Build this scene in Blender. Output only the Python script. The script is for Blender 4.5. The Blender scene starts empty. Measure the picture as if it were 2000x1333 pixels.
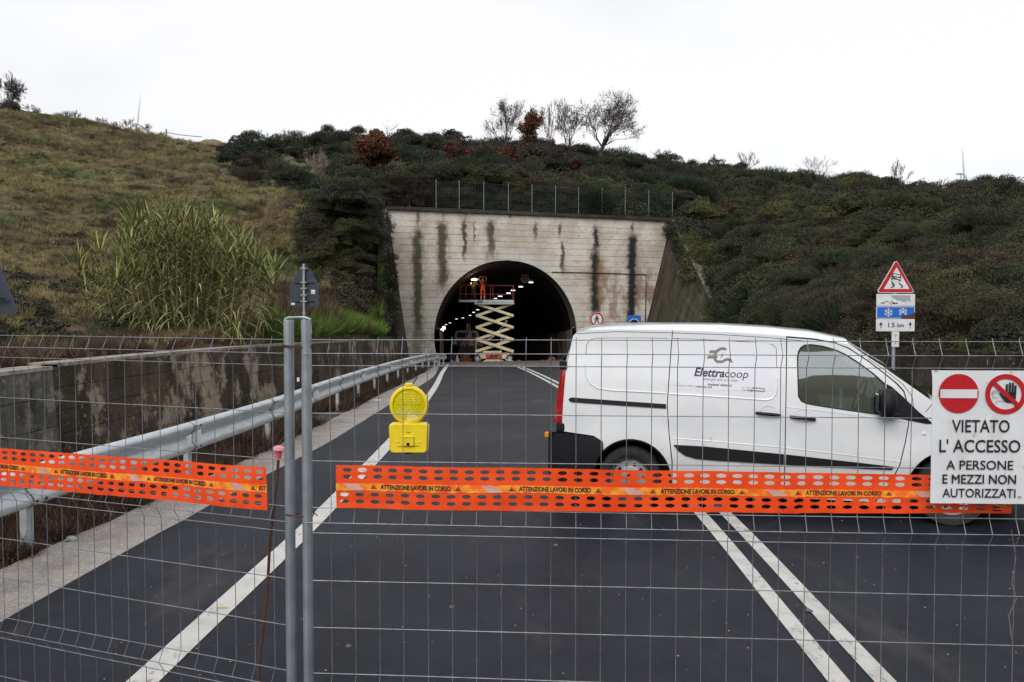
import bpy, bmesh, math, random
import numpy as np
from mathutils import Vector, Matrix, Euler, noise as mnoise
from mathutils.geometry import delaunay_2d_cdt
R = math.radians
rnd = random.Random(7)
rng = np.random.default_rng(11)
SC = bpy.context.scene
COL = SC.collection

# ------------------------------------------------------------------ camera
FPX = 1600.0
TH = math.atan(56.5/1600.0)
CH = 2.05
cam = bpy.data.cameras.new('camera'); camo = bpy.data.objects.new('camera', cam); COL.objects.link(camo)
camo.location = (0, 0, CH); camo.rotation_euler = (math.pi/2-TH, 0, 0)
cam.sensor_width = 36; cam.lens = 36*FPX/2000; cam.clip_start = .05; cam.clip_end = 9000
SC.camera = camo

# ------------------------------------------------------------------ world, sun, exposure
W = bpy.data.worlds.new('World'); SC.world = W; W.use_nodes = True
nt = W.node_tree; nt.nodes.clear()
def N(t, kind, **kw):
    n = t.nodes.new(kind)
    for k, v in kw.items(): setattr(n, k, v)
    return n
def L(t, a, b): t.links.new(a, b)
SUN_EL, SUN_AZ = 38.0, 205.0
sky = N(nt, 'ShaderNodeTexSky', sky_type='NISHITA', sun_disc=False)
sky.sun_elevation = R(SUN_EL); sky.sun_rotation = R(SUN_AZ); sky.air_density = 1.0; sky.dust_density = 3.0
hsv = N(nt, 'ShaderNodeHueSaturation'); hsv.inputs['Saturation'].default_value = .35
L(nt, sky.outputs[0], hsv.inputs['Color'])
tcw = N(nt, 'ShaderNodeTexCoord'); mp = N(nt, 'ShaderNodeMapping'); mp.inputs['Scale'].default_value = (1, 1, 2.2)
L(nt, tcw.outputs['Generated'], mp.inputs[0])
nz = N(nt, 'ShaderNodeTexNoise'); nz.inputs['Scale'].default_value = 1.6; nz.inputs['Detail'].default_value = 4
L(nt, mp.outputs[0], nz.inputs['Vector'])
cr = N(nt, 'ShaderNodeValToRGB')
cr.color_ramp.elements[0].position = .34; cr.color_ramp.elements[0].color = (.81, .845, .90, 1)
cr.color_ramp.elements[1].position = .58; cr.color_ramp.elements[1].color = (1.04, 1.04, 1.06, 1)
L(nt, nz.outputs['Fac'], cr.inputs[0])
vm = N(nt, 'ShaderNodeVectorMath', operation='SCALE'); vm.inputs['Scale'].default_value = 7.9
L(nt, cr.outputs[0], vm.inputs[0])
mx = N(nt, 'ShaderNodeMix', data_type='RGBA'); mx.inputs[0].default_value = .93
L(nt, hsv.outputs[0], mx.inputs[6]); L(nt, vm.outputs[0], mx.inputs[7])
bg = N(nt, 'ShaderNodeBackground'); bg.inputs['Strength'].default_value = .10
L(nt, mx.outputs[2], bg.inputs[0])
wo = N(nt, 'ShaderNodeOutputWorld'); L(nt, bg.outputs[0], wo.inputs[0])
sl = bpy.data.lights.new('sun', 'SUN'); sl.energy = 1.5; sl.angle = R(38); sl.color = (1, .97, .93)
so = bpy.data.objects.new('sun', sl); COL.objects.link(so)
# blender sky: rotation 0 = +Y, clockwise seen from above
d = Vector((math.sin(R(SUN_AZ))*math.cos(R(SUN_EL)), math.cos(R(SUN_AZ))*math.cos(R(SUN_EL)), math.sin(R(SUN_EL))))
so.rotation_euler = d.to_track_quat('Z', 'Y').to_euler(); so.location = (0, -20, 30)
SC.view_settings.view_transform = 'Standard'; SC.view_settings.look = 'None'
SC.view_settings.exposure = 0.33; SC.view_settings.gamma = 1; SC.view_settings.use_curve_mapping = False

# ------------------------------------------------------------------ helpers
def P(px, py, D):
    u = (px-1000)/FPX; v = (666.5-py)/FPX
    y = math.cos(TH)+v*math.sin(TH); z = -math.sin(TH)+v*math.cos(TH)
    t = D/y
    return Vector((u*t, D, CH+z*t))
def interp(x, pts):
    if x <= pts[0][0]:
        (a, b), (c, e) = pts[0], pts[1]
    elif x >= pts[-1][0]:
        (a, b), (c, e) = pts[-2], pts[-1]
    else:
        for i in range(len(pts)-1):
            if pts[i][0] <= x <= pts[i+1][0]:
                n = len(pts)
                p0 = pts[i-1] if i > 0 else None; p1 = pts[i]; p2 = pts[i+1]; p3 = pts[i+2] if i+2 < n else None
                h = p2[0]-p1[0]; t = (x-p1[0])/h
                s = (p2[1]-p1[1])/h
                m1 = s if p0 is None else ((p2[1]-p0[1])/(p2[0]-p0[0]))
                m2 = s if p3 is None else ((p3[1]-p1[1])/(p3[0]-p1[0]))
                return ((2*t**3-3*t*t+1)*p1[1]+(t**3-2*t*t+t)*h*m1+(-2*t**3+3*t*t)*p2[1]+(t**3-t*t)*h*m2)
    return b+(e-b)*(x-a)/(c-a)

class MB:
    def __init__(s): s.v = []; s.f = []; s.m = []
    def add(s, vs, fs, mi=0):
        o = len(s.v); s.v += [tuple(p) for p in vs]; s.f += [tuple(i+o for i in f) for f in fs]; s.m += [mi]*len(fs); return s
    def box(s, c, d, rot=None, mi=0, bev=0):
        x, y, z = d[0]/2, d[1]/2, d[2]/2
        if bev <= 0:
            vs = [(-x,-y,-z),(x,-y,-z),(x,y,-z),(-x,y,-z),(-x,-y,z),(x,-y,z),(x,y,z),(-x,y,z)]
            fs = [(0,3,2,1),(4,5,6,7),(0,1,5,4),(1,2,6,5),(2,3,7,6),(3,0,4,7)]
        else:
            b = bev; vs = []
            for sx in (-1,1):
                for sy in (-1,1):
                    for sz in (-1,1):
                        vs += [(sx*(x-b),sy*(y-b),sz*z),(sx*(x-b),sy*y,sz*(z-b)),(sx*x,sy*(y-b),sz*(z-b))]
            bm = bmesh.new(); [bm.verts.new(p) for p in vs]
            bmesh.ops.convex_hull(bm, input=bm.verts); bm.verts.index_update()
            vs = [tuple(q.co) for q in bm.verts]; fs = [tuple(q.index for q in f.verts) for f in bm.faces]; bm.free()
        M = Matrix.Translation(Vector(c))
        if rot is not None: M = M @ (rot if isinstance(rot, Matrix) else Euler(rot).to_matrix().to_4x4())
        return s.add([M @ Vector(p) for p in vs], fs, mi)
    def tube(s, pts, r, n=6, cap=True, mi=0, closed=False):
        pts = [Vector(p) for p in pts]; rs = r if isinstance(r, (list, tuple)) else [r]*len(pts)
        vs = []; fs = []; k = len(pts); up = None
        for i, p in enumerate(pts):
            if closed: t = pts[(i+1) % k]-pts[i-1]
            else: t = pts[min(i+1, k-1)]-pts[max(i-1, 0)]
            if t.length < 1e-9: t = Vector((0,0,1))
            t.normalize()
            if up is None:
                up = Vector((0,0,1)) if abs(t.z) < .9 else Vector((1,0,0))
            a = t.cross(up)
            if a.length < 1e-6: a = t.cross(Vector((0,1,0.01)))
            a.normalize(); b = a.cross(t).normalized(); up = b
            for j in range(n):
                q = 2*math.pi*j/n; vs.append(p+a*math.cos(q)*rs[i]+b*math.sin(q)*rs[i])
        for i in range(k-1 if not closed else k):
            for j in range(n):
                a0 = i*n+j; a1 = i*n+(j+1) % n; b0 = ((i+1) % k)*n+j; b1 = ((i+1) % k)*n+(j+1) % n
                fs.append((a0, a1, b1, b0))
        if cap and not closed: fs.append(tuple(range(n-1,-1,-1))); fs.append(tuple((k-1)*n+j for j in range(n)))
        return s.add(vs, fs, mi)
    def lathe(s, prof, M, n=24, mi=0):     # prof: (radius, axial)
        vs = []; fs = []
        for (r_, a) in prof:
            for j in range(n):
                q = 2*math.pi*j/n; vs.append(M @ Vector((r_*math.cos(q), r_*math.sin(q), a)))
        for i in range(len(prof)-1):
            for j in range(n):
                fs.append((i*n+j, i*n+(j+1) % n, (i+1)*n+(j+1) % n, (i+1)*n+j))
        return s.add(vs, fs, mi)
    def prism(s, poly, M, t, mi=0):        # poly in local xy, extruded along z by t
        n = len(poly)
        vs = [M @ Vector((p[0], p[1], 0)) for p in poly]+[M @ Vector((p[0], p[1], t)) for p in poly]
        fs = [tuple(range(n-1,-1,-1)), tuple(range(n, 2*n))]+[(i, (i+1) % n, n+(i+1) % n, n+i) for i in range(n)]
        return s.add(vs, fs, mi)
    def grid(s, rows, mi=0, flip=False):
        n = len(rows[0]); vs = [p for r_ in rows for p in r_]; fs = []
        for i in range(len(rows)-1):
            for j in range(n-1):
                q = (i*n+j, i*n+j+1, (i+1)*n+j+1, (i+1)*n+j); fs.append(q[::-1] if flip else q)
        return s.add(vs, fs, mi)
def tag(o, label=None, cat=None, group=None, kind=None):
    for k, v in (('label', label), ('category', cat), ('group', group), ('kind', kind)):
        if v: o[k] = v
    return o
def obj(name, mb, mats, parent=None, smooth=False, world=False, angle=35):
    me = bpy.data.meshes.new(name)
    vs = mb.v
    if parent is not None and world:
        I = parent_matrix(parent).inverted(); vs = [tuple(I @ Vector(p)) for p in vs]
    me.from_pydata(vs, [], mb.f)
    mats = mats if isinstance(mats, (list, tuple)) else [mats]
    for m in mats: me.materials.append(m)
    if len(mats) > 1: me.polygons.foreach_set('material_index', mb.m)
    if smooth:
        me.polygons.foreach_set('use_smooth', [True]*len(me.polygons))
        try: me.set_sharp_from_angle(angle=R(angle))
        except Exception: pass
    me.update()
    o = bpy.data.objects.new(name, me); COL.objects.link(o)
    if parent is not None: o.parent = parent
    return o
def parent_matrix(o):
    M = Matrix.LocRotScale(o.location, o.rotation_euler, o.scale)
    return parent_matrix(o.parent) @ M if o.parent else M
def thing(name, label, cat, loc=(0,0,0), rz=0, group=None):
    o = bpy.data.objects.new(name, None); COL.objects.link(o); o.location = loc
    o.rotation_euler = (rz if isinstance(rz, (tuple, list)) else (0, 0, rz)); o.empty_display_size = .2
    return tag(o, label, cat, group)
def share(src, name, parent, loc=(0,0,0), rz=0):
    o = bpy.data.objects.new(name, src.data); COL.objects.link(o); o.parent = parent; o.location = loc; o.rotation_euler = (0,0,rz); return o
def copy_tree(o, parent=None):
    c = o.copy(); COL.objects.link(c); c.parent = parent
    for ch in list(o.children): copy_tree(ch, c)
    return c
_fc = {}
def text_geo(s, size=1, shear=0, bold=0, sx=1, align='CENTER', gap=1.0):
    key = (s, size, shear, bold, sx, align, gap)
    if key in _fc: return _fc[key]
    cu = bpy.data.curves.new('t', 'FONT'); cu.body = s; cu.size = size; cu.shear = shear; cu.offset = bold
    cu.align_x = align; cu.align_y = 'CENTER'; cu.resolution_u = 3; cu.space_character = gap; cu.fill_mode = 'FRONT'
    o = bpy.data.objects.new('t', cu); COL.objects.link(o)
    dg = bpy.context.evaluated_depsgraph_get(); dg.update(); ev = o.evaluated_get(dg); me = ev.to_mesh()
    vs = [(v.co.x*sx, v.co.y) for v in me.vertices]; fs = [tuple(p.vertices) for p in me.polygons]
    ev.to_mesh_clear(); bpy.data.objects.remove(o); bpy.data.curves.remove(cu)
    _fc[key] = (vs, fs); return vs, fs
def put_text(mb, s, M, mi=0, **kw):
    vs, fs = text_geo(s, **kw); mb.add([M @ Vector((x, y, 0)) for x, y in vs], fs, mi); return mb
def frame(o, xd, zd):      # matrix whose local x = xd, y = zd, z = toward viewer
    x = Vector(xd).normalized(); y = Vector(zd).normalized(); z = x.cross(y)
    M = Matrix((x, y, z)).transposed().to_4x4(); M.translation = Vector(o); return M
def inpoly(x, y, poly):
    c = False; n = len(poly); j = n-1
    for i in range(n):
        xi, yi = poly[i]; xj, yj = poly[j]
        if (yi > y) != (yj > y) and x < (xj-xi)*(y-yi)/(yj-yi)+xi: c = not c
        j = i
    return c
def cdt(outer, holes=(), step=None):
    vs = [Vector(p) for p in outer]; es = [(i, (i+1) % len(outer)) for i in range(len(outer))]
    for h in holes:
        o = len(vs); vs += [Vector(p) for p in h]; es += [(o+i, o+(i+1) % len(h)) for i in range(len(h))]
    if step:
        xs = [p[0] for p in outer]; ys = [p[1] for p in outer]
        nx = int((max(xs)-min(xs))/step); ny = int((max(ys)-min(ys))/step)
        for i in range(1, nx+1):
            for j in range(1, ny+1):
                x = min(xs)+i*step; y = min(ys)+j*step
                if inpoly(x, y, outer) and not any(inpoly(x, y, h) for h in holes): vs.append(Vector((x, y)))
    v2, e2, f2, *_ = delaunay_2d_cdt(vs, es, [], 0, 1e-5)
    out = []
    for f in f2:
        cx = sum(v2[i][0] for i in f)/3; cy = sum(v2[i][1] for i in f)/3
        if inpoly(cx, cy, outer) and not any(inpoly(cx, cy, h) for h in holes): out.append(tuple(f))
    return [tuple(p) for p in v2], out
def resamp(pts, step, closed=True):
    out = []; n = len(pts)
    for i in range(n if closed else n-1):
        a = Vector(pts[i]); b = Vector(pts[(i+1) % n]); k = max(1, int((b-a).length/step))
        for j in range(k): out.append(tuple(a+(b-a)*(j/k)))
    if not closed: out.append(tuple(pts[-1]))
    return out
def ell(cx, cy, a, b, n=14): return [(cx+a*math.cos(2*math.pi*i/n), cy+b*math.sin(2*math.pi*i/n)) for i in range(n)]
def rrect(x0, y0, x1, y1, r, n=5):
    o = []
    for (cx, cy, a) in ((x1-r, y0+r, -90), (x1-r, y1-r, 0), (x0+r, y1-r, 90), (x0+r, y0+r, 180)):
        for i in range(n+1):
            q = R(a+90*i/n); o.append((cx+r*math.cos(q), cy+r*math.sin(q)))
    return o

# ------------------------------------------------------------------ materials
def mat(name, col, rough=.7, metal=0, col2=None, scale=6, detail=6, lo=.35, hi=.65, bump=0, bscale=40, spec=.5, coat=0, stretch=(1,1,1), world=True):
    m = bpy.data.materials.new(name); m.use_nodes = True; t = m.node_tree; b = t.nodes['Principled BSDF']
    b.inputs['Roughness'].default_value = rough; b.inputs['Metallic'].default_value = metal
    b.inputs['Specular IOR Level'].default_value = spec; b.inputs['Coat Weight'].default_value = coat
    b.inputs['Base Color'].default_value = (*col, 1)
    if col2 is None: col2 = tuple(c*.82 for c in col)
    if world: vec = N(t, 'ShaderNodeNewGeometry').outputs['Position']
    else: vec = N(t, 'ShaderNodeTexCoord').outputs['Object']
    mpn = N(t, 'ShaderNodeMapping'); mpn.inputs['Scale'].default_value = stretch; L(t, vec, mpn.inputs[0]); vec = mpn.outputs[0]
    n = N(t, 'ShaderNodeTexNoise'); n.inputs['Scale'].default_value = scale; n.inputs['Detail'].default_value = detail; n.inputs['Roughness'].default_value = .62
    L(t, vec, n.inputs['Vector'])
    r_ = N(t, 'ShaderNodeValToRGB'); r_.color_ramp.elements[0].position = lo; r_.color_ramp.elements[1].position = hi
    r_.color_ramp.elements[0].color = (*col2, 1); r_.color_ramp.elements[1].color = (*col, 1)
    L(t, n.outputs['Fac'], r_.inputs[0]); L(t, r_.outputs[0], b.inputs['Base Color'])
    if bump:
        n2 = N(t, 'ShaderNodeTexNoise'); n2.inputs['Scale'].default_value = bscale; n2.inputs['Detail'].default_value = 5; L(t, vec, n2.inputs['Vector'])
        bp = N(t, 'ShaderNodeBump'); bp.inputs['Strength'].default_value = bump; bp.inputs['Distance'].default_value = .02
        L(t, n2.outputs['Fac'], bp.inputs['Height']); L(t, bp.outputs[0], b.inputs['Normal'])
    return m
class NB:       # tiny node-math builder
    def __init__(s, m): s.t = m.node_tree; s.b = s.t.nodes['Principled BSDF']
    def val(s, x): return x
    def _in(s, sock, x):
        if isinstance(x, (int, float)): sock.default_value = x
        else: s.t.links.new(x, sock)
    def m(s, op, a, b=0, c=None, clamp=False):
        n = s.t.nodes.new('ShaderNodeMath'); n.operation = op; n.use_clamp = clamp; s._in(n.inputs[0], a); s._in(n.inputs[1], b)
        if c is not None: s._in(n.inputs[2], c)
        return n.outputs[0]
    def ss(s, x, a, b):     # smooth ramp a->b
        n = s.t.nodes.new('ShaderNodeMapRange'); n.interpolation_type = 'SMOOTHSTEP'
        s._in(n.inputs[0], x); n.inputs[1].default_value = a; n.inputs[2].default_value = b; return n.outputs[0]
    def noise(s, scale, detail=5, stretch=(1,1,1), rough=.6, vec=None):
        if vec is None: vec = s.pos()
        mp_ = s.t.nodes.new('ShaderNodeMapping'); mp_.inputs['Scale'].default_value = stretch; s.t.links.new(vec, mp_.inputs[0])
        n = s.t.nodes.new('ShaderNodeTexNoise'); n.inputs['Scale'].default_value = scale; n.inputs['Detail'].default_value = detail
        n.inputs['Roughness'].default_value = rough; s.t.links.new(mp_.outputs[0], n.inputs['Vector']); return n.outputs['Fac']
    def pos(s):
        if not hasattr(s, '_p'): s._p = s.t.nodes.new('ShaderNodeNewGeometry').outputs['Position']
        return s._p
    def xyz(s):
        n = s.t.nodes.new('ShaderNodeSeparateXYZ'); s.t.links.new(s.pos(), n.inputs[0]); return n.outputs
    def mix(s, f, a, b):
        n = s.t.nodes.new('ShaderNodeMix'); n.data_type = 'RGBA'; s._in(n.inputs[0], f)
        for k, x in ((6, a), (7, b)):
            if isinstance(x, tuple): n.inputs[k].default_value = (*x, 1)
            else: s.t.links.new(x, n.inputs[k])
        return n.outputs[2]
    def bump(s, h, st=.4, dist=.02):
        n = s.t.nodes.new('ShaderNodeBump'); n.inputs['Strength'].default_value = st; n.inputs['Distance'].default_value = dist
        s.t.links.new(h, n.inputs['Height']); s.t.links.new(n.outputs[0], s.b.inputs['Normal'])
    def color(s, c): s.t.links.new(c, s.b.inputs['Base Color'])
def newmat(name, rough=.8, metal=0, spec=.4):
    m = bpy.data.materials.new(name); m.use_nodes = True; b = m.node_tree.nodes['Principled BSDF']
    b.inputs['Roughness'].default_value = rough; b.inputs['Metallic'].default_value = metal; b.inputs['Specular IOR Level'].default_value = spec
    return m
M = {}
def asphalt():
    m = newmat('asphalt', .72, 0, .09); n = NB(m)
    big = n.ss(n.noise(.35, 4), .35, .65); fine = n.ss(n.noise(260, 2), .58, .8)
    c = n.mix(big, (.0085, .0098, .0165), (.0150, .0168, .0255))
    c = n.mix(fine, c, (.075, .075, .078)); c = n.mix(n.ss(n.noise(75, 3), .70, .78), c, (.11, .105, .09))
    Xa = n.xyz()[0]; trk = n.m('MULTIPLY', n.ss(n.m('ABSOLUTE', n.m('SUBTRACT', n.m('ABSOLUTE', n.m('ADD', n.m('ADD', Xa, .05), n.m('MULTIPLY', n.noise(.15, 2), .5))), .75)), .38, .05), .35); c = n.mix(trk, c, (.012, .0125, .016))
    tr = n.ss(n.noise(1.1, 6, (1, .35, 1)), .62, .74); c = n.mix(n.m('MULTIPLY', tr, .3), c, (.055, .053, .05))
    mot = n.ss(n.noise(7, 7, (1, .6, 1), .7), .38, .66); c = n.mix(n.m('MULTIPLY', mot, .35), c, (.030, .0305, .036))
    dust = n.m('MULTIPLY', n.ss(n.noise(.8, 7, (1.2, .35, 1), .7), .54, .70), .75); c = n.mix(dust, c, (.048, .047, .048))
    n.color(c); n.bump(n.noise(140, 3), .3, .006)
    n._in(n.b.inputs['Roughness'], n.m('ADD', n.m('MULTIPLY', n.noise(.6, 5), .22), .36)); return m
M['asphalt'] = asphalt()
def old_asphalt():
    m = newmat('old_asphalt', .85); n = NB(m)
    c = n.mix(n.ss(n.noise(.8, 6), .3, .7), (.095, .08, .07), (.16, .135, .12)); n.color(c); n.bump(n.noise(60, 4), .4, .01); return m
M['old_asphalt'] = old_asphalt()
def shoulder():
    m = newmat('shoulder_concrete', .9); n = NB(m)
    v = m.node_tree.nodes.new('ShaderNodeTexVoronoi'); v.inputs['Scale'].default_value = 60; L(m.node_tree, n.pos(), v.inputs['Vector'])
    c = n.mix(n.ss(n.noise(2.5, 6), .3, .7), (.23, .205, .185), (.34, .31, .285))
    c = n.mix(n.ss(v.outputs['Color'], .5, 1.0), c, (.44, .41, .38))
    c = n.mix(n.ss(n.noise(90, 2), .58, .7), c, (.13, .11, .10))
    n.color(c); n.bump(n.noise(80, 4), .6, .012); return m
M['shoulder'] = shoulder()
M['soil'] = mat('soil', (.085, .06, .045), .95, 0, (.035, .028, .02), 3, 8, bump=.8, bscale=25)
def paint_line():
    m = newmat('road_paint', .6); n = NB(m)
    c = n.mix(n.ss(n.noise(5, 8), .30, .6), (.44, .425, .40), (.55, .54, .515))
    c = n.mix(n.m('MULTIPLY', n.ss(n.noise(70, 4), .62, .74), .6), c, (.18, .175, .17))
    c = n.mix(n.m('MULTIPLY', n.m('MULTIPLY', n.ss(n.noise(22, 7, (1, .5, 1), .7), .55, .63), n.ss(n.noise(.9, 3), .40, .60)), .8), c, (.07, .07, .075))
    n.color(c); n.bump(n.noise(150, 3), .3, .005); return m
M['line'] = paint_line()
M['galv'] = mat('galvanised_steel', (.47, .51, .55), .42, .75, (.33, .37, .41), 9, 6, bump=.05, bscale=60)
M['wire'] = mat('fence_wire', (.27, .28, .30), .5, .6, (.16, .165, .18), 20, 4)
M['rail'] = mat('guardrail_steel', (.60, .64, .66), .5, .45, (.44, .48, .50), 4, 8, stretch=(1,1,4))
M['rust'] = mat('rusty_iron', (.12, .045, .025), .9, 0, (.05, .022, .015), 30, 6, bump=.5, bscale=90)
M['white'] = mat('white_reflector', (.75, .75, .75), .4)
M['black'] = mat('black_plastic', (.0075, .008, .011), .55, 0, (.005, .0055, .008), 8, bump=.05, bscale=200, spec=.3)
M['rubber'] = mat('tyre_rubber', (.025, .025, .026), .8, 0, (.014, .014, .015), 12, bump=.2)
M['darkmetal'] = mat('dark_metal', (.05, .05, .055), .5, .4)
M['signback'] = mat('sign_back_paint', (.030, .040, .062), .55, 0, (.022, .03, .05), 5)
M['red'] = mat('sign_red', (.52, .012, .018), .42, 0, (.42, .01, .015), 9)
M['signwhite'] = mat('sign_white', (.72, .73, .75), .45, 0, (.62, .63, .64), 7, 8)
M['signblack'] = mat('sign_black', (.012, .012, .016), .55)
M['signblue'] = mat('sign_blue', (.015, .15, .62), .45, 0, (.012, .12, .5), 8)
M['signgrey'] = mat('sign_peeled_grey', (.36, .38, .44), .6)
M['signbrown'] = mat('sign_rust_brown', (.09, .035, .025), .8)

# ------------------------------------------------------------------ road geometry
XC = [(-60, -.5), (-20, 1.1), (0, 1.80), (4.54, 1.93), (8.46, 2.04), (15, 1.98), (24.65, 1.60), (35.2, .95), (44.9, .36), (57, -.45), (67, -1.15), (80, -2.5), (100, -5.3), (128, -9.9), (155, -14.5), (214, -26), (260, -36)]
ZR = [(-60, 0), (0, 0), (10, -.01), (17, -.10), (24.65, -.28), (35.2, -.58), (44.9, -.95), (57, -1.48), (67, -2.02), (80, -2.7), (100, -3.7), (260, -11.7)]
xc = lambda D: interp(D, XC)
zr = lambda D: interp(D, ZR)
XEDGE = [(-60, -3.7), (0, -3.48), (5.4, -3.36), (8.5, -3.20), (11.4, -3.02), (13.3, -2.92), (19.4, -2.90), (29, -2.98), (33, -3.12), (40, -3.62), (50, -4.35), (57, -4.9)]
XSH = [(-60, -4.6), (0, -4.3), (6.5, -4.08), (10, -3.82), (14.7, -3.62), (20.6, -3.62), (33, -3.80), (45, -4.35), (57, -5.4)]
XRAIL = [(-30, -4.8), (0, -4.35), (5, -4.12), (7.5, -3.97), (9.5, -3.77), (12.5, -3.63), (15, -3.68), (17.5, -3.74), (23, -3.86), (29, -3.97), (35, -4.0), (41, -4.02), (46, -3.98), (51, -4.0)]
XWALL = [(-30, -5.9), (0, -5.55), (10, -5.5), (20, -5.5), (30, -5.6), (38, -5.85), (46, -6.25)]
XRW = [(-30, 8.2), (0, 7.7), (16, 7.6), (24, 8.4), (34, 10.0), (48, 11.9)]
Ds = [-60, -40, -25, -15, -8, -4]+[i*.5 for i in range(-4, 40)]+[20+i for i in range(0, 38)]
def strip(fl, fr, dz, D0, D1, step=None, nx=1, jag=0):
    mb = MB(); rows = []
    ds = [d_ for d_ in Ds if D0 < d_ < D1]; ds = [D0]+ds+[D1]
    if jag: ds = sorted(set([D0, D1]+[D0+i*.12 for i in range(int(min(30, D1-D0)/.12))]+ds))
    for D in ds:
        a = fl(D); b = fr(D)
        if jag: a += (mnoise.noise(Vector((0, D*1.3, 3)))*.5+mnoise.noise(Vector((0, D*5, 9)))*.3)*jag
        rows.append([(a+(b-a)*i/nx, D, zr(D)+dz) for i in range(nx+1)])
    return mb.grid(rows)
tag(obj('roadside_ground', strip(lambda D: interp(D, XWALL)-.4, lambda D: interp(D, XRW)+.5, -.03, -60, 57.5, nx=4), M['soil']), kind='structure')
tag(obj('road_shoulder', strip(lambda D: interp(D, XSH), lambda D: interp(D, XEDGE)+.3, -.004, -60, 57, jag=.10), M['shoulder']), kind='structure')
tag(obj('road', strip(lambda D: interp(D, XEDGE), lambda D: xc(D)+5.3, .012, -60, 45.2, jag=.035), M['asphalt']), kind='structure')
tag(obj('old_road', strip(lambda D: interp(D, XEDGE)-.1, lambda D: min(xc(D)+5.3, 6.3), .004, 45.0, 57, nx=2), M['old_asphalt']), kind='structure')
gm = MB(); gm.add([(-3500, -3500, -.35), (3500, -3500, -.35), (3500, -58, -.35), (-3500, -58, -.35)], [(0,1,2,3)])
gm.add([(-3500, -58, -.35), (-200, -58, -.35), (-200, 5000, -22), (-3500, 5000, -22)], [(0,1,2,3)])
gm.add([(200, -58, -.35), (3500, -58, -.35), (3500, 5000, -22), (200, 5000, -22)], [(0,1,2,3)])
gm.add([(-200, 250, -22), (200, 250, -22), (200, 5000, -22.0), (-200, 5000, -22.0)], [(0,1,2,3)])
gm.add([(-200, -58, -.35), (-6.3, -58, -.35), (-6.3, 6, -.35), (-200, 6, -.35)], [(0,1,2,3)])
gm.add([(8.7, -58, -.35), (200, -58, -.35), (200, 6, -.35), (8.7, 6, -.35)], [(0,1,2,3)])
M['fieldgreen'] = mat('far_grass', (.05, .065, .022), .95, 0, (.06, .045, .025), .4, 8)
tag(obj('ground', gm, M['fieldgreen']), kind='structure')
def line(name, off, w, D0, D1, label):
    o = obj(name, strip(lambda D: xc(D)+off-w/2, lambda D: xc(D)+off+w/2, .017, D0, D1), M['line']); tag(o, kind='structure')
line('edge_line', -3.96, .18, -60, 50, '')
line('centre_line', -.128, .122, -60, 47, '')
line('centre_line', .128, .122, -60, 47, '')
line('edge_line', 3.9, .2, -60, 45, '')

# tunnel floor & lining
def portalY(X): return 59.35+.344*X
TR = 5.45
def tun_pt(D, u, h):     # u lateral (metres in portal plane), h height above road
    k = min(1, max(0, (D-58)/18)); X = (xc(D)+.3)*k-.31*(1-k)+(u*1.006)*(.9456+.0544*k)
    sh = .344*(1-k)+(-(xc(D+1)-xc(D-1))/2)*(-1)*0
    hx = (xc(D+1)-xc(D-1))/2
    if D <= 58: return Vector((X, portalY(X)+.02, zr(58)+h))
    Y = D+u*(.344*(1-k))-u*k*hx*1.0
    return Vector((X, max(Y, portalY(X)+.03), zr(D)+h))
prof = []
HC = 1.84
a0 = math.asin(HC/TR)
for i in range(29):
    q = math.pi+a0-(math.pi+2*a0)*i/28; prof.append((TR*math.cos(q), HC+TR*math.sin(q)))
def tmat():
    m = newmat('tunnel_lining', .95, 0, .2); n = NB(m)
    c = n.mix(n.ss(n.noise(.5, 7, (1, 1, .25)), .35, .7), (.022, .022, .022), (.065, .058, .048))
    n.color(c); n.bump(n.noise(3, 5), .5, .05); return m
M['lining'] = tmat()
def tlow():
    m = newmat('tunnel_lower_wall', .9, 0, .3); n = NB(m)
    c = n.mix(n.ss(n.noise(1.6, 7, (1, 1, .12)), .38, .66), (.18, .145, .095), (.46, .37, .25))
    c = n.mix(n.ss(n.noise(.5, 3), .45, .7), c, (.06, .058, .052))
    n.color(c); n.bump(n.noise(5, 5), .5, .03); return m
M['lower'] = tlow()
M['kerb'] = mat('kerb_concrete', (.16, .14, .12), .9, 0, (.07, .06, .05), 2)
tds = [58, 60, 62.5, 65, 68, 71, 74, 78, 84, 90, 98, 106, 115, 125, 135, 145, 160, 175, 190, 210, 230, 250]
tun = thing('tunnel', 'black sooty road tunnel bore curving left behind the concrete portal', 'tunnel', (-.3, 59, -1.5))
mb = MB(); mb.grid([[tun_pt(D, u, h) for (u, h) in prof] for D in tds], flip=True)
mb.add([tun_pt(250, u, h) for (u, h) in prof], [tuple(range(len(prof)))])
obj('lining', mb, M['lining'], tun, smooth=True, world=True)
for s in (-1, 1):       # lower wall panels, 2.4 m high, proud of the lining
    for i in range(len(tds)-1):
        D0, D1 = tds[i]+(0 if i else .3), tds[i+1]-.04
        if D1 > 170: break
        mb = MB(); e = 5.02
        rows = [[tun_pt(D, s*(e+dx), h) for (dx, h) in ((-.0, 0.02), (-.02, 2.45), (.20, 2.5))] for D in (D0, (D0+D1)/2, D1)]
        mb.grid(rows, flip=(s < 0)); obj('lower_wall_panel', mb, M['lower'], tun, world=True)
    mb = MB(); mb.grid([[tun_pt(D, s*(5.0-dx), h) for (dx, h) in ((0, .22), (.7, .20), (.72, .01))] for D in tds], flip=(s < 0))
    obj('kerb', mb, M['kerb'], tun, world=True)
mb = MB(); mb.grid([[tun_pt(D, u, .005) for u in (-5.3, -2, 0, 2, 5.3)] for D in tds])
fl_ = obj('tunnel_floor', mb, M['old_asphalt'], None); tag(fl_, kind='structure')
mb = MB(); rows = []
for i in range(2): pass
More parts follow.
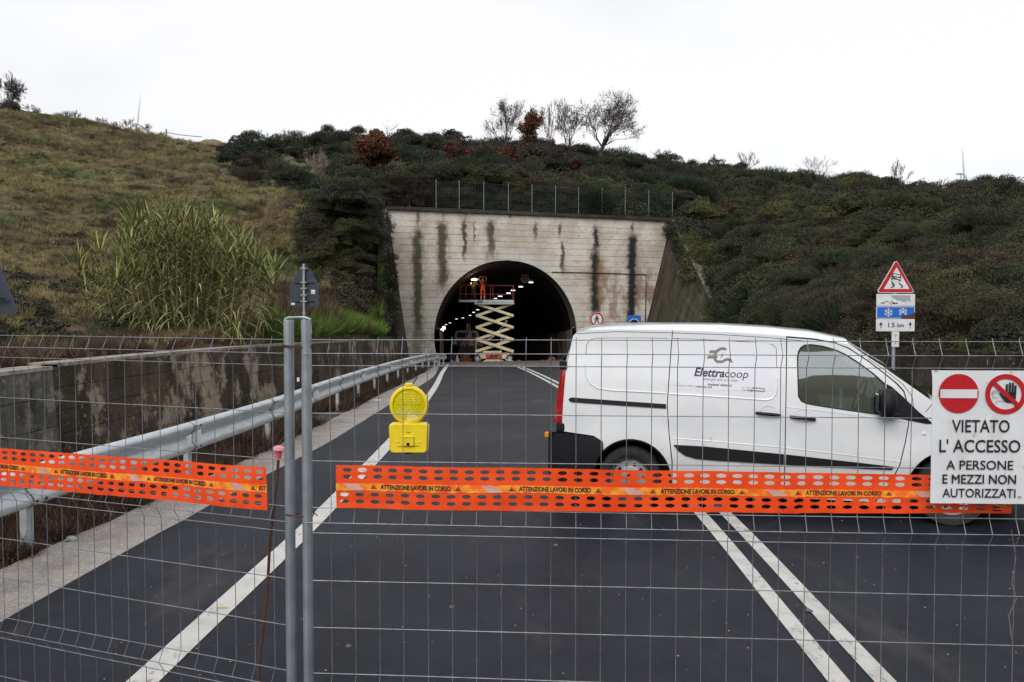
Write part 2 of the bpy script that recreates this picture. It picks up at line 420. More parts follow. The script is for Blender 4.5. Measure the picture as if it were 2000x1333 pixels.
mb.grid([[(-5.9, 56.9, zr(56.9)+.003), (6.4, 56.9, zr(56.9)+.003)], [(-5.9, 58.0, zr(58)+.003), (6.4, 61.8, zr(58)+.003)]])
tag(obj('portal_threshold', mb, M['old_asphalt']), kind='structure')

# ------------------------------------------------------------------ portal
def pX(px): a = px-1000; return a*59.35/(FPX-.344*a)
def pz(px, y): X = pX(px); return P(px, y, portalY(X)).z
def portal_mat():
    m = newmat('portal_concrete', .88); n = NB(m); X, Y, Z = n.xyz()
    c = n.mix(n.ss(n.noise(.7, 7), .35, .66), (.48, .42, .345), (.66, .61, .54))
    c = n.mix(n.m('MULTIPLY', n.ss(n.noise(3.5, 6, (1,1,2.5)), .52, .68), .55), c, (.27, .235, .19))
    # paler worn plaster round the bore and low on the left
    dx = n.m('SUBTRACT', X, -.31); dz = n.m('SUBTRACT', Z, .34)
    dist = n.m('SQRT', n.m('ADD', n.m('MULTIPLY', n.m('MULTIPLY', dx, dx), 1.118), n.m('MULTIPLY', dz, dz)))
    near = n.ss(n.m('ADD', dist, n.m('MULTIPLY', n.noise(.9, 6), 2.4)), 8.0, 6.6)
    c = n.mix(n.m('MULTIPLY', near, .7), c, (.56, .545, .50))
    low = n.m('MULTIPLY', n.ss(Z, 2.2, -.5), n.ss(n.noise(2.2, 7), .42, .6)); c = n.mix(n.m('MULTIPLY', low, .7), c, (.26, .27, .22))
    # rust-brown wash on the right
    wash = n.m('MULTIPLY', n.ss(X, 4.5, 6.5), n.m('MULTIPLY', n.ss(Z, 6.0, 4.5), n.ss(n.noise(1.2, 6, (1,1,.7)), .45, .6)))
    c = n.mix(n.m('MULTIPLY', wash, .75), c, (.25, .155, .10))
    wob = n.m('MULTIPLY', n.m('SUBTRACT', n.noise(3.4, 7, (.6, .6, 1)), .5), .55)
    stepn = n.m('MULTIPLY', n.m('SUBTRACT', n.noise(.9, 1, (.3, .3, 1)), .5), .5)
    XW = n.m('ADD', n.m('ADD', X, wob), n.m('MULTIPLY', stepn, .5))
    G = (.055, .055, .025); B = (.012, .012, .014); D_ = (.06, .055, .045)
    st = [(816, 8.5, 442, 655, G, .92), (864, 9, 430, 575, G, .92), (908, 4, 428, 515, B, .85), (927, 2, 430, 482, D_, .8), (959, 7.5, 428, 508, D_, .85), (961, 3, 428, 470, G, .6),
          (1045, 4, 432, 476, D_, .85), (1093, 3.2, 434, 470, B, .9), (1099, 4, 468, 540, D_, .9), (1163, 5.5, 440, 500, B, .95), (1162, 9, 488, 625, B, .97),
          (1172, 9, 500, 600, (.20,.10,.05), .5), (1234, 3, 432, 462, B, .9), (1234, 9.5, 455, 720, B, .98), (1247, 8, 520, 600, (.20,.10,.05), .55), (762, 3, 415, 460, D_, .7), (817, 3, 408, 450, B, .7), (866, 2.4, 408, 440, B, .7), (910, 1.4, 408, 436, B, .7), (816, 9, 640, 700, G, .5)]
    for (px, w, y0, y1, colr, st_) in st:
        x0 = pX(px); ww = w*59.5/1600*1.0; z1 = pz(px, y0); z0 = pz(px, y1)
        a = n.ss(n.m('ABSOLUTE', n.m('SUBTRACT', XW, x0)), ww*1.4, ww*.35)
        if w > 4 and st_ > .6:
            fan = n.m('MULTIPLY', n.m('MULTIPLY', n.ss(n.m('ABSOLUTE', n.m('SUBTRACT', XW, x0+.06)), ww*2.6, ww*.6), n.ss(Z, z1+1.1, z1-.8)), n.ss(n.m('ADD', Z, n.m('MULTIPLY', n.noise(1.1, 4), 2.0)), z0-1.0, z0+1.6)); c = n.mix(n.m('MULTIPLY', n.m('MULTIPLY', fan, .45), n.ss(n.noise(4, 6, (1.5, 1.5, .4)), .32, .62)), c, (.13, .11, .075))
        t_ = n.m('MULTIPLY', n.ss(Z, z1+.15, z1-.5), n.ss(n.m('ADD', Z, n.m('MULTIPLY', n.noise(1.5, 3), 1.0)), z0-.2+.5, z0+1.0+.5))
        c = n.mix(n.m('MULTIPLY', n.m('MULTIPLY', a, t_), st_), c, colr)
    n.color(c); n.bump(n.noise(9, 7, (1,1,3)), .6, .03); return m
M['portal'] = portal_mat()
por = thing('tunnel_portal', 'pale board-marked concrete tunnel portal streaked with black and green stains', 'tunnel portal', (0, 59.35, -1.5))
ZT = 9.05
xl = lambda z: -8.57+(9.2-z)/10.7*1.47
xr = lambda z: 12.3-(9.2-z)/11.0*2.7
def archx(z):   # half width in X
    q = TR*TR-(z-.34)**2
    return math.sqrt(q)*.9456 if q > 0 else 0
nrm = Vector((.3253, -.9456, 0))
def face_piece(poly, off, thick=.12):
    vs = []; n_ = len(poly)
    for (x, z) in poly: vs.append(Vector((x, portalY(x), z))+nrm*off)
    for (x, z) in poly: vs.append(Vector((x, portalY(x), z))-nrm*thick)
    return vs, [tuple(range(n_)), tuple(range(2*n_-1, n_-1, -1))]+[(i, i+n_, (i+1) % n_+n_, (i+1) % n_) for i in range(n_)]
zz = -2.1; k = 0; apex = .34+TR
joint = {}
while zz < ZT-.05:
    h = .40+.10*rnd.random()
    if zz+h > ZT-.25: h = ZT-zz
    g = .018; z0 = zz+g/2; z1 = zz+h-g/2
    pieces = []
    if z0 >= apex:
        nb = 4; cuts = sorted([xl(z0)+(xr(z0)-xl(z0))*(i+rnd.uniform(-.25, .25))/nb for i in range(1, nb)])
        xs = [None]+cuts+[None]
        for i in range(nb):
            a_0 = xl(z0) if xs[i] is None else xs[i]+.006; a_1 = xl(z1) if xs[i] is None else xs[i]+.006
            b_0 = xr(z0) if xs[i+1] is None else xs[i+1]-.006; b_1 = xr(z1) if xs[i+1] is None else xs[i+1]-.006
            pieces.append([(a_0, z0), (b_0, z0), (b_1, z1), (a_1, z1)])
    else:
        zs = [z0+(min(z1, apex)-z0)*i/5 for i in range(6)]
        li = [(-.31-archx(z), z) for z in zs]; ri = [(-.31+archx(z), z) for z in zs]
        ex = [(-.31, z1)] if z1 > apex else []
        pieces.append([(xl(z0), z0)]+li+[(p[0]-.005, p[1]) for p in ex]+[(xl(z1), z1)])
        pieces.append([(xr(z1), z1)]+[(p[0]+.005, p[1]) for p in ex]+ri[::-1]+[(xr(z0), z0)])
    for p in pieces:
        vs, fs = face_piece(p, rnd.uniform(0, .022)); obj('concrete_course', MB().add(vs, fs), M['portal'], por, world=True)
    zz += h; k += 1
M['portaldark'] = mat('mossy_dark_concrete', (.055, .048, .038), .95, 0, (.022, .02, .016), 1.5, 8, bump=.5, bscale=12)
M['core'] = mat('joint_shadow_concrete', (.05, .045, .038), .95)
# core behind the joints
cx = []
for i in range(41):
    q = math.pi+.34-(math.pi+.68)*i/40; cx.append((-.31+(TR+.01)*.9456*math.cos(q), .34+(TR+.01)*math.sin(q)))
outer = [(xl(-2.1)-.6, -2.1)]+[(x, max(z, -2.1)) for x, z in cx]+[(xr(-2.1)+.6, -2.1), (xr(9.2)+.7, 9.04), (xl(9.2)-.7, 9.04)]
v2, f2 = cdt(outer)
vs = [Vector((x, portalY(x), z))-nrm*.05 for x, z in v2]+[Vector((x, portalY(x), z))-nrm*1.1 for x, z in v2]; n_ = len(v2)
mb = MB().add(vs, f2+[tuple(i+n_ for i in f[::-1]) for f in f2])
obj('wall_core', mb, M['core'], por, world=True)
mb = MB(); sx0, sx1 = -9.35, 13.2; nseg = 12
for i in range(nseg):
    a = sx0+(sx1-sx0)*i/nseg+.01; b = sx0+(sx1-sx0)*(i+1)/nseg-.01
    vs = []
    for (o_, z) in ((.22, 9.06), (.22, 9.30), (-1.0, 9.34), (-1.0, 9.06)):
        for x in (a, b): vs.append(Vector((x, portalY(x), z+rnd.uniform(-.01, .01)))+nrm*o_)
    obj('coping_slab', MB().add(vs, [(0,1,3,2), (2,3,5,4), (4,5,7,6), (6,7,1,0), (0,2,4,6), (1,7,5,3)]), M['portaldark'], por, world=True)
M['pipe'] = mat('black_pipe', (.02, .02, .022), .6)
def onface(px, py, off=.06): X = pX(px); return P(px, py, portalY(X))+nrm*off
mb = MB(); mb.tube([onface(1077, 532), onface(1160, 533.5), onface(1261, 537), onface(1260.5, 590), onface(1259, 650)], .035, 6)
tag(obj('conduit', mb, M['pipe']), 'thin black conduit running right then down across the portal face', 'pipe')
mb = MB(); mb.box(onface(996, 421), (.12, .12, .28)); obj('drain_spout', mb, M['pipe'], por, world=True)

def wing_mat():
    m = newmat('wing_wall_concrete', .95); n = NB(m)
    c = n.mix(n.ss(n.noise(1.4, 8, (1, 1, .25)), .35, .65), (.022, .019, .013), (.085, .066, .045))
    c = n.mix(n.ss(n.noise(.5, 5), .5, .66), c, (.04, .045, .02)); c = n.mix(n.ss(n.noise(7, 4, (1,1,.1)), .66, .74), c, (.16, .15, .12))
    n.color(c); n.bump(n.noise(8, 6), .5, .03); return m
M['wing'] = wing_mat()
M['lichen'] = mat('lichen_concrete', (.24, .23, .20), .95, 0, (.07, .065, .055), 6, 9, .42, .6, bump=.5, bscale=20)
def wing(label, A, B, A2, B2, out):
    w = thing('wing_wall', label, 'retaining wall', ((B2[0]+A2[0])/2, (B2[1]+A2[1])/2, -1.3))
    A, B, A2, B2 = map(Vector, (A, B, A2, B2)); rows = []
    nj = 6
    for i in range(nj):      # formwork lifts, joints recessed
        t0 = i/nj+.002; t1 = (i+1)/nj-.002
        mb = MB(); q = [A2.lerp(A, t0), B2.lerp(B, t0), B2.lerp(B, t1), A2.lerp(A, t1)]
        q2 = [p+Vector((out*.3, 0, 0)) for p in q]
        mb.add(q+q2, [(0,1,2,3), (7,6,5,4), (0,4,5,1), (1,5,6,2), (2,6,7,3), (3,7,4,0)])
        obj('concrete_lift', mb, M['wing'], w, world=True)
    o_ = Vector((out*(.62 if out < 0 else .4), 0, 0)); i_ = Vector((-out*.06, 0, 0)); mb = MB()
    u = Vector((0, 0, .14)); n_ = 8
    for i in range(n_):
        a = A.lerp(B, i/n_+.002); b = A.lerp(B, (i+1)/n_-.002)
        mb = MB(); mb.add([a+i_, b+i_, b+o_, a+o_, a+i_+u, b+i_+u, b+o_+u, a+o_+u], [(3,2,1,0), (4,5,6,7), (0,1,5,4), (1,2,6,5), (2,3,7,6), (3,0,4,7)])
        obj('coping_slab', mb, M['lichen'], w, world=True)
    mb = MB(); f_ = Vector((out*.55, 0, 0)); g_ = Vector((out*.1, 0, 0))
    mb.add([A2+g_, B2+g_, B+g_, A+g_, A2+f_, B2+f_, B+f_, A+f_], [(0,1,2,3), (7,6,5,4), (0,4,5,1), (1,5,6,2), (2,6,7,3), (3,7,4,0)])
    obj('wall_core', mb, M['core'], w, world=True)
wing('dark stained wing wall left of the tunnel portal, vines over its top', (-8.62, 56.3, 9.1), (-7.0, 45.6, .85), (-7.05, 56.9, -1.7), (-6.35, 45.6, -1.3), -1)
wing('dark stained wing wall right of the tunnel portal, sloping down behind the van', (12.35, 63.5, 9.1), (12.3, 48, 1.45), (9.6, 62.6, -2.2), (10.6, 47, -1.4), 1)

# fence on top of the portal
M['meshgreen'] = mat('green_fence_wire', (.05, .07, .06), .5, .3)
pf = thing('portal_fence', 'grey post and wire fence along the top of the tunnel portal', 'fence', (2, 60.5, 9.3))
fx = [pX(p) for p in (757, 803, 855, 900, 948, 996, 1042, 1088, 1133, 1179, 1224, 1270, 1316)]
base = [Vector((x, portalY(x), 9.3))-nrm*.35 for x in fx]
M['postgrey'] = mat('fence_post_grey', (.12, .125, .13), .5, .4, (.18, .18, .19), 5)
for b in base: obj('post', MB().box(b+Vector((0, 0, 1.03)), (.055, .055, 2.1)), M['postgrey'], pf, world=True)
for i in range(len(base)-1):
    mb = MB(); a, b = base[i], base[i+1]
    for j in range(13):
        z = .08+j*.155; mb.tube([a+Vector((0, .03, z)), b+Vector((0, .03, z))], .011, 4)
    for j in range(1, 9): p = a.lerp(b, j/9); mb.tube([p+Vector((0, .03, .05)), p+Vector((0, .03, 1.98))], .006, 3)
    obj('wire_panel', mb, M['meshgreen'], pf, world=True)

# ------------------------------------------------------------------ retaining walls
def wall_mat(name, dark, mid, pale, pamt):
    m = newmat(name, .95, 0, .25); n = NB(m)
    c = n.mix(n.ss(n.noise(1.1, 8, (1, 1, .8)), .36, .62), dark, mid)
    c = n.mix(n.m('MULTIPLY', n.ss(n.noise(1.2, 9, (1, .8, .75), .72), .505, .60), pamt), c, pale)
    c = n.mix(n.ss(n.noise(14, 4), .62, .72), c, (.30, .29, .25))
    c = n.mix(n.m('MULTIPLY', n.ss(n.noise(5, 6, (1, 1, .16)), .5, .7), .6), c, (.018, .017, .015))
    n.color(c); n.bump(n.noise(18, 8), .8, .03); return m
M['wallL'] = wall_mat('retaining_wall_concrete', (.038, .030, .020), (.095, .070, .046), (.40, .33, .25), .85)
M['wallnear'] = wall_mat('lichen_wall_concrete', (.05, .048, .042), (.12, .112, .098), (.34, .30, .25), .5)
M['wallR'] = wall_mat('dark_wall_concrete', (.018, .015, .011), (.045, .037, .027), (.12, .10, .08), .3)
M['capL'] = mat('wall_top_concrete', (.40, .37, .32), .95, 0, (.13, .12, .10), 5, 8, bump=.5, bscale=30)
def rwall(root, fx_, D0, D1, m, side, zt, seg, off=0, tilt=.07, nco=4):
    nseg = max(1, round((D1-D0)/seg))
    for k in range(nseg):
        a = D0+(D1-D0)*k/nseg+.012; b = D0+(D1-D0)*(k+1)/nseg-.012
        for j in range(nco):
            h0 = -.25+(zt+.25)*0; 
            z0 = zt*j/nco+(.004 if j else -.3); z1 = zt*(j+1)/nco-.004
            rows = []; sub = max(2, int((b-a)/1.5)+1)
            o_ = rnd.uniform(0, .009)
            for i in range(sub):
                D = a+(b-a)*i/(sub-1); g = zr(D)*.97
                x0 = fx_(D)+side*(-o_+tilt*z0)+off; x1 = fx_(D)+side*(-o_+tilt*z1)+off
                rows.append([(x0+side*.2, D, g+z0), (x0, D, g+z0), (x1, D, g+z1), (x1+side*.2, D, g+z1)])
            mb = MB(); mb.grid(rows, flip=(side > 0))
            mb.add([rows[0][q] for q in range(4)], [(0,1,2,3) if side < 0 else (3,2,1,0)]); mb.add([rows[-1][q] for q in range(4)], [(3,2,1,0) if side < 0 else (0,1,2,3)])
            obj('concrete_course', mb, m, root, world=True)
        mb = MB(); rows = []; sub = max(2, int((b-a)/1.5)+1)
        for i in range(sub):
            D = a+(b-a)*i/(sub-1); g = zr(D)*.97+zt; x = fx_(D)+side*tilt*zt+off
            rows.append([(x+side*.36, D, g-.25), (x+side*.36, D, g+.015), (x-side*.012, D, g+.015), (x-side*.012, D, g-.03), (x+side*.1, D, g-.03)])
        mb.grid(rows, flip=(side < 0)); mb.add([p for p in rows[0]], [(4,3,2,1,0)]); mb.add([p for p in rows[-1]], [(0,1,2,3,4)])
        obj('wall_top', mb, M['capL'] if side < 0 else M['wallR'], root, world=True)
        mb = MB(); mb.grid([[(fx_(D)+side*.06+off, D, zr(D)-.3), (fx_(D)+side*(.06+tilt*zt)+off, D, zr(D)*.97+zt-.01)] for D in (a-.012, (a+b)/2, b+.012)], flip=(side > 0))
        obj('wall_core', mb, M['core'], root, world=True)
w = thing('retaining_wall', 'long dark brown stained concrete retaining wall behind the guardrail', 'wall', (-5.6, 28, 0))
rwall(w, lambda D: interp(D, XWALL), 10.05, 45.6, M['wallL'], -1, 1.42, 12, nco=5)
w = thing('retaining_wall', 'nearest pale lichen-spotted concrete wall section at the left edge', 'wall', (-5.6, 4, 0))
rwall(w, lambda D: interp(D, XWALL)+.12, -12, 9.75, M['wallnear'], -1, 1.40, 5.4)
w = thing('retaining_wall', 'dark retaining wall on the right behind the van and warning sign', 'wall', (7.6, 16, 0))
rwall(w, lambda D: interp(D, XRW), -12, 47.8, M['wallR'], 1, 1.45, 6, tilt=.05)
tag(obj('wall_marker', MB().box(P(582.5, 742, 16.6), (.05, .02, .085), bev=.006), M['white']), 'small white marker plate on the dark wall between the fence posts', 'marker')

# ------------------------------------------------------------------ terrain
COLS = {
 -3000: [(2.35, 1066), (4, 860), (8, 580), (16, 380), (30, 200), (60, 60)],
 -500: [(6.6, 790), (10, 700), (18, 560), (35, 380), (60, 200), (100, 80)],
 0: [(9.7, 729), (14, 668), (24, 560), (45, 405), (75, 290), (110, 207)],
 130: [(11.1, 713), (16, 655), (28, 550), (50, 412), (80, 300), (115, 228)],
 250: [(12.9, 696), (18, 645), (30, 550), (52, 418), (85, 310), (120, 254)],
 330: [(14.4, 686), (20, 640), (32, 548), (54, 422), (88, 322), (125, 270)],
 420: [(16.7, 675), (22, 635), (34, 552), (55, 440), (85, 335), (130, 290)],
 428: [(16.9, 675), (22, 635), (34, 552), (55, 442), (80, 352), (150, 292)],
 500: [(19.3, 667), (25, 632), (36, 555), (56, 462), (80, 362), (160, 280)],
 600: [(24, 659), (30, 632), (40, 565), (54, 470), (72, 381), (170, 268)],
 625: [(25.5, 657), (31, 630), (41, 570), (52, 460), (66, 382), (172, 265)],
 640: [(26.5, 657), (32, 628), (40, 560), (50, 440), (60, 380), (175, 264)],
 700: [(31.5, 656), (37, 634), (44, 560), (50, 450), (58, 365), (180, 264)],
 735: [(36, 655), (40, 646), (46, 610), (51, 520), (56.6, 402), (182, 266)],
 741: [(57.6, 405), (59, 392), (62, 372), (70, 345), (95, 322), (185, 268)],
 1000: [(60.3, 414), (62, 400), (66, 372), (75, 345), (100, 325), (190, 285)],
 1200: [(63.2, 424), (65, 402), (69, 375), (77, 352), (100, 332), (180, 307)],
 1322: [(65.0, 428), (67, 405), (71, 388), (79, 370), (100, 352), (160, 325)],
 1348: [(57.5, 508), (60.5, 455), (67, 408), (78, 380), (95, 358), (155, 328)],
 1420: [(48.6, 634), (52, 570), (60, 480), (72, 418), (88, 376), (140, 336)],
 1500: [(34, 648), (37, 605), (46, 518), (60, 438), (80, 382), (130, 347)],
 1600: [(25.3, 652), (28, 608), (38, 518), (52, 448), (75, 392), (120, 358)],
 1748: [(17.4, 660), (21, 608), (30, 520), (45, 444), (68, 400), (110, 376)],
 1850: [(15.0, 670), (18, 618), (27, 520), (42, 450), (62, 406), (105, 382)],
 2000: [(12.9, 690), (16, 630), (24, 520), (40, 450), (60, 412), (100, 392)],
 2500: [(8.7, 740), (12, 650), (20, 530), (35, 460), (55, 430), (95, 410)],
 6000: [(2.5, 994), (4, 860), (8, 600), (18, 480), (35, 440), (80, 430)],
 3200: [(6.2, 800), (10, 690), (18, 560), (35, 480), (55, 440), (95, 430)],
}
CK = sorted(COLS)
def prof_at(px):
    px = min(max(px, CK[0]), CK[-1])
    for i in range(len(CK)-1):
        if CK[i] <= px <= CK[i+1]: break
    t = (px-CK[i])/(CK[i+1]-CK[i]); A, B = COLS[CK[i]], COLS[CK[i+1]]
    return [(a[0]*(1-t)+b[0]*t, a[1]*(1-t)+b[1]*t) for a, b in zip(A, B)]
def terr(px, s, bump=True):        # s in 0..5 along profile
    pr = prof_at(px); i = min(4, int(s)); t = s-i
    D = pr[i][0]*(pr[i+1][0]/pr[i][0])**t; zs = [P(px, y, D_).z for D_, y in pr]
    Dl = [p[0] for p in pr]; z = interp(D, list(zip(Dl, zs)))
    if bump and 0 < s < 5:
        scr = 1.0 if (px > 1340 or (px > 640 and D > 60) or (D > 90 and px > 430)) else 0
        u = (px-1000)/FPX*D; k = min(1, s*2, (5-s)*3)
        z += k*(mnoise.noise(Vector((u*.12, D*.12, 0)))*.5+mnoise.noise(Vector((u*.45, D*.45, 5)))*.22+scr*(.9*mnoise.noise(Vector((u*.22, D*.22, 11)))+.5*mnoise.noise(Vector((u*.5, D*.5, 15)))))
    return Vector(((px-1000)/FPX*D, D, z))
def field_mat():
    m = newmat('hillside_soil', .97, 0, .1); n = NB(m); X, Y, Z = n.xyz()
    c = n.mix(n.ss(n.noise(.12, 6, (1, .6, 1)), .40, .56), (.13, .085, .066), (.085, .10, .042))
    c = n.mix(n.ss(n.noise(.30, 6), .50, .62), c, (.17, .14, .065))
    c = n.mix(n.ss(n.noise(.09, 5, (.8, 1.4, 2)), .55, .64), c, (.075, .035, .03))
    c = n.mix(n.ss(n.noise(1.6, 7), .42, .7), c, (.045, .05, .018))
    near = n.m('MULTIPLY', n.ss(Y, 26, 17), n.ss(X, -2, -5)); c = n.mix(near, c, n.mix(n.ss(n.noise(2.2, 8), .4, .65), (.085, .048, .032), (.13, .095, .06)))
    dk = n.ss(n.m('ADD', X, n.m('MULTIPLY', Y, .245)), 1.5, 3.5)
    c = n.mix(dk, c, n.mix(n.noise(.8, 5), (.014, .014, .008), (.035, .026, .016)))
    n.color(c); n.bump(n.noise(3, 8), .9, .12); return m
M['field'] = field_mat()
cols = []
for i in range(len(CK)-1):
    n_ = max(1, round((CK[i+1]-CK[i])/(12 if -500 <= CK[i] < 2500 else 80))); cols += [CK[i]+(CK[i+1]-CK[i])*j/n_ for j in range(n_)]
cols.append(CK[-1])
rows = []
for px in cols:
    r_ = []; p0 = terr(px, 0, False)
    r_.append((p0.x, p0.y, p0.z-(.5 if 741 <= px <= 1340 else 1.7)))
    for j in range(0, 46): r_.append(tuple(terr(px, 5*j/45)))
    e = terr(px, 5, False); k = 1+45/e.y; r_.append((e.x*k, e.y*k, e.z-16)); k = 1+180/e.y; r_.append((e.x*k, e.y*k, -22))
    rows.append(r_)
tag(obj('hillside', MB().grid(rows, flip=True), M['field'], smooth=True, angle=180), kind='structure')

# ------------------------------------------------------------------ guardrail
gr = thing('guardrail', 'galvanised steel guardrail with reflectors running along the left verge to the tunnel', 'guardrail', (-4, 8, 0))
WP = [(.0, .75), (.045, .742), (.075, .72), (.083, .69), (.07, .655), (.03, .615), (.012, .595), (.012, .555), (.03, .535), (.07, .495), (.083, .46), (.075, .43), (.045, .408), (.0, .40)]
def railpt(D, o, h):
    x = interp(D, XRAIL); sg = (interp(D+.2, XRAIL)-interp(D-.2, XRAIL))/.4; l = math.hypot(1, sg)
    return Vector((x+o/l, D-o*sg/l, zr(D)+h-.16*max(0, (D-44)/7)**1.5))
posts = [-8.4, -5.3, -2.2, .9, 3.9]+[6.95+2.83*i for i in range(16)]
for k in range(len(posts)-1):
    D0, D1 = posts[k]-.12, posts[k+1]+.12; mb = MB(); n_ = 6
    pr = WP+[(a-.004 if 0 < i < 13 else a, b) for i, (a, b) in list(enumerate(WP))[::-1]]
    rows = [[railpt(D0+(D1-D0)*i/n_, o-.09+(.004*(k % 2)), h) for (o, h) in WP] for i in range(n_+1)]
    mb.grid(rows); mb.grid([[p+Vector((-.004, 0, 0)) for p in r_] for r_ in rows], flip=True)
    obj('rail_beam', mb, M['rail'], gr, smooth=True, world=True, angle=60)
M['bolt'] = mat('dark_bolt', (.06, .055, .05), .6, .5)
for k, D in enumerate(posts):
    p = railpt(D, -.12, 0); mb = MB(); g = p.z
    for (dx, dy, sx, sy) in ((0, 0, .006, .10), (-.028, .05, .056, .006), (-.028, -.05, .056, .006)):
        mb.box((p.x+dx, p.y+dy, g+.30), (sx, sy, .86))
    obj('post', mb, M['rail'], gr, world=True)
    mb = MB(); mb.box(railpt(D, -.10, .575), (.06, .12, .26)); obj('spacer', mb, M['rail'], gr, world=True)
    mb = MB()
    for (o, h) in ((.0, .70), (.0, .45), (-.072, .575)):
        for dy in (-.07, .05): mb.box(railpt(D+dy, o-.003, h), (.016, .022, .022))
    mb.tube([railpt(D-.11, .012-.09*0+(WP[i][0]-.012)-.088+.085-.08, WP[i][1]) for i in range(14)], .004, 4)
    obj('bolt', mb, M['bolt'], gr, world=True)
    if k >= 5 and k % 2 == 0 or k == 5:
        r0 = railpt(D, -.06, .575); mb = MB()
        mb.prism([(-.05, -.045), (.05, -.085), (.05, .085), (-.05, .045)], frame((r0.x+.05, r0.y-.06, r0.z), (.8, .6, 0), (0, 0, 1)), .012)
        if k != 5: obj('reflector', mb, M['white'], gr, world=True)
    if k == 6: pass
for D in (9.55, ):
    r0 = railpt(D, -.03, .575); mb = MB(); mb.prism([(-.03, -.035), (.03, -.06), (.03, .06), (-.03, .035)], frame((r0.x+.03, r0.y-.06, r0.z), (.8, .6, 0), (0, 0, 1)), .012)
    obj('reflector', mb, M['white'], gr, world=True)

# ------------------------------------------------------------------ van
VAN = thing('van', 'white electrician\'s panel van parked across the road behind the mesh fence', 'van', (1.403, 9.372, 0), R(-14.35))
def paintm():
    m = newmat('white_van_paint', .28, 0, .5); n = NB(m)
    n.b.inputs['Coat Weight'].default_value = .9; n.b.inputs['Coat Roughness'].default_value = .05
    tc = m.node_tree.nodes.new('ShaderNodeTexCoord'); sp = m.node_tree.nodes.new('ShaderNodeSeparateXYZ'); m.node_tree.links.new(tc.outputs['Object'], sp.inputs[0])
    c = n.mix(n.ss(n.noise(3, 5), .3, .7), (.70, .72, .745), (.76, .775, .79))
    dirt = n.m('MULTIPLY', n.ss(n.m('ADD', sp.outputs[2], n.m('MULTIPLY', n.noise(5, 6), .25)), .95, .35), .75)
    c = n.mix(dirt, c, (.42, .40, .36))
    sm = n.m('MULTIPLY', n.ss(n.noise(16, 6), .66, .74), n.ss(sp.outputs[2], 1.1, .7)); c = n.mix(n.m('MULTIPLY', sm, .5), c, (.25, .23, .21))
    n.color(c); return m
M['paint'] = paintm()
M['decal'] = mat('decal_film', (.735, .75, .80), .3, 0, (.72, .74, .79), 3)
M['ink'] = mat('decal_ink_dark', (.035, .030, .06), .5)
M['inkgrey'] = mat('decal_ink_grey', (.22, .22, .27), .5)
M['inkolive'] = mat('decal_ink_olive', (.22, .215, .165), .5)
M['taillight'] = mat('tail_light_red', (.45, .006, .012), .12, 0, (.25, .004, .008), 12, coat=.8)
M['orange'] = mat('orange_reflector', (.75, .33, .02), .3)
M['alloy'] = mat('wheel_silver', (.45, .46, .48), .35, .5, (.25, .25, .26), 12)
M['seam'] = mat('door_seam_rubber', (.02, .02, .022), .8)
M['cloth'] = mat('seat_cloth', (.06, .06, .065), .9)
def glassm(name, tint, tr):
    m = bpy.data.materials.new(name); m.use_nodes = True; t = m.node_tree; t.nodes.clear()
    g = N(t, 'ShaderNodeBsdfGlossy'); g.inputs['Roughness'].default_value = .02; g.inputs['Color'].default_value = (.9, .95, .93, 1)
    tp = N(t, 'ShaderNodeBsdfTransparent'); tp.inputs['Color'].default_value = (*tint, 1)
    fr = N(t, 'ShaderNodeFresnel'); fr.inputs['IOR'].default_value = 1.6; mr = N(t, 'ShaderNodeMapRange'); mr.inputs[3].default_value = tr; mr.inputs[4].default_value = 1
    L(t, fr.outputs[0], mr.inputs[0]); ms = N(t, 'ShaderNodeMixShader'); L(t, mr.outputs[0], ms.inputs[0]); L(t, tp.outputs[0], ms.inputs[1]); L(t, g.outputs[0], ms.inputs[2])
    o = N(t, 'ShaderNodeOutputMaterial'); L(t, ms.outputs[0], o.inputs[0]); return m
M['glass'] = glassm('tinted_window_glass', (.36, .45, .44), .40)
M['windscreen'] = glassm('windscreen_glass', (.45, .52, .50), .22)
def sst(x, a, b): t = min(1, max(0, (x-a)/(b-a))); return t*t*(3-2*t)
def hw(x, z):
    w = .905-.075*sst(z, 1.12, 1.85)-.02*sst(z, .62, .28)
    w += .012*math.exp(-((z-1.02)/.12)**2)
    w -= .05*sst(x, 2.5, 3.3)+.27*max(0, (x-3.3)/.62)**2
    w -= .03*sst(x, -.4, -.78)
    # panel recess is separate; wheel-arch swell
    for cx_ in (.07, 3.10):
        r_ = math.hypot(x-cx_, z-.33); w += .022*sst(r_, .66, .47)
    return w
EDGE = [(-.565, 1.80), (-.52, 1.84), (-.40, 1.862), (-.1, 1.868), (.48, 1.862), (.95, 1.85), (1.41, 1.825), (1.85, 1.79), (2.17, 1.735), (2.34, 1.61), (2.50, 1.505), (2.68, 1.375), (2.90, 1.215), (3.10, 1.085), (3.38, .99), (3.62, .87), (3.78, .72), (3.84, .52), (3.82, .28)]
def edgez(x):
    for (a, b), (c, d) in zip(EDGE, EDGE[1:]):
        if a <= x <= c: return b+(d-b)*(x-a)/(c-a) if c > a else b
    return EDGE[-1][1]
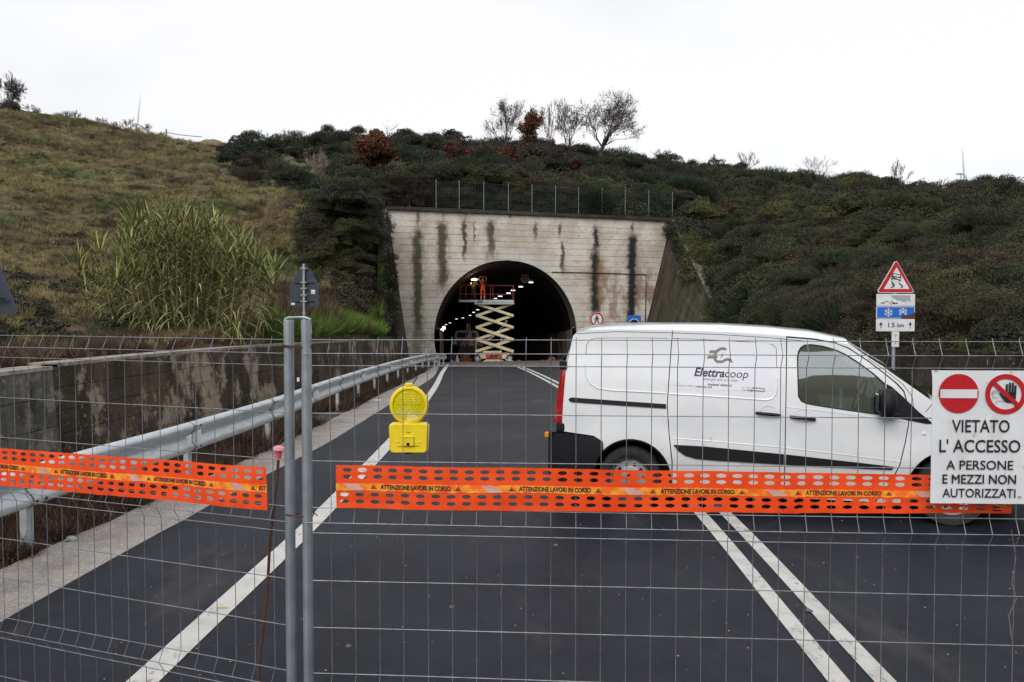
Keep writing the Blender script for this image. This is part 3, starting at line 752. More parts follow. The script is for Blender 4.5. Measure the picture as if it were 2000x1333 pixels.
def vpanel(name, outer, holes=(), off=0, m=None, parent=VAN, side=-1, step=.09, skirt=.02, rs=.07, mats=None):
    o2 = resamp(outer, rs); h2 = [resamp(h, rs) for h in holes]
    v, f = cdt(o2, h2, step); y = lambda x, z: side*(hw(x, z)+off)
    mb = MB(); V = [(x, y(x, z), z) for x, z in v]; a = V[f[0][0]]; b = V[f[0][1]]; c = V[f[0][2]]
    n_ = (Vector(b)-Vector(a)).cross(Vector(c)-Vector(a)); fl = (n_.y*side) < 0
    mb.add(V, [t[::-1] if fl else t for t in f])
    if skirt:
        for lp in [o2]+h2:
            k = len(lp); vs = [(x, y(x, z), z) for x, z in lp]+[(x, y(x, z)-side*skirt, z) for x, z in lp]
            mb.add(vs, [(i, (i+1) % k, k+(i+1) % k, k+i) for i in range(k)])
    return obj(name, mb, m or M['paint'], parent, smooth=True, angle=40)
def arc(cx_, cz, r_, a0_, a1_, n_=16): return [(cx_+r_*math.cos(R(a0_+(a1_-a0_)*i/n_)), cz+r_*math.sin(R(a0_+(a1_-a0_)*i/n_))) for i in range(n_+1)]
def top_between(x0, x1):
    pts = [(x0, edgez(x0))]+[p for p in EDGE if x0 < p[0] < x1]+[(x1, edgez(x1))]; return pts
s1x = lambda z: .43+.04*((z-1.1)/.75 if z > 1.1 else (1.1-z)/.6)
WIN = [(1.69, 1.60), (1.70, 1.655), (1.722, 1.70), (1.76, 1.728), (1.83, 1.733), (1.93, 1.72), (2.05, 1.685), (2.16, 1.632), (2.27, 1.557), (2.40, 1.456), (2.50, 1.362), (2.515, 1.25), (2.515, 1.05), (2.37, 1.062), (2.08, 1.098), (1.86, 1.128), (1.78, 1.142), (1.73, 1.165), (1.70, 1.215)]
for side in (-1, 1):
    # rear quarter
    rear = [(-.565, 1.80), (-.62, 1.60), (-.655, 1.45), (-.655, 1.44), (-.64, 1.44), (-.675, .86), (-.70, .86), (-.735, .79)]
    top = top_between(-.565, .472)[1:]
    q = [(-.735, .79), (-.33, .752), (-.235, .70)]+arc(.07, .33, .405, 138, 0, 16)+[(.475, .20), (.478, .52)]+[(s1x(z)-.004, z) for z in (.8, 1.1, 1.4, 1.7)]+top[::-1]+rear[:-1]
    vpanel('rear_side_panel', q, m=M['paint'], side=side)
    # recessed pressing outline (raised swage)
    # sliding door / mid panel
    z0 = .20
    mid = [(.487, z0), (.489, .52)]+[(s1x(z)+.005, z) for z in (.8, 1.1, 1.4, 1.7)]+top_between(.479, 1.590)+[(1.587, 1.5), (1.583, 1.1), (1.581, .6), (1.581, z0)]
    sd = vpanel('sliding_door', mid, side=side)
    fd = [(1.590, z0), (1.590, .6), (1.592, 1.1), (1.597, 1.5)]+top_between(1.60, 2.17)+[(2.34, 1.585), (2.46, 1.495), (2.60, 1.375), (2.655, 1.30), (2.535, 1.352), (2.535, 1.055)]
    WH = WIN
    fdo = [(1.590, z0), (1.590, .6), (1.592, 1.1), (1.597, 1.5)]+[(x, z-.015) for x, z in top_between(1.60, 2.05)]+[(2.17, 1.69), (2.34, 1.572), (2.47, 1.468), (2.60, 1.355), (2.66, 1.285), (2.70, 1.15), (2.705, .98), (2.68, .80), (2.63, .58), (2.55, .40), (2.48, .30), (2.42, z0)]
    dr = vpanel('front_door', fdo, holes=[WH], side=side)
    # A pillar + fender
    fen = [(2.06, edgez(2.06)-.008)]+top_between(2.07, 3.62)+[(3.78, .72), (3.84, .52), (3.83, .44)]+[(3.52, .44)]+arc(3.10, .33, .42, 15, 165, 16)+[(2.67, .33), (2.65, z0), (2.435, z0), (2.49, .29), (2.56, .39), (2.64, .575), (2.69, .80), (2.715, .98), (2.71, 1.15), (2.67, 1.295), (2.61, 1.365), (2.475, 1.48), (2.345, 1.585), (2.175, 1.702)]
    vpanel('front_wing', fen, side=side)
    vpanel('window_frame', WIN, holes=[[(x+(.014 if x < 2.1 else -.014)*(1 if abs(x-2.1) > .3 else .1), z+(.014 if z < 1.3 else -.014)) for x, z in WIN]], off=-.006, m=M['seam'], side=side, step=None, skirt=0, parent=dr)
    vpanel('window_glass', [(x*1.0, z) for x, z in WIN], off=-.014, m=M['glass'], side=side, step=.15, skirt=0, parent=dr)
    vpanel('corner_trim', [(2.51, 1.358), (2.56, 1.33), (2.66, 1.235), (2.80, 1.095), (2.93, .985), (2.86, .985), (2.68, 1.02), (2.51, 1.052)], off=.008, m=M['black'], side=side, step=.12)
    # black mouldings
    vpanel('slide_rail', [(-.60, 1.125), (-.585, 1.143), (-.56, 1.148)]+[(.418, 1.106), (.418, 1.062)]+[(-.56, 1.10), (-.585, 1.105)], off=.012, m=M['black'], side=side, step=None)
    vpanel('rub_strip', [(.497, .69), (.83, .683), (1.575, .637), (1.575, .535), (.93, .545), (.72, .556), (.61, .585), (.54, .635)], off=.016, m=M['black'], side=side, step=.12, parent=sd)
    vpanel('rub_strip', [(1.595, .636), (2.585, .56), (2.56, .53), (1.595, .534)], off=.016, m=M['black'], side=side, step=.12, parent=dr)
    vpanel('rear_bumper_corner', [(-.80, .778), (-.33, .742), (-.23, .695)]+arc(.07, .33, .40, 138, 185, 8)+[(-.36, .22), (-.70, .24), (-.79, .30)], off=.02, m=M['black'], side=side, step=.12, skirt=.05)
    for cx_, r0 in ((.07, .405), (3.10, .42)):
        oo = arc(cx_, .33, r0, 180, 0, 20); ii = arc(cx_, .33, r0-.016, 0, 180, 20)
        vpanel('arch_lip', oo+ii, off=.002, m=M['black'] if cx_ < 1 else M['paint'], side=side, step=None, skirt=.03)
        mb = MB(); ring = arc(cx_, .33, r0, 200, -20, 20)
        mb.grid([[(x, side*.87, z), (x, side*.52, z)] for x, z in ring], flip=side > 0); mb.add([(x, side*.52, z) for x, z in ring], [tuple(range(len(ring)))])
        obj('wheel_arch', mb, M['seam'], VAN)
    # tail light
    tl = [(-.655, 1.44), (-.64, 1.44), (-.675, .865), (-.735, .865), (-.75, .90), (-.70, 1.30)]
    mb = MB(); rr = []
    for z in [.87+i*.057 for i in range(11)]:
        t = (z-.87)/.57; xr_ = -.672+.034*t; xl_ = -.765+.075*t; y = hw(xr_, z)
        rr.append([(xr_, side*(y+.004), z), ((xr_+xl_)/2-.01, side*(y+.004), z), (xl_, side*(y-.03), z), (xl_-.02, side*(y-.10), z)])
    mb.grid(rr, flip=side < 0); obj('tail_light', mb, M['taillight'], VAN, smooth=True)
    mb = MB(); mb.box((-.69, side*.855, .825), (.09, .08, .085), bev=.01); mb.box((-.665, side*.848, 1.485), (.075, .07, .09), bev=.01); obj('tail_light_trim', mb, M['black'], VAN)
    # handles
    for hx, hz, par in ((1.42, 1.035, sd), (1.745, 1.006, dr)):
        mb = MB(); y = side*(hw(hx, hz)+.001); n_ = 20
        rows = [[(hx+.075*k_*math.cos(2*math.pi*i/n_), y-side*(.0 if k_ > .9 else .018)+side*.001*(k_ > .9), hz+.022+.06*k_*math.sin(2*math.pi*i/n_)) for i in range(n_+1)] for k_ in (1.0, .82, .4, .01)]
        mb.grid(rows, flip=side > 0); cup = obj('handle_cup', mb, M['paint'], par, smooth=True)
        mb = MB(); mb.tube([(hx-.118, y+side*.012, hz+.010), (hx-.06, y+side*.034, hz+.006), (hx+.03, y+side*.036, hz), (hx+.118, y+side*.014, hz-.010)], [.014, .016, .017, .016], 8)
        obj('handle', mb, M['black'], par, smooth=True)
    mb = MB(); mb.lathe([(0, .010), (.014, .009), (.022, .004), (.024, 0)], frame((2.846, side*hw(2.846, .886), .886), (-side if side < 0 else -1, 0, 0), (0, 0, 1)) if side > 0 else frame((2.846, -hw(2.846, .886), .886), (1, 0, 0), (0, 0, 1)), 16)
    obj('side_repeater', mb, M['signwhite'], VAN, smooth=True)
    # mirror: shaped housing and arm
    mb = MB(); rows = []
    for i in range(9):
        t = i/8; z = 1.052+.262*t; a = math.sin(math.pi*min(1, max(.0, .12+.80*t)))**.45; n_ = 14; r_ = []
        for j in range(n_+1):
            q = 2*math.pi*j/n_; r_.append((2.495+.092*a*math.cos(q)+.01*t, side*(1.02+.105*a*math.sin(q)), z))
        rows.append(r_)
    mb.grid(rows, flip=side < 0); mb.add(rows[0][:-1], [tuple(range(14))]); mb.add(rows[-1][:-1], [tuple(range(14))])
    mb.box((2.575, side*.94, 1.07), (.07, .14, .045), bev=.012)
    mi_ = obj('mirror', mb, M['black'], VAN, smooth=True, angle=60)
    mb = MB(); mb.box((2.408, side*1.02, 1.185), (.008, .15, .17), bev=.003); obj('mirror_glass', mb, M['windscreen'], mi_)
    # swage lines: thin raised rounded beads
    def bead(pts, r_=.007, m=M['paint'], off=.0, par=VAN):
        pts = resamp(pts, .06, False); mb = MB(); mb.tube([(x, side*(hw(x, z)+off), z) for x, z in pts], r_, 6); obj('pressing_line', mb, m, par, smooth=True)
    bead([(-.43, 1.50), (-.42, 1.385), (-.37, 1.30), (-.29, 1.25), (-.15, 1.232), (.2, 1.223), (.42, 1.215)], .009)
    bead([(.45, 1.212), (.8, 1.20), (1.2, 1.182), (1.40, 1.172), (1.46, 1.19), (1.495, 1.24), (1.505, 1.4)], .009, par=sd)
    bead([(-.425, 1.60), (-.42, 1.70), (-.385, 1.755), (-.32, 1.775), (.1, 1.782), (.43, 1.778)], .003, M['seam'], -.001)
    bead([(.475, 1.778), (.9, 1.765), (1.38, 1.74), (1.46, 1.725), (1.495, 1.69), (1.50, 1.5)], .003, M['seam'], -.001, sd)
    bead([(-.53, 1.822), (-.1, 1.845), (.48, 1.836), (.95, 1.822), (1.41, 1.795), (1.75, 1.765)], .003, M['seam'], .0)
    bead([(1.60, 1.11), (2.0, 1.075), (2.5, 1.02), (2.69, .995)], .004, par=dr)
    bead([(1.593, .70), (2.1, .66), (2.64, .61)], .005, par=dr)
    bead([(.5, .755), (1.0, .735), (1.575, .702)], .005, par=sd)
    bead([(2.345, 1.60), (2.50, 1.488), (2.66, 1.355), (2.74, 1.24), (2.755, 1.13)], .0028, M['seam'], .001)
    bead([(2.86, 1.095), (2.93, 1.19)], .0028, M['seam'], .001)
    bead([(-.575, 1.78), (-.60, 1.66), (-.63, 1.50)], .003, M['seam'], .001)
    if side == -1:
        y = lambda x, z: -(hw(x, z)+.003)
        dc = vpanel('decal', rrect(.50, 1.262, 1.455, 1.745, .06), off=.0016, m=M['decal'], side=-1, step=.1, skirt=0, parent=sd)
        # lettering laid on the side surface
        def letter(items, m, nm):
            mb = MB()
            for it in items:
                s, x0, z0_, size, kw = it; vs, fs = text_geo(s, size=size, **kw); sl_ = kw.get('_sl', 0)
                mb.add([(x0+a, -(hw(x0+a, z0_+b)+.0032), z0_+b-.03*a) for a, b in vs], fs)
            obj(nm, mb, m, sd)
        letter([('Elettra', .842, 1.432, .118, dict(shear=.25, bold=.003, sx=.95)), ('', 1, 1, .1, {})][:1]+[('coop', 1.108, 1.425, .118, dict(shear=.25, sx=.98))], M['ink'], 'lettering')
        letter([('energia alle tue idee', .957, 1.366, .042, dict(shear=.25))], M['inkgrey'], 'lettering')
        letter([('via', .528, 1.327, .022, {}), ('via Austella, 2 84022', .60, 1.297, .022, {})], M['inkgrey'], 'lettering')
        letter([('tel. (+39)', 1.205, 1.29, .022, {}), ('mail.', 1.188, 1.268, .022, {})], M['inkgrey'], 'lettering')
        letter([('impianti elettrici', .95, 1.314, .036, dict(bold=.0006))], M['ink'], 'lettering')
        letter([('CAMPAGNA (SA)', .79, 1.289, .022, dict(bold=.0005))], M['ink'], 'lettering')
        letter([('338 99 90 226', 1.325, 1.287, .022, dict(bold=.0005)), ('info@elettracoop.it', 1.302, 1.264, .022, dict(bold=.0005))], M['ink'], 'lettering')
        EM = lambda x, z: (.962+(x-.955)*.74, 1.612+(z-1.60)*.78)
        def flat(poly, m, nm, hol=()):
            v, f = cdt(poly, hol, None); mb = MB(); mb.add([(x, -(hw(x, z)+.0034), z) for x, z in v], [t for t in f]); return mb
        def sw(pts, w_):   # stroke polygon
            l_ = []; r_ = []
            for i, p in enumerate(pts):
                a = Vector(pts[max(0, i-1)]); b = Vector(pts[min(len(pts)-1, i+1)]); d_ = (b-a).normalized(); n_ = Vector((-d_.y, d_.x)); ww = w_[i] if isinstance(w_, list) else w_
                l_.append(tuple(Vector(p)+n_*ww/2)); r_.append(tuple(Vector(p)-n_*ww/2))
            return l_+r_[::-1]
        mb = MB()
        ox, oz = .955, 1.60      # plug-shaped emblem: C ring with two prongs and a tail
        ring = [(ox+.085*math.cos(R(q))+.05*0, oz+.088*math.sin(R(q))) for q in range(55, 262, 9)]
        ring = [(x+(z-oz)*.25, z) for x, z in ring]
        tail = ring+[(ox+.02, oz-.083), (ox+.055, oz-.058), (ox+.09, oz-.05), (ox+.125, oz-.062), (ox+.15, oz-.095)]
        v, f = cdt(sw(tail, [.02]+[.036]*(len(tail)-2)+[.012])); mb.add([(x, -(hw(x, z)+.0034), z) for x, z in [EM(*q) for q in v]], f)
        for zz_, xx_ in ((1.645, .0), (1.575, -.025)):
            pl = [(ox-.165+xx_, zz_-.019), (ox-.055, zz_-.019), (ox-.045, zz_+.019), (ox-.15+xx_, zz_+.019)]
            mb.add([(x, -(hw(x, z)+.0036), z) for x, z in [EM(*q) for q in pl]], [(0,1,2,3)])
        bl = [(ox+.035, oz+.045), (ox-.01, oz-.008), (ox+.012, oz-.006), (ox-.022, oz-.055), (ox+.035, oz+.004), (ox+.012, oz+.002)]
        mb.add([(x, -(hw(x, z)+.0036), z) for x, z in [EM(*q) for q in bl]], [(0,1,5), (1,2,4,5), (2,3,4)])
        obj('emblem', mb, M['inkolive'], sd)
# roof, windscreen and bonnet loft
CROWN = [(-.60, 1.80), (-.54, 1.88), (-.40, 1.915), (-.1, 1.93), (.48, 1.935), (.95, 1.93), (1.41, 1.905), (1.85, 1.865), (2.20, 1.79), (2.38, 1.665), (2.55, 1.555), (2.74, 1.42), (2.98, 1.245), (3.20, 1.11), (3.50, 1.03), (3.76, .90), (3.92, .74), (3.97, .52), (3.93, .28)]
def loft(i0, i1, m, name, sub=10, parent=VAN):
    rows = []
    for i in range(i0, i1+1):
        ex, ez = EDGE[i]; cx_, cz = CROWN[i]; w_ = hw(ex, ez); r_ = []
        for j in range(-sub, sub+1):
            t = abs(j)/sub; s_ = 1 if j > 0 else -1
            k = 1-t**(2.6 if i < 9 else 3.0); kx = 1-t**2.4
            r_.append((ex+(cx_-ex)*kx, s_*w_*t*(1), ez+(cz-ez)*k))
        rows.append(r_)
    mb = MB(); mb.grid(rows); return obj(name, mb, m, parent, smooth=True, angle=60)
loft(0, 8, M['paint'], 'roof'); loft(8, 12, M['windscreen'], 'windscreen'); loft(12, 15, M['paint'], 'bonnet')
nose = loft(15, 18, M['paint'], 'nose')
mb = MB(); 
for sz in (0,): mb.tube([(3.0, -.55, 1.205), (2.95, -.1, 1.22), (2.75, .3, 1.36)], .01, 5)
obj('wiper', mb, M['black'], VAN)
mb = MB(); mb.box((3.985, 0, .62), (.05, .9, .16), bev=.02); mb.box((3.96, 0, .38), (.12, 1.3, .18), bev=.03); obj('grille', mb, M['black'], VAN)
for s in (-1, 1):
    mb = MB(); mb.box((3.70, s*.72, .82), (.30, .22, .17), rot=(0, .5, -s*.55), bev=.05); obj('headlight', mb, M['windscreen'], VAN)
# rear face
rows = []
for (x, z) in [(-.76, .25), (-.755, .6), (-.735, .79), (-.70, 1.1), (-.665, 1.44), (-.62, 1.62), (-.565, 1.80)]:
    rows.append([(x-.035*(1-(abs(j)/6)**2), j/6*hw(x, z), z) for j in range(-6, 7)])
mb = MB(); mb.grid(rows, flip=True); obj('rear_doors', mb, M['paint'], VAN, smooth=True)
rows = []
for (x, z) in [(-.66, .22), (-.80, .24), (-.84, .32), (-.84, .70), (-.82, .775), (-.70, .785)]:
    rows.append([(x-.03*(1-(abs(j)/6)**2)+(.05 if abs(j) == 6 else 0), j/6*.915, z) for j in range(-6, 7)])
mb = MB(); mb.grid(rows, flip=True); rb = obj('rear_bumper', mb, M['black'], VAN, smooth=True)
mb = MB(); mb.box((-.842, -.845, .735), (.045, .06, .055), bev=.008); obj('reflector', mb, M['orange'], VAN)
mb = MB(); mb.box((1.55, 0, .26), (4.3, 1.5, .16)); mb.box((1.6, 0, .42), (2.2, 1.64, .3)); obj('underbody', mb, M['seam'], VAN)
mb = MB(); mb.box((1.55, 0, 1.15), (.03, 1.62, 1.3)); obj('bulkhead', mb, M['cloth'], VAN)
mb = MB(); mb.box((2.75, 0, .98), (.5, 1.6, .16), bev=.05); dsh = obj('dashboard', mb, M['cloth'], VAN)
st = MB(); st.tube([(2.47+.13*math.sin(q)*.5, .42+.19*math.cos(q), 1.12+.17*math.sin(q)) for q in [i*math.pi/10 for i in range(20)]], .013, 6, closed=True); obj('steering_wheel', st, M['black'], VAN, smooth=True)
for y in (-.45, .42):
    mb = MB(); mb.box((1.86, y, 1.12), (.14, .46, .66), rot=(0, -.18, 0), bev=.05); mb.box((1.77, y, 1.52), (.10, .26, .18), rot=(0, -.18, 0), bev=.04); mb.box((2.1, y, .82), (.5, .46, .16), bev=.05)
    obj('seat', mb, M['cloth'], VAN, smooth=True)
mb = MB(); mb.box((2.1, 0, .66), (1.2, 1.7, .06)); obj('cab_floor', mb, M['cloth'], VAN)
def wheel(x, y, s):
    wh = thing('wheel', None, None, (x, y, .322)); wh.parent = VAN
    Mx = Matrix.Rotation(s*R(90), 4, 'X') if s < 0 else Matrix.Rotation(R(-90), 4, 'X')
    Mx = frame((0, 0, 0), (1, 0, 0), (0, 0, 1)) if s < 0 else frame((0, 0, 0), (-1, 0, 0), (0, 0, 1))
    mb = MB(); mb.lathe([(.205, -.09), (.255, -.105), (.305, -.10), (.322, -.07), (.322, .07), (.305, .10), (.255, .105), (.215, .09), (.205, .075)], Mx, 40); obj('tyre', mb, M['rubber'], wh, smooth=True, angle=50)
    mb = MB(); mb.lathe([(.207, .092), (.20, .080), (.19, .055), (.165, .048), (.11, .060), (.06, .068), (.0, .070)], Mx, 40)
    mb.lathe([(.207, .075), (.207, -.09)], Mx, 40)
    rim = obj('rim', mb, M['alloy'], wh, smooth=True, angle=30)
    mb = MB()
    for i in range(10):
        q = 2*math.pi*i/10; mb.lathe([(0, .003), (.017, .002), (.019, -.004)], Mx @ Matrix.Translation((.135*math.cos(q), .135*math.sin(q), .058)), 10)
    mb.lathe([(0, .078), (.03, .077), (.038, .068)], Mx, 16)
    mb.tube([Mx @ Vector((.188*math.cos(q*.2094), .188*math.sin(q*.2094), .058)) for q in range(30)], .004, 5, closed=True)
    obj('wheel_holes', mb, M['black'], wh)
for x in (.05, 3.10):
    for s in (-1, 1): wheel(x, s*.79, s)

# ------------------------------------------------------------------ temporary mesh fence
ROWS = [1.936, 1.881, 1.829, 1.631, 1.433, 1.236, 1.181, 1.130, .930, .732, .536, .481, .430, .232, .034]
FOLD = {1.881, 1.181, .481}
def zig(z, pairs=((1.936, 1.881, 1.829), (1.236, 1.181, 1.130), (.536, .481, .430))): return 0
def fence_panel(label, A, B, s0, post_px):
    A = Vector(A); B = Vector(B); L_ = (B-A).length; ux = (B-A)/L_
    nn = Vector((ux.y, -ux.x, 0)) if ux.x > 0 else Vector((-ux.y, ux.x, 0))    # toward camera
    if nn.y > 0: nn = -nn
    f = thing('mesh_fence_panel', label, 'fence panel', (A.x, A.y, 0), 0, 'temporary mesh fence panels across the road')
    sag = lambda s: .006*mnoise.noise(Vector((s*.8, L_, 1)))
    for z in ROWS:
        fo = .034 if z in FOLD else 0; mb = MB()
        mb.tube([A+ux*s+nn*(fo+sag(s)+.002)+Vector((0, 0, z+.004*mnoise.noise(Vector((s*.6, z*3, 2))))) for s in [L_*i/24 for i in range(25)]], .0020, 6)
        obj('horizontal_wire', mb, M['wire'], f, world=True, smooth=True)
    s = s0
    while s < L_-.02:
        mb = MB(); pts = []
        for z in [1.948]+ROWS:
            fo = .030 if z in FOLD else 0; pts.append(A+ux*(s+.0025*mnoise.noise(Vector((s*9, z*2, 3))))+nn*(fo+sag(s))+Vector((0, 0, z-(.004 if z in FOLD else 0))))
        mb.tube(pts, .0017, 5); obj('vertical_wire', mb, M['wire'], f, world=True, smooth=True); s += .1015
    return f, ux, nn
PR = P(598.5, 800, 3.385); PL = P(564.5, 800, 3.40); PR.z = 0; PL.z = 0
RA = (PR.x, PR.y, 0); RB = (PR.x+3.5*.9978, PR.y-3.5*.066, 0)
LA = (PL.x, PL.y, 0); LB = (PL.x-3.2*.932, PL.y+3.2*.362, 0)
fR, uR, nR = fence_panel('galvanised mesh panel in front of the van, hung with the lamp and sign', RA, RB, .10, 598)
fL, uL, nL = fence_panel('galvanised mesh panel left of the two posts, angled away to the left', LA, LB, .085, 565)
M['concfoot'] = mat('concrete_fence_foot', (.33, .32, .30), .95, 0, (.2, .19, .18), 12, bump=.5)
for f, p, q in ((fR, PR, Vector(RB)), (fL, PL, Vector(LB))):
    for e in (p, q):
        e = Vector((e[0], e[1], 0)); mb = MB(); mb.tube([e+Vector((0, 0, .0)), e+Vector((0, 0, .9)), e+Vector((.002, 0, 2.018))], .0212, 16); po = obj('post', mb, M['galv'], f, world=True, smooth=True, angle=50)
    mb = MB(); a = p; b = Vector((q[0], q[1], 0)); mb.tube([a+Vector((0, 0, .10)), b+Vector((0, 0, .10))], .015, 8); obj('bottom_rail', mb, M['galv'], f, world=True, smooth=True)
for i, (p, lab) in enumerate(((PL.lerp(PR, .5), 'concrete foot holding the two fence posts'), (Vector(RB), 'concrete foot at the right end of the mesh fence'), (Vector(LB), 'concrete foot at the left end of the mesh fence'))):
    mb = MB(); mb.box((p[0], p[1], .065), (.62, .24, .12), bev=.025); obj('foot', mb, M['concfoot'], fL if i == 2 else fR, world=True)
cp = MB(); zt_ = 2.022
cp.tube([PL+Vector((-.012, 0, zt_-.03)), PL+Vector((-.012, 0, zt_)), PL+Vector((.0, 0, zt_+.006)), PR+Vector((.0, -.004, zt_+.006)), PR+Vector((.018, 0, zt_)), PR+Vector((.022, 0, zt_-.06))], .0045, 8)
tag(obj('fence_coupler', cp, M['galv'], smooth=True), 'bent steel rod hooked over the tops of both fence posts', 'coupler')
def wrap(z, lab, m, tw=1):
    c = (PL+PR)/2; h_ = (PR-PL).length/2; pts = []
    for k in range(tw):
        for i in range(24):
            q = 2*math.pi*i/24; x = math.copysign(min(abs(math.cos(q))*1.35, 1), math.cos(q)); pts.append(Vector((c.x+x*h_*1.0+.024*math.cos(q), c.y+.025*math.sin(q), z+.006*k+.004*math.sin(q*2+k))))
    mb = MB(); mb.tube(pts, .0028, 5, closed=True); mb.tube([pts[6]+Vector((.03, -.003, 0)), pts[6]+Vector((.06, -.02, .012)), pts[6]+Vector((.075, -.01, -.01))], .002, 4)
    tag(obj('tie_wire', mb, m, smooth=True), lab, 'tie wire')
wrap(1.905, 'rusty wire binding the two fence posts near their tops', M['rust'], 2)
wrap(1.205, 'thin rusty wire binding the two fence posts at tape height', M['rust'])

# tapes
M['tape'] = mat('orange_barrier_plastic', (.92, .095, .012), .38, 0, (.74, .050, .006), 5, 7, .3, .7)
_b = M['tape'].node_tree.nodes['Principled BSDF']; _b.inputs['Subsurface Weight'].default_value = 0
M['tapeprint'] = mat('tape_printed_amber', (.88, .36, .03), .45, 0, (.88, .15, .015), 26, 6, .42, .56)
M['tapeclear'] = mat('tape_worn_patch', (.66, .40, .35), .4, 0, (.58, .28, .23), 15)
M['tapeink'] = mat('tape_black_ink', (.035, .012, .02), .6)
def tape(label, A, ux, nn, s0, s1, ztop, zbot, patt0, pitch=.0635, period=.572):
    off = .0075
    def pos(s, t):      # t 0 top .. 1 bottom
        zt_ = ztop(s); zb = zbot(s); w_ = .004*mnoise.noise(Vector((s*2.2, t*1.5, 7)))+.004*abs(mnoise.noise(Vector((s*6+t*2, t*2.5, 1))))+.0015*mnoise.noise(Vector((s*9, t*3, 1)))
        return A+ux*s+nn*(off+w_)+Vector((0, 0, zt_+(zb-zt_)*t+.0015*mnoise.noise(Vector((s*14, t*4, 2)))+.0055*mnoise.noise(Vector((s*2.6, t*.7, A.x)))*(1 if t > .5 else .6)))
    o = tag(bpy.data.objects.new('barrier_tape', bpy.data.meshes.new('barrier_tape')), label, 'barrier tape', 'orange barrier tapes')
    H_ = .178; outer = resamp([(s0, 0), (s1, 0), (s1, -H_), (s0, -H_)], .02); 
    outer = [(x+(.006*mnoise.noise(Vector((y*60, x, 4))) if x in (s0, s1) else 0), y) for x, y in outer]
    holes = []
    for t, sh in ((.107, 0), (.262, .0), (.68, -.012), (.845, -.012)):
        s = s0+.035+sh+.012
        while s < s1-.03: holes.append(ell(s, -t*H_, .0195*rnd.uniform(.94, 1.06), .0086, 12)); s += pitch
    v, f = cdt(outer, holes, .03)
    me = bpy.data.meshes.new('barrier_tape'); me.from_pydata([tuple(pos(x, -y/H_)) for x, y in v], [], f); me.materials.append(M['tape']); me.polygons.foreach_set('use_smooth', [True]*len(me.polygons))
    o.data = me; COL.objects.link(o)
    pr = MB(); cl = MB(); tx = MB()
    n_ = int((s1-s0)/.012); rows = []; rj = random.Random(3)
    rows = [[pos(s0+(s1-s0)*i/n_, t)+nn*.0016 for t in (.408+.012*rj.random(), .5, .575+.025*rj.random())] for i in range(n_+1)]
    pr.grid(rows, flip=True); ps = obj('printed_band', pr, M['tapeprint'], o)
    s = patt0
    while s > s0: s -= period
    while s < s1:
        a = max(s0, s-.115); b_ = s-.02
        if b_ > s0+.02:
            q = [(a, .42), (min(b_-.04, s1), .42), (min(b_, s1), .575), (max(s0, a+.035), .585)]
            cl.add([pos(x, t)+nn*.0028 for x, t in q], [(0,3,2,1)])
        def tput(st_, s_, size, **kw):
            vs, fs = text_geo(st_, size=size, **kw); mx_ = s_+max(x for x, y in vs)
            if mx_ > s1:
                fs = [f_ for f_ in fs if all(s_+vs[i][0] < s1 for i in f_)]
            fs = [f_ for f_ in fs if all(s_+vs[i][0] > s0 for i in f_)]
            if fs: tx.add([pos(s_+x, .497-y/H_)+nn*.0036 for x, y in vs], fs)
        tput('ATTENZIONE LAVORI IN CORSO', s+.19, .0265, bold=.0009, sx=.74)
        for ds in (.014, .366):     # triangle pictogram
            c = s+ds
            if not s0+.02 < c < s1-.02: continue
            tri = [(c-.012, .535), (c+.012, .535), (c, .445)]; tri2 = [(c-.0075, .522), (c+.0075, .522), (c, .468)]
            tx.add([pos(x, t)+nn*.0036 for x, t in tri+tri2], [(0,1,4,3), (1,2,5,4), (2,0,3,5)])
            tx.add([pos(x, t)+nn*.0036 for x, t in ((c-.003, .52), (c+.003, .518), (c+.001, .49), (c-.003, .49))], [(0,1,2,3)])
        s += period
    obj('worn_patch', cl, M['tapeclear'], o); obj('lettering', tx, M['tapeink'], o)
    return o
def s_on(A, ux, px):   # distance along panel where the picture column px falls
    t = (px-1000)/FPX; return (t*A.y-A.x)/(ux.x-t*ux.y)
sR0 = s_on(PR, uR, 655); sR1 = s_on(PR, uR, 1981); sLr = s_on(PL, uL, 520)
tape('long orange warning tape stretched across the panel in front of the van', PR, uR, nR, sR0, sR1, lambda s: 1.418-.004*s+.028*max(0, s-2.15)*0-(.115*max(0, s-2.53)/.35 if s > 2.53 else 0), lambda s: 1.240+.006*s-(.005 if s < 2 else 0), s_on(PR, uR, 722))
PLn = PL+uL*3.1
uLr = -uL
tape('shorter orange warning tape on the left panel, beside the posts', PLn, uLr, nL, .05, 3.1-sLr, lambda s: 1.368+.009*s, lambda s: 1.183+.0105*s, 3.1-s_on(PL, uL, 289)-.012)

# warning lamp
BP = P(799, 791, 3.425)
LM = thing('warning_lamp', 'yellow battery warning lamp hanging on the mesh by a black wire handle', 'warning lamp', (BP.x, BP.y, BP.z))
M['yel'] = mat('yellow_plastic', (.88, .68, .02), .38, 0, (.80, .60, .015), 14, bump=.03)
def lensm():
    m = newmat('yellow_lens', .12, 0, .6); n = NB(m); n.b.inputs['Transmission Weight'].default_value = .35; n.b.inputs['Coat Weight'].default_value = .5
    n.color(n.mix(n.noise(60, 3), (1.0, .92, .01), (.88, .74, .005))); return m
M['lens'] = lensm()
Fm = frame((0, 0, 0), (1, 0, 0), (0, 0, 1))
mb = MB(); mb.lathe([(.0, -.03), (.060, -.028), (.078, -.012), (.0815, .0), (.081, .010), (.076, .016), (.068, .017), (.0665, .010)], Fm, 48); obj('lens_ring', mb, M['yel'], LM, smooth=True, angle=30)
mb = MB(); ring_pts = [(.0668, .008)]
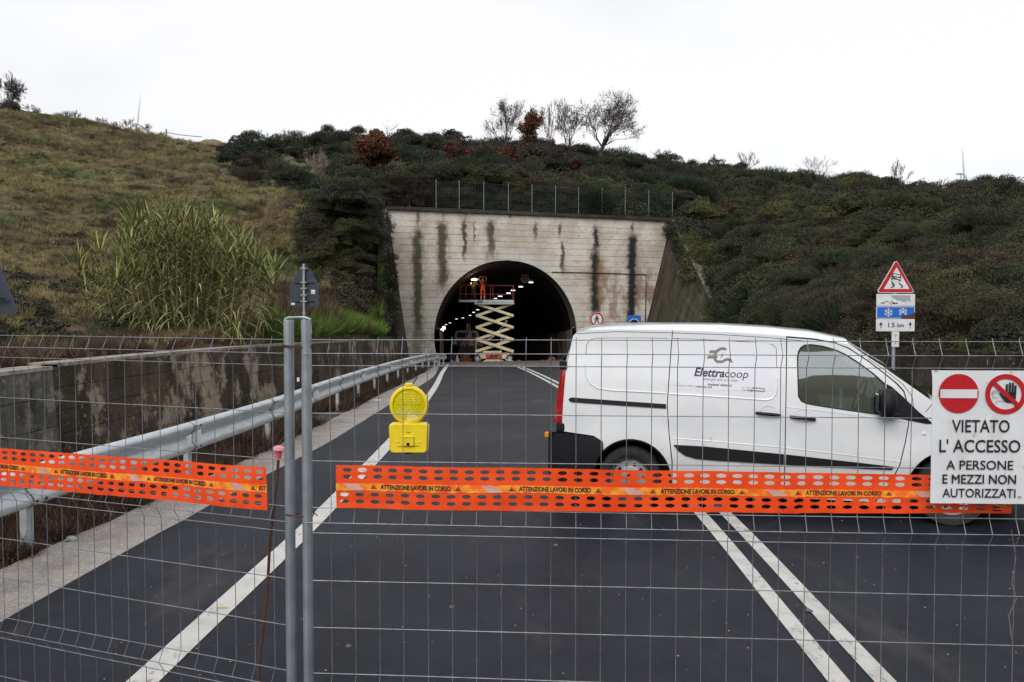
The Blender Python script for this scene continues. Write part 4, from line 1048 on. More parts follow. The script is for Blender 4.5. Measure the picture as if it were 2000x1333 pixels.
for i in range(10): r_ = .0655-.0062*i; ring_pts += [(r_, .012+.012*(1-(r_/.066)**2)), (r_-.003, .0095+.012*(1-((r_-.003)/.066)**2))]
ring_pts.append((0, .024)); mb.lathe(ring_pts, Fm, 40); ln = obj('lens', mb, M['lens'], LM, smooth=False)
mb = MB()
for i in range(-7, 8):
    for j in range(1, 8):
        x = i*.0085; z = j*.0072
        if math.hypot(x, z) < .058: mb.box((x, -.0225+.0115*((x*x+z*z)/.0044), z-.002), (.0065, .004, .005), bev=.0012)
obj('prisms', mb, M['lens'], ln)
mb = MB(); zc = -.140
body = rrect(-.083, -.060, .083, .062, .014, 4)
body = [(x*(1-.05*(z < -.03)), z+(.008*(1-(x/.083)**2) if z > .02 else 0)) for x, z in body]
rows = []
for (k, yy) in ((.93, .030), (.985, .024), (1.0, .012), (1.0, -.024), (.97, -.032)):
    rows.append([(x*k, -yy, zc+z*k) for x, z in body]+[(body[0][0]*k, -yy, zc+body[0][1]*k)])
mb.grid(rows); mb.add([p for p in rows[0][:-1]], [tuple(range(len(body)))]); mb.add([p for p in rows[-1][:-1]], [tuple(range(len(body)-1, -1, -1))])
bd = obj('battery_case', mb, M['yel'], LM, smooth=True, angle=40)
mb = MB(); mb.box((0, -.034, zc-.008), (.048, .012, .044), bev=.004); mb.box((0, -.039, zc+.010), (.034, .008, .004), bev=.001)
mb.lathe([(0, .008), (.024, .008), (.027, -.008), (0, -.008)], Matrix.Translation((0, .003, zc+.066)), 20)
for sx in (-1, 1): mb.tube([(sx*.036, -.030, zc-.012), (sx*.045, -.0325, zc-.0135), (sx*.054, -.030, zc-.012)], .0018, 5)
obj('latch', mb, M['yel'], bd, smooth=True, angle=30)
mb = MB(); mb.tube([(-.082, -.0262, zc-.032), (-.026, -.0315, zc-.032), (-.024, -.0315, zc-.028), (.024, -.0315, zc-.028), (.026, -.0315, zc-.030), (.082, -.0262, zc-.029)], .0011, 4)
mb.lathe([(0, .003), (.006, .003), (.0075, -.002)], frame((0, -.040, zc-.020), (1, 0, 0), (0, 0, 1)), 16); 
for i in (-1, 0, 1): mb.box((.006*i, -.0305, zc+.028), (.003, .002, .003))
mb.box((0, -.03, zc-.060), (.03, .004, .005)); obj('keyhole', mb, M['black'], bd)
mb = MB(); mb.box((0, 0, .085), (.034, .03, .012), bev=.003); obj('handle_mount', mb, M['yel'], LM)
mb = MB(); mb.tube([(-.016, 0, .088), (-.032, 0, .113), (-.030, 0, .128), (-.004, -.004, .160), (.004, -.004, .160), (.032, 0, .128), (.033, 0, .113), (.016, 0, .088)], .0023, 6); obj('handle', mb, M['black'], LM)
mb = MB(); tp_ = Vector((0, -.008, .158))
mb.tube([tp_+Vector((-.016, 0, .02)), tp_+Vector((-.004, -.01, .0)), tp_+Vector((.006, -.012, .012)), tp_+Vector((-.006, .004, .018)), tp_+Vector((.03, 0, -.018)), tp_+Vector((.05, -.004, -.022))], .0016, 4)
obj('tie_wire', mb, M['rust'], LM)

# prohibition sign board
SP = P(1822, 724, 3.118); sw_, sh_ = .352, .510
ang = Vector((.9985, -.04, 0)).normalized()
SG = thing('prohibition_sign', 'white rectangular no-access notice VIETATO L\'ACCESSO hung on the mesh at the right edge', 'sign', (SP.x, SP.y, SP.z-sh_))
Fs = frame((0, 0, 0), ang, (0, 0, 1))     # x right, y up, z toward camera
M['board'] = (lambda m: m)(newmat('white_sign_board', .38, 0, .5)); n = NB(M['board'])
cc = n.mix(n.ss(n.noise(6, 6), .35, .7), (.66, .68, .71), (.74, .755, .775)); cc = n.mix(n.m('MULTIPLY', n.ss(n.noise(30, 7), .60, .72), .6), cc, (.36, .28, .20)); cc = n.mix(n.m('MULTIPLY', n.ss(n.noise(7, 5, (1, 1, .3)), .57, .7), .35), cc, (.45, .42, .36)); n.color(cc)
nx_, ny_ = 12, 16; rows = []
for j in range(ny_+1):
    rows.append([Fs @ Vector((sw_*i/nx_, sh_*j/ny_, .002*mnoise.noise(Vector((i*.4, j*.4, 0)))+(-.006 if (i == 0 and j == ny_) else 0))) for i in range(nx_+1)])
mb = MB(); mb.grid(rows); mb.grid([[p-Fs.col[2].to_3d()*.003 for p in r_] for r_ in rows], flip=True)
obj('board', mb, M['board'], SG, smooth=True)
def disc(mb, cx_, cy_, r1, r0=0, z=.004, n_=48, a0_=0):
    o = [Fs @ Vector((cx_+r1*math.cos(2*math.pi*i/n_), cy_+r1*math.sin(2*math.pi*i/n_), z)) for i in range(n_)]
    if r0: mb.add(o+[Fs @ Vector((cx_+r0*math.cos(2*math.pi*i/n_), cy_+r0*math.sin(2*math.pi*i/n_), z)) for i in range(n_)], [(i, (i+1) % n_, n_+(i+1) % n_, n_+i) for i in range(n_)])
    else: mb.add(o, [tuple(range(n_))])
def rect(mb, x0, y0, x1, y1, z=.005, rot=0, F=None):
    F = F or Fs; cx_, cy_ = (x0+x1)/2, (y0+y1)/2; c, s = math.cos(rot), math.sin(rot)
    mb.add([F @ Vector((cx_+(x-cx_)*c-(y-cy_)*s, cy_+(x-cx_)*s+(y-cy_)*c, z)) for x, y in ((x0, y0), (x1, y0), (x1, y1), (x0, y1))], [(0,1,2,3)])
q = sw_/176*1.0      # board pixels are about 2 mm
k_ = .352/181.0*1.0; kk = .00194
def sx_(px): return (px-1822)*kk
def sy_(py): return sh_-(py-724)*kk
mb = MB(); disc(mb, sx_(1871.5), sy_(769), 38.5*kk); disc(mb, sx_(1962), sy_(770), 39.5*kk, 30*kk)
rect(mb, -39*kk*.93, -4.2*kk, 39*kk*.93, 4.2*kk, .0062, 0, Fs @ Matrix.Translation((sx_(1962), sy_(770), 0)) @ Matrix.Rotation(R(-43), 4, 'Z'))
obj('red_symbols', mb, M['red'], SG)
mb = MB(); rect(mb, sx_(1836), sy_(778), sx_(1907), sy_(761), .0055); obj('white_bar', mb, M['signwhite'], SG)
mb = MB()      # open hand with five fingers
def cap(mb, x0, y0, x1, y1, w_, z=.005):
    a = Vector((x0, y0)); b = Vector((x1, y1)); d_ = (b-a).normalized(); n2 = Vector((-d_.y, d_.x)); pts = []
    for i in range(7): t = R(-90+180*i/6); pts.append(b+d_*(w_*math.cos(t))*1+n2*(-w_*math.sin(t))*-1)
    for i in range(7): t = R(90+180*i/6); pts.append(a+d_*(w_*math.cos(t))+n2*(w_*math.sin(t)))
    mb.add([Fs @ Vector((p.x, p.y, z)) for p in pts], [tuple(range(14))])
hx, hy = sx_(1968), sy_(776)
pal = [(-11, -3), (-8, 6), (-7, 10), (12, 10), (13.5, 0), (12, -6), (6, -11), (-2, -10.5), (-8, -8)]
mb.add([Fs @ Vector((hx+x*kk, hy+y*kk, .005)) for x, y in pal], [tuple(range(len(pal)))])
for i, (fx0, ty) in enumerate(((-5, 24), (.8, 27), (6.4, 27), (11.5, 22))): cap(mb, hx+fx0*kk, hy+6*kk, hx+(fx0+.4)*kk, hy+ty*kk, 2.1*kk, .0052+i*.0001)
cap(mb, hx-8*kk, hy-4*kk, hx-17*kk, hy+7*kk, 2.0*kk, .0057)
obj('hand_symbol', mb, M['signblack'], SG)
mb = MB()
def lineF(mb, pts, w_, z=.005, F=None, closed=False):
    F = F or Fs
    for a, b in zip(pts, pts[1:]):
        a = Vector(a); b = Vector(b); d_ = (b-a); 
        if d_.length < 1e-6: continue
        d_.normalize(); n2 = Vector((-d_.y, d_.x))*w_/2; mb.add([F @ Vector((p.x, p.y, z)) for p in (a-n2, b-n2, b+n2, a+n2)], [(0,1,2,3)])
fo = [(sx_(1942)+7*kk*math.cos(t), sy_(769)+6*kk*math.sin(t)) for t in [R(10+i*22) for i in range(12)]]
lineF(mb, fo, 1.1*kk); lineF(mb, [(sx_(1936), sy_(768)), (sx_(1945), sy_(768))], 1.2*kk, .0051); lineF(mb, [(sx_(1936), sy_(778)), (sx_(1948), sy_(777))], 1*kk, .0051); lineF(mb, [(sx_(1942), sy_(788)), (sx_(1947), sy_(783)), (sx_(1961), sy_(784))], 1*kk, .0052)
obj('figure_outline', mb, M['inkgrey'], SG)
mb = MB()
def fit(mb, s, cx_, cy_, wpx, hpx, **kw):
    vs, fs = text_geo(s, size=1, bold=(0 if 'MEZZI' in s else .011)); x0 = min(v[0] for v in vs); x1 = max(v[0] for v in vs); y0 = min(v[1] for v in vs if True); y1 = max(v[1] for v in vs)
    mb.add([Fs @ Vector((sx_(cx_)+((x-(x0+x1)/2)/(x1-x0)*wpx)*kk, sy_(cy_)+((y-(y0+y1)/2)/(y1-y0)*hpx)*kk, .005)) for x, y in vs], fs)
    if 'MEZZI' in s:
        for dx_, dy_ in ((.0009, .0004), (-.0009, -.0004), (.0, .0008)): mb.add([Fs @ Vector((sx_(cx_)+((x-(x0+x1)/2)/(x1-x0)*wpx)*kk+dx_, sy_(cy_)+((y-(y0+y1)/2)/(y1-y0)*hpx)*kk+dy_, .0052+.0002*(dx_ > 0)+.0004*(dx_ < 0))) for x, y in vs], fs)
fit(mb, 'VIETATO', 1915, 833, 111, 25); fit(mb, "L' ACCESSO", 1914, 872, 156, 26); fit(mb, 'A PERSONE', 1914.5, 910, 129, 18.5)
fit(mb, 'E MEZZI NON', 1914, 938, 141, 18); fit(mb, 'AUTORIZZATI', 1914, 965.5, 141, 18)
obj('lettering', mb, M['signblack'], SG)
mb = MB()
for (x, y) in ((1826, 726), (1992, 973)): mb.tube([Fs @ Vector((sx_(x)-.006, sy_(y), .006)), Fs @ Vector((sx_(x), sy_(y)+.003, .008)), Fs @ Vector((sx_(x)+.008, sy_(y), .004))], .0015, 4)
obj('tie_wire', mb, M['rust'], SG)

# rebar stake with cap
c0 = P(544.5, 880, 3.86); b0 = P(505, 1333, 3.86); dirn = (b0-c0).normalized(); t = c0.z/(-dirn.z); foot = c0+dirn*(t+.02)
RS = thing('rebar_stake', 'leaning rusty rebar stake with a pink mushroom cap beside the fence posts', 'stake', tuple(foot))
mb = MB(); pts = [foot.lerp(c0, i/12)+Vector((.004*math.sin(i*1.3), 0, 0)) for i in range(13)]; mb.tube(pts, .0072, 8); obj('rod', mb, M['rust'], RS, smooth=True, world=True)
M['pink'] = mat('faded_pink_plastic', (.62, .13, .17), .5, 0, (.55, .08, .10), 30); M['pinkpale'] = mat('bleached_pink_plastic', (.70, .36, .38), .6, 0, (.62, .2, .24), 25)
ax = (c0-foot).normalized(); Mc = Matrix.Translation(c0) @ ax.to_track_quat('Z', 'Y').to_matrix().to_4x4()
cpo = obj('cap', MB().lathe([(.013, -.045), (.015, -.02), (.016, .002)], Mc, 16), M['pink'], RS, smooth=True, world=True)
obj('cap_dome', MB().lathe([(.014, -.002), (.028, .0), (.030, .003), (.026, .014), (.015, .021), (0, .023)], Mc, 20), M['pinkpale'], cpo, smooth=True, world=True) if False else obj('cap_dome', MB().lathe([(.014, -.002), (.028, .0), (.030, .003), (.026, .014), (.015, .021), (0, .023)], Mc, 20), M['pinkpale'], RS, smooth=True, world=True)
wq = foot.lerp(c0, .46); mb = MB(); mb.tube([wq+Vector((.012*math.cos(i*.7)*(1+i*.06), .012*math.sin(i*.7), .004*i-.03)) for i in range(16)]+[wq+Vector((-.04, 0, -.02)), wq+Vector((-.07, 0, -.005))], .0012, 4); obj('tie_wire', mb, M['rust'], RS, world=True)

# ------------------------------------------------------------------ road signs
def fr_at(p, yaw=0): return frame(p, (math.cos(yaw), math.sin(yaw), 0), (0, 0, 1))
def rtri(cx_, y0, w_, r_):
    h_ = w_*.866; pts = [(cx_-w_/2, y0), (cx_+w_/2, y0), (cx_, y0+h_)]; out = []; c = Vector((cx_, y0+h_/3))
    for i, a in enumerate((210, 330, 90)):
        p = Vector(pts[i]); q = p+(c-p).normalized()*r_*2
        out += [(q.x+r_*math.cos(R(a-60+120*k/5)), q.y+r_*math.sin(R(a-60+120*k/5))) for k in range(6)]
    return out
def plate(mb, poly, F, z0, z1):
    v, f = cdt(poly); n_ = len(v); mb.add([F @ Vector((x, y, z1)) for x, y in v]+[F @ Vector((x, y, z0)) for x, y in v], f+[tuple(i+n_ for i in t[::-1]) for t in f])
    k = len(poly); mb.add([F @ Vector((x, y, z1)) for x, y in poly]+[F @ Vector((x, y, z0)) for x, y in poly], [(i, k+i, k+(i+1) % k, (i+1) % k) for i in range(k)]); return mb
def flat2(mb, poly, F, z, holes=()):
    v, f = cdt(poly, holes); mb.add([F @ Vector((x, y, z)) for x, y in v], f); return mb
D = 13.3; p0 = P(1748, 650, D); ppm = FPX/D
W_ = thing('warning_sign', 'slippery-road triangle sign with snow, ice and 1.5 km plates on a pole', 'road sign', (p0.x, D, zr(D)))
F = fr_at((p0.x, D, 0)); hz = lambda y: P(1748, y, D).z; hxx = lambda x: (x-1748)/ppm
mb = MB(); mb.tube([(p0.x, D+.04, zr(D)), (p0.x, D+.04, hz(512))], .030, 14); obj('pole', mb, M['galv'], W_, world=True, smooth=True, angle=50)
tri0 = rtri(0, hz(572.3), .620, .028); tri1 = rtri(0, hz(571), .592, .024)
tp = obj('triangle_plate', plate(MB(), tri0, F, -.012, .002), M['signwhite'], W_, world=True)
inner = [(hxx(1724.5), hz(564.8)), (hxx(1775), hz(564.8)), (hxx(1748.8), hz(522))]
obj('red_border', flat2(MB(), tri1, F, .0045, [inner]), M['red'], W_, world=True)
mb = MB()
def pt(x, y): return (hxx(1680+x/6.664), hz(490+y/6.665))
for poly in ([(410, 297), (422, 295), (514, 310), (518, 340), (508, 340), (500, 316), (424, 303), (408, 330), (398, 328)], [(388, 345), (400, 328), (520, 345), (522, 358), (500, 362), (495, 352), (430, 342), (425, 352), (470, 358), (470, 366), (412, 358), (405, 352)], [(386, 358), (520, 376), (516, 384), (384, 366)], [(390, 372), (410, 375), (408, 386), (392, 384)], [(488, 384), (516, 386), (512, 400), (490, 397)],
             [(392, 396), (402, 396), (412, 415), (430, 432), (440, 448), (430, 470), (405, 484), (374, 484), (395, 476), (412, 462), (414, 448), (402, 430), (394, 412)], [(490, 414), (500, 416), (510, 430), (536, 446), (548, 462), (540, 480), (530, 486), (510, 485), (524, 476), (530, 464), (522, 454), (502, 442), (492, 428)]):
    flat2(mb, [pt(*q) for q in poly], F, .006)
obj('skid_symbol', mb, M['signblack'], W_, world=True)
def plates(y0, y1, nm, m, extra=0):
    pl = rrect(hxx(1711), hz(y1), hxx(1786), hz(y0), .012, 3); ps = obj(nm, plate(MB(), pl, F, -.012, .002), M['galv'] if False else M['signwhite'], W_, world=True)
    i_ = rrect(hxx(1712.3), hz(y1-1.2), hxx(1784.8), hz(y0+1.2), .010, 3); return i_
i_ = plates(574.5, 598, 'snow_plate', None); obj('plate_face', flat2(MB(), i_, F, .0035), M['signwhite'], W_, world=True)
mb = MB(); flat2(mb, [pt(*q) for q in ((388, 582), (645, 582), (645, 672), (625, 655), (605, 652), (580, 668), (545, 662), (500, 645), (480, 650), (440, 625), (405, 612))], F, .005); obj('peeled_patch', mb, M['signgrey'], W_, world=True)
mb = MB(); r2 = random.Random(5)
for i in range(42):
    x = r2.uniform(262, 475); y = 695-max(0, 60-abs(x-365)*.9)*r2.random()-r2.random()*20
    a = pt(x, y); ang_ = r2.uniform(-.9, .9); l_ = .008+r2.random()*.012; d_ = Vector((math.cos(ang_), math.sin(ang_)))*l_
    lineF(mb, [(a[0]-d_.x, a[1]-d_.y), (a[0]+d_.x, a[1]+d_.y)], .0045, .0062, F)
obj('worn_print', mb, M['signblack'], W_, world=True)
i_ = plates(599, 622.5, 'ice_plate', None); obj('plate_face', flat2(MB(), i_, F, .0035), M['signblue'], W_, world=True)
mb = MB()
for cx_, cy_ in ((362, 804), (550, 800)):
    for k in range(6):
        a = R(60*k+30); c = Vector(pt(cx_, cy_)); d_ = Vector((math.cos(a), math.sin(a))); e_ = .075*.95
        if cx_ > 500 and d_.y < -.8: continue
        lineF(mb, [tuple(c), tuple(c+d_*e_)], .011, .0052+.0001*k, F)
        for s in (-1, 1):
            b = c+d_*e_*.55; d2 = Matrix.Rotation(R(50*s), 2) @ d_; lineF(mb, [tuple(b), tuple(b+d2*.030)], .009, .0058+.0001*k, F)
obj('snowflakes', mb, M['signwhite'], W_, world=True)
mb = MB(); flat2(mb, [pt(*q) for q in ((520, 882), (540, 862), (530, 845), (555, 835), (580, 842), (625, 838), (660, 825), (706, 800), (709, 882))], F, .0068); obj('rust_patch', mb, M['signbrown'], W_, world=True)
i_ = plates(623.5, 647.5, 'distance_plate', None); obj('plate_face', flat2(MB(), i_, F, .0035), M['signwhite'], W_, world=True)
mb = MB()
for cx_ in (267, 648):
    flat2(mb, [pt(*q) for q in ((cx_-4, 1012), (cx_+5, 1012), (cx_+5, 970), (cx_+22, 970), (cx_, 925), (cx_-22, 970), (cx_-4, 970))], F, .005)
obj('arrows', mb, M['signblack'], W_, world=True); mb = MB()
c = pt(398, 972); put_text(mb, '1.5', F @ Matrix.Translation((c[0], c[1], .005)), size=.105, bold=.003); c = pt(523, 974); put_text(mb, 'km', F @ Matrix.Translation((c[0], c[1], .005)), size=.088, bold=.002)
obj('lettering', mb, M['signblack'], W_, world=True)
mb = MB(); plate(mb, rrect(hxx(1742), hz(678), hxx(1756), hz(648), .008, 3), F, -.012, .004); obj('small_plate', mb, M['signwhite'], W_, world=True)
mb = MB(); flat2(mb, [pt(*q) for q in ((456, 1135), (464, 1135), (464, 1105), (490, 1112), (460, 1085), (430, 1112), (456, 1105))], F, .006); flat2(mb, [pt(*q) for q in ((456, 1165), (464, 1165), (464, 1205), (484, 1200), (460, 1220), (436, 1200), (456, 1205))], F, .006); obj('small_arrows', mb, M['signgrey'], W_, world=True)

# back of the sign on the left verge
D = 17.2; p0 = P(595, 600, D); ppm = FPX/D
B_ = thing('sign_back', 'dark blue back of a triangle sign with two plates above the fence posts', 'road sign', (p0.x, D, zr(D)))
F = fr_at((p0.x, D, 0), 0); hz = lambda y: P(595, y, D).z; hxx = lambda x: (x-595)/ppm
mb = MB(); mb.tube([(p0.x-.01, D-.045, zr(D)), (p0.x, D-.045, hz(516))], .028, 12); obj('pole', mb, M['galv'], B_, world=True, smooth=True, angle=50)
tri = [(hxx(567), hz(556)), (hxx(567), hz(561)), (hxx(623), hz(561)), (hxx(623), hz(556)), (hxx(599), hz(517)), (hxx(592), hz(517))]
obj('triangle_plate', plate(MB(), tri, F, -.01, .004), M['signback'], B_, world=True)
for y0, y1 in ((561.8, 580), (581, 599)): obj('back_plate', plate(MB(), rrect(hxx(566.5), hz(y1), hxx(622.5), hz(y0), .012, 2), F, -.01, .004), M['signback'], B_, world=True)
mb = MB(); mb.tube([(p0.x-.03, D-.03, hz(598)), (p0.x-.03, D-.03, hz(616))], .035, 8); obj('pole_sleeve', mb, M['signback'], B_, world=True)
M['clamp'] = mat('clamp_metal', (.45, .42, .34), .5, .5)
for y in (525, 552.5, 564, 577, 589.5, 612): mb = MB(); mb.box((p0.x, D-.07, hz(y)), (.13 if y != 612 else .07, .035, .024), bev=.004); obj('clamp', mb, M['clamp'], B_, world=True)
for y in (553.5, 589.5): mb = MB(); mb.box((p0.x, D-.012, hz(y)), (.42, .014, .022)); obj('rib', mb, M['black'], B_, world=True)
mb = MB(); 
for (x0, y0, x1, y1) in ((569, 592, 576.5, 596), (608, 566.5, 616, 571), (608, 572, 616, 574.5)): flat2(mb, [(hxx(x0), hz(y1)), (hxx(x1), hz(y1)), (hxx(x1), hz(y0)), (hxx(x0), hz(y0))], F, .012)
obj('sticker', mb, M['white'], B_, world=True)

# dark triangle back at left frame edge
D = 9.0; p0 = P(-22, 560, D)+Vector((.27, 0, 0))
T_ = thing('sign_back', 'dark blue triangle sign back cut by the left edge of the view', 'road sign', (p0.x, D, 1.3))
p0.x = -5.71; F = frame((p0.x, D, 0), (math.cos(R(26)), -math.sin(R(26)), 0), (0, 0, 1)); zb = P(35, 613, D).z
mb = plate(MB(), rtri(0, zb, .98*.92, .02), F, -.012, .004); obj('triangle_plate', mb, M['signback'], T_, world=True)
mb = MB(); mb.tube([(p0.x-.02, D-.05, -.1), (p0.x-.02, D-.05, zb+.75)], .03, 10); obj('pole', mb, M['galv'], T_, world=True)
mb = MB(); mb.box((p0.x+.12, D-.13, zb+.16), (.3, .012, .03), rot=(0, 0, -R(26))); obj('rib', mb, M['black'], T_, world=True)

# signs at the portal
D = 57.5; p0 = P(1165.5, 624, D)
S1 = thing('no_pedestrians_sign', 'round red-ringed sign with a walking figure right of the tunnel mouth', 'road sign', (p0.x, D, zr(57))); F = fr_at(p0, .1)
mb = MB(); mb.tube([(p0.x, D+.05, zr(57)-.2), (p0.x, D+.05, p0.z+.4)], .04, 8); obj('pole', mb, M['galv'], S1, world=True)
obj('disc', plate(MB(), ell(0, 0, .50, .50, 28), F, -.02, .0), M['signwhite'], S1, world=True)
obj('red_ring', flat2(MB(), ell(0, 0, .485, .485, 28), F, .01, [ell(0, 0, .375, .375, 28)]), M['red'], S1, world=True)
mb = MB(); flat2(mb, ell(.01, .24, .055, .06, 10), F, .012); 
for poly in ([(-.06, .17), (.07, .17), (.08, -.02), (-.06, -.02)],): flat2(mb, poly, F, .012)
for pts, w_ in (([(-.02, 0), (-.09, -.16), (-.15, -.30)], .075), ([(.03, 0), (.09, -.15), (.15, -.30)], .075), ([(-.04, .14), (-.13, .03), (-.15, -.05)], .045), ([(.05, .14), (.14, .05), (.17, -.02)], .045)): lineF(mb, pts, w_, .014, F)
obj('walking_figure', mb, M['signblack'], S1, world=True)
p0 = P(1238.5, 631, D)
S2 = thing('tunnel_sign', 'square blue sign with a tunnel arch symbol just above the van roof', 'road sign', (p0.x, D, zr(57))); F = fr_at(p0, .15)
mb = MB(); mb.tube([(p0.x, D+.05, zr(57)-.2), (p0.x, D+.05, p0.z+.4)], .04, 8); obj('pole', mb, M['galv'], S2, world=True)
obj('board', plate(MB(), rrect(-.5, -.5, .5, .52, .04, 3), F, -.02, .0), M['signblue'], S2, world=True)
obj('arch_line', flat2(MB(), ell(0, -.02, .36, .32, 24), F, .01, [ell(0, -.02, .31, .27, 24)]), M['signwhite'], S2, world=True)
obj('arch_fill', flat2(MB(), ell(0, -.02, .30, .26, 24), F, .01), M['signblack'], S2, world=True)

# ------------------------------------------------------------------ tunnel lights
def emis(name, col, s):
    m = bpy.data.materials.new(name); m.use_nodes = True; b = m.node_tree.nodes['Principled BSDF']; b.inputs['Base Color'].default_value = (*col, 1)
    b.inputs['Emission Color'].default_value = (*col, 1); b.inputs['Emission Strength'].default_value = s; return m
M['lamp'] = emis('lamp_diffuser', (1, .95, .88), 1.6); M['flood'] = emis('flood_light', (1, .93, .62), 6); M['amber'] = emis('amber_beacon', (1, .22, .03), 4)
LB_ = [('nearest', 1037, 552), ('', 1017, 560.5), ('', 1002, 567.5), ('', 993, 573), ('', 977, 579), ('', 968, 583.5), ('', 933, 605.5), ('', 925, 610.5), ('', 918, 616.5), ('', 904, 621.5), ('', 891.5, 623.5), ('', 879, 631), ('', 871, 634.5)]
for i, (_, px, py) in enumerate(LB_):
    D = 5.1/((610-py)/1600+.05); p = P(px, py, D); w_ = .27 if px > 930 else .22; w_ *= D/62*(.5 if i < 5 else .34)
    l_ = thing('tunnel_light', (['', 'second', 'third', 'fourth', 'fifth', 'sixth', 'seventh', 'eighth', 'ninth', 'tenth', 'eleventh', 'twelfth', ''][i]+' lit ceiling lamp counted inward from the tunnel mouth' if i not in (0, 12) else ('lit ceiling lamp nearest the tunnel mouth, beside the hanging fan' if i == 0 else 'farthest lit ceiling lamp in the tunnel row, low on the left')), 'tunnel light', tuple(p), 0, 'lit lamps along the tunnel ceiling')
    obj('housing', MB().box((0, .03, .10), (w_*1.3*1.5, .5, .14)), M['darkmetal'], l_); obj('diffuser', MB().box((0, 0, 0), (w_*2.4, .4, .075), bev=.02), M['lamp'], l_)
for i, (px, py, lab) in enumerate(((867, 641, 'upper glaring floodlight low at the left side of the tunnel'), (863.5, 645.5, 'lower glaring floodlight low at the left side of the tunnel'))):
    p = P(px, py, 92); l_ = thing('floodlight', lab, 'floodlight', tuple(p)); obj('housing', MB().box((0, .12, 0), (.5, .2, .42), bev=.04), M['darkmetal'], l_); obj('lens', MB().lathe([(0, .05), (.14, .04), (.18, 0)], frame((0, 0, 0), (1, 0, 0), (0, 0, 1)), 12), M['flood'], l_)
    mb = MB(); mb.tube([(0, .15, 0), (0, .2, -3.5+(645-py)*0)], .05, 6); obj('mast', mb, M['darkmetal'], l_)
p = P(1025, 545, 62.5); l_ = thing('jet_fan', 'grey cylindrical fan hanging from the tunnel ceiling', 'tunnel fan', tuple(p))
mb = MB(); mb.lathe([(.22, -.9), (.30, -.8), (.33, -.3), (.33, .5), (.30, .62), (.26, .62), (.25, .2), (0, .2)], frame((0, 0, 0), (1, 0, 0), (0, 0, 1)), 20); mb.box((0, 0, -.02), (.1, .1, .1)); obj('housing', mb, M['lichen'], l_, smooth=True)
mb = MB(); mb.box((-.2, 0, .5), (.04, .04, .6)); mb.box((.2, 0, .5), (.04, .04, .6)); obj('bracket', mb, M['darkmetal'], l_)

# ------------------------------------------------------------------ scissor lift
D = 61.3; pm = FPX/D; X_ = lambda px: (px-1000)/pm; Z_ = lambda py: CH+(610-py)/pm*1.0
zg = zr(D)
LF = thing('scissor_lift', 'cream scissor lift raised in the tunnel mouth with a red-railed platform', 'scissor lift', (X_(966), D, zg))
M['cream'] = mat('cream_lift_paint', (.74, .67, .44), .55, 0, (.58, .50, .30), 3, 7); M['liftred'] = mat('dark_red_rail_paint', (.25, .035, .03), .55, 0, (.13, .02, .02), 6)
M['liftorange'] = mat('red_side_panel', (.62, .07, .03), .5, 0, (.5, .05, .025), 3); M['liftwhite'] = mat('light_toe_board', (.55, .57, .58), .5, 0, (.36, .38, .42), 4)
mb = MB(); mb.box((X_(966), D, (Z_(700)+Z_(691))/2), (X_(999)-X_(939), 1.5, .42), bev=.05); mb.box((X_(962), D-.3, Z_(687.5)), (X_(981)-X_(945), 1.0, .14), bev=.02); obj('chassis', mb, M['cream'], LF, world=True)
mb = MB(); mb.box((X_(965), D-.78, Z_(694.5)), (X_(980)-X_(949), .05, .36), bev=.01); pn = obj('side_panel', mb, M['liftorange'], LF, world=True)
mb = MB(); put_text(mb, 'JLG', frame((X_(964.5), D-.812, Z_(694.5)), (1, 0, 0), (0, 0, 1)), size=.36, shear=.3, bold=.02); obj('lettering', mb, M['signblack'], LF, world=True)
for px in (932.5, 995.5):
    for y in (-.75, .75):
        Mx = frame((X_(px), D+y, Z_(698.8)), (1, 0, 0), (0, 0, 1)); wl = obj('wheel', MB().lathe([(.16, -.11), (.24, -.12), (.26, -.09), (.26, .09), (.24, .12), (.17, .11), (.16, .05), (0, .05)], Mx, 18), M['rubber'], LF, smooth=True, world=True)
        obj('rim', MB().lathe([(.17, .115), (.15, .07), (0, .07)], Mx, 14), M['liftwhite'], LF, world=True)
mb = MB(); fr0 = Matrix(((1,0,0,0),(0,0,-1,0),(0,1,0,0),(0,0,0,1)))
mb.prism([(X_(941), Z_(706)), (X_(988), Z_(706)), (X_(978), Z_(701.3)), (X_(951), Z_(701.3))], Matrix.Translation((0, D-1.1, 0)) @ fr0, -.25); obj('outrigger_skid', mb, M['cream'], LF, world=True)
mb = MB(); mb.tube([(X_(988), D-1.1, Z_(702)), (X_(1003), D-1.4, Z_(705))], .07, 5); mb.tube([(X_(940), D-1.1, Z_(702)), (X_(930), D-1.4, Z_(705))], .07, 5); obj('outrigger', mb, M['galv'], LF, world=True)
lv = [686.3, 663.4, 639.6, 616.8, 595.2]
for y in (-.55, .45):
    for i in range(4):
        for (a, b) in (((931.5, lv[i]), (1001.5, lv[i+1])), ((1001.5, lv[i]), (931.5, lv[i+1]))):
            xa, xb = a[0], b[0]
            if i == 3: xb = 935 if xb < 950 else 998
            p_, q_ = Vector((X_(xa), D+y+(.07 if a[0] < 950 else -.07), Z_(a[1]))), Vector((X_(xb), D+y+(.07 if a[0] < 950 else -.07), Z_(b[1])))
            l_ = (q_-p_).length; an = math.atan2(q_.z-p_.z, q_.x-p_.x); mb = MB()
            mb.box((p_+q_)/2, (l_+.12, .09, .20), rot=(0, -an, 0), bev=.02); obj('scissor_arm', mb, M['cream'], LF, world=True)
for i in range(5):
    for px in (932, 1001): obj('pivot_bar', MB().tube([(X_(px if i < 4 else (936 if px < 950 else 998)), D-.65, Z_(lv[i])), (X_(px if i < 4 else (936 if px < 950 else 998)), D+.55, Z_(lv[i]))], .055, 8), M['cream'], LF, world=True)
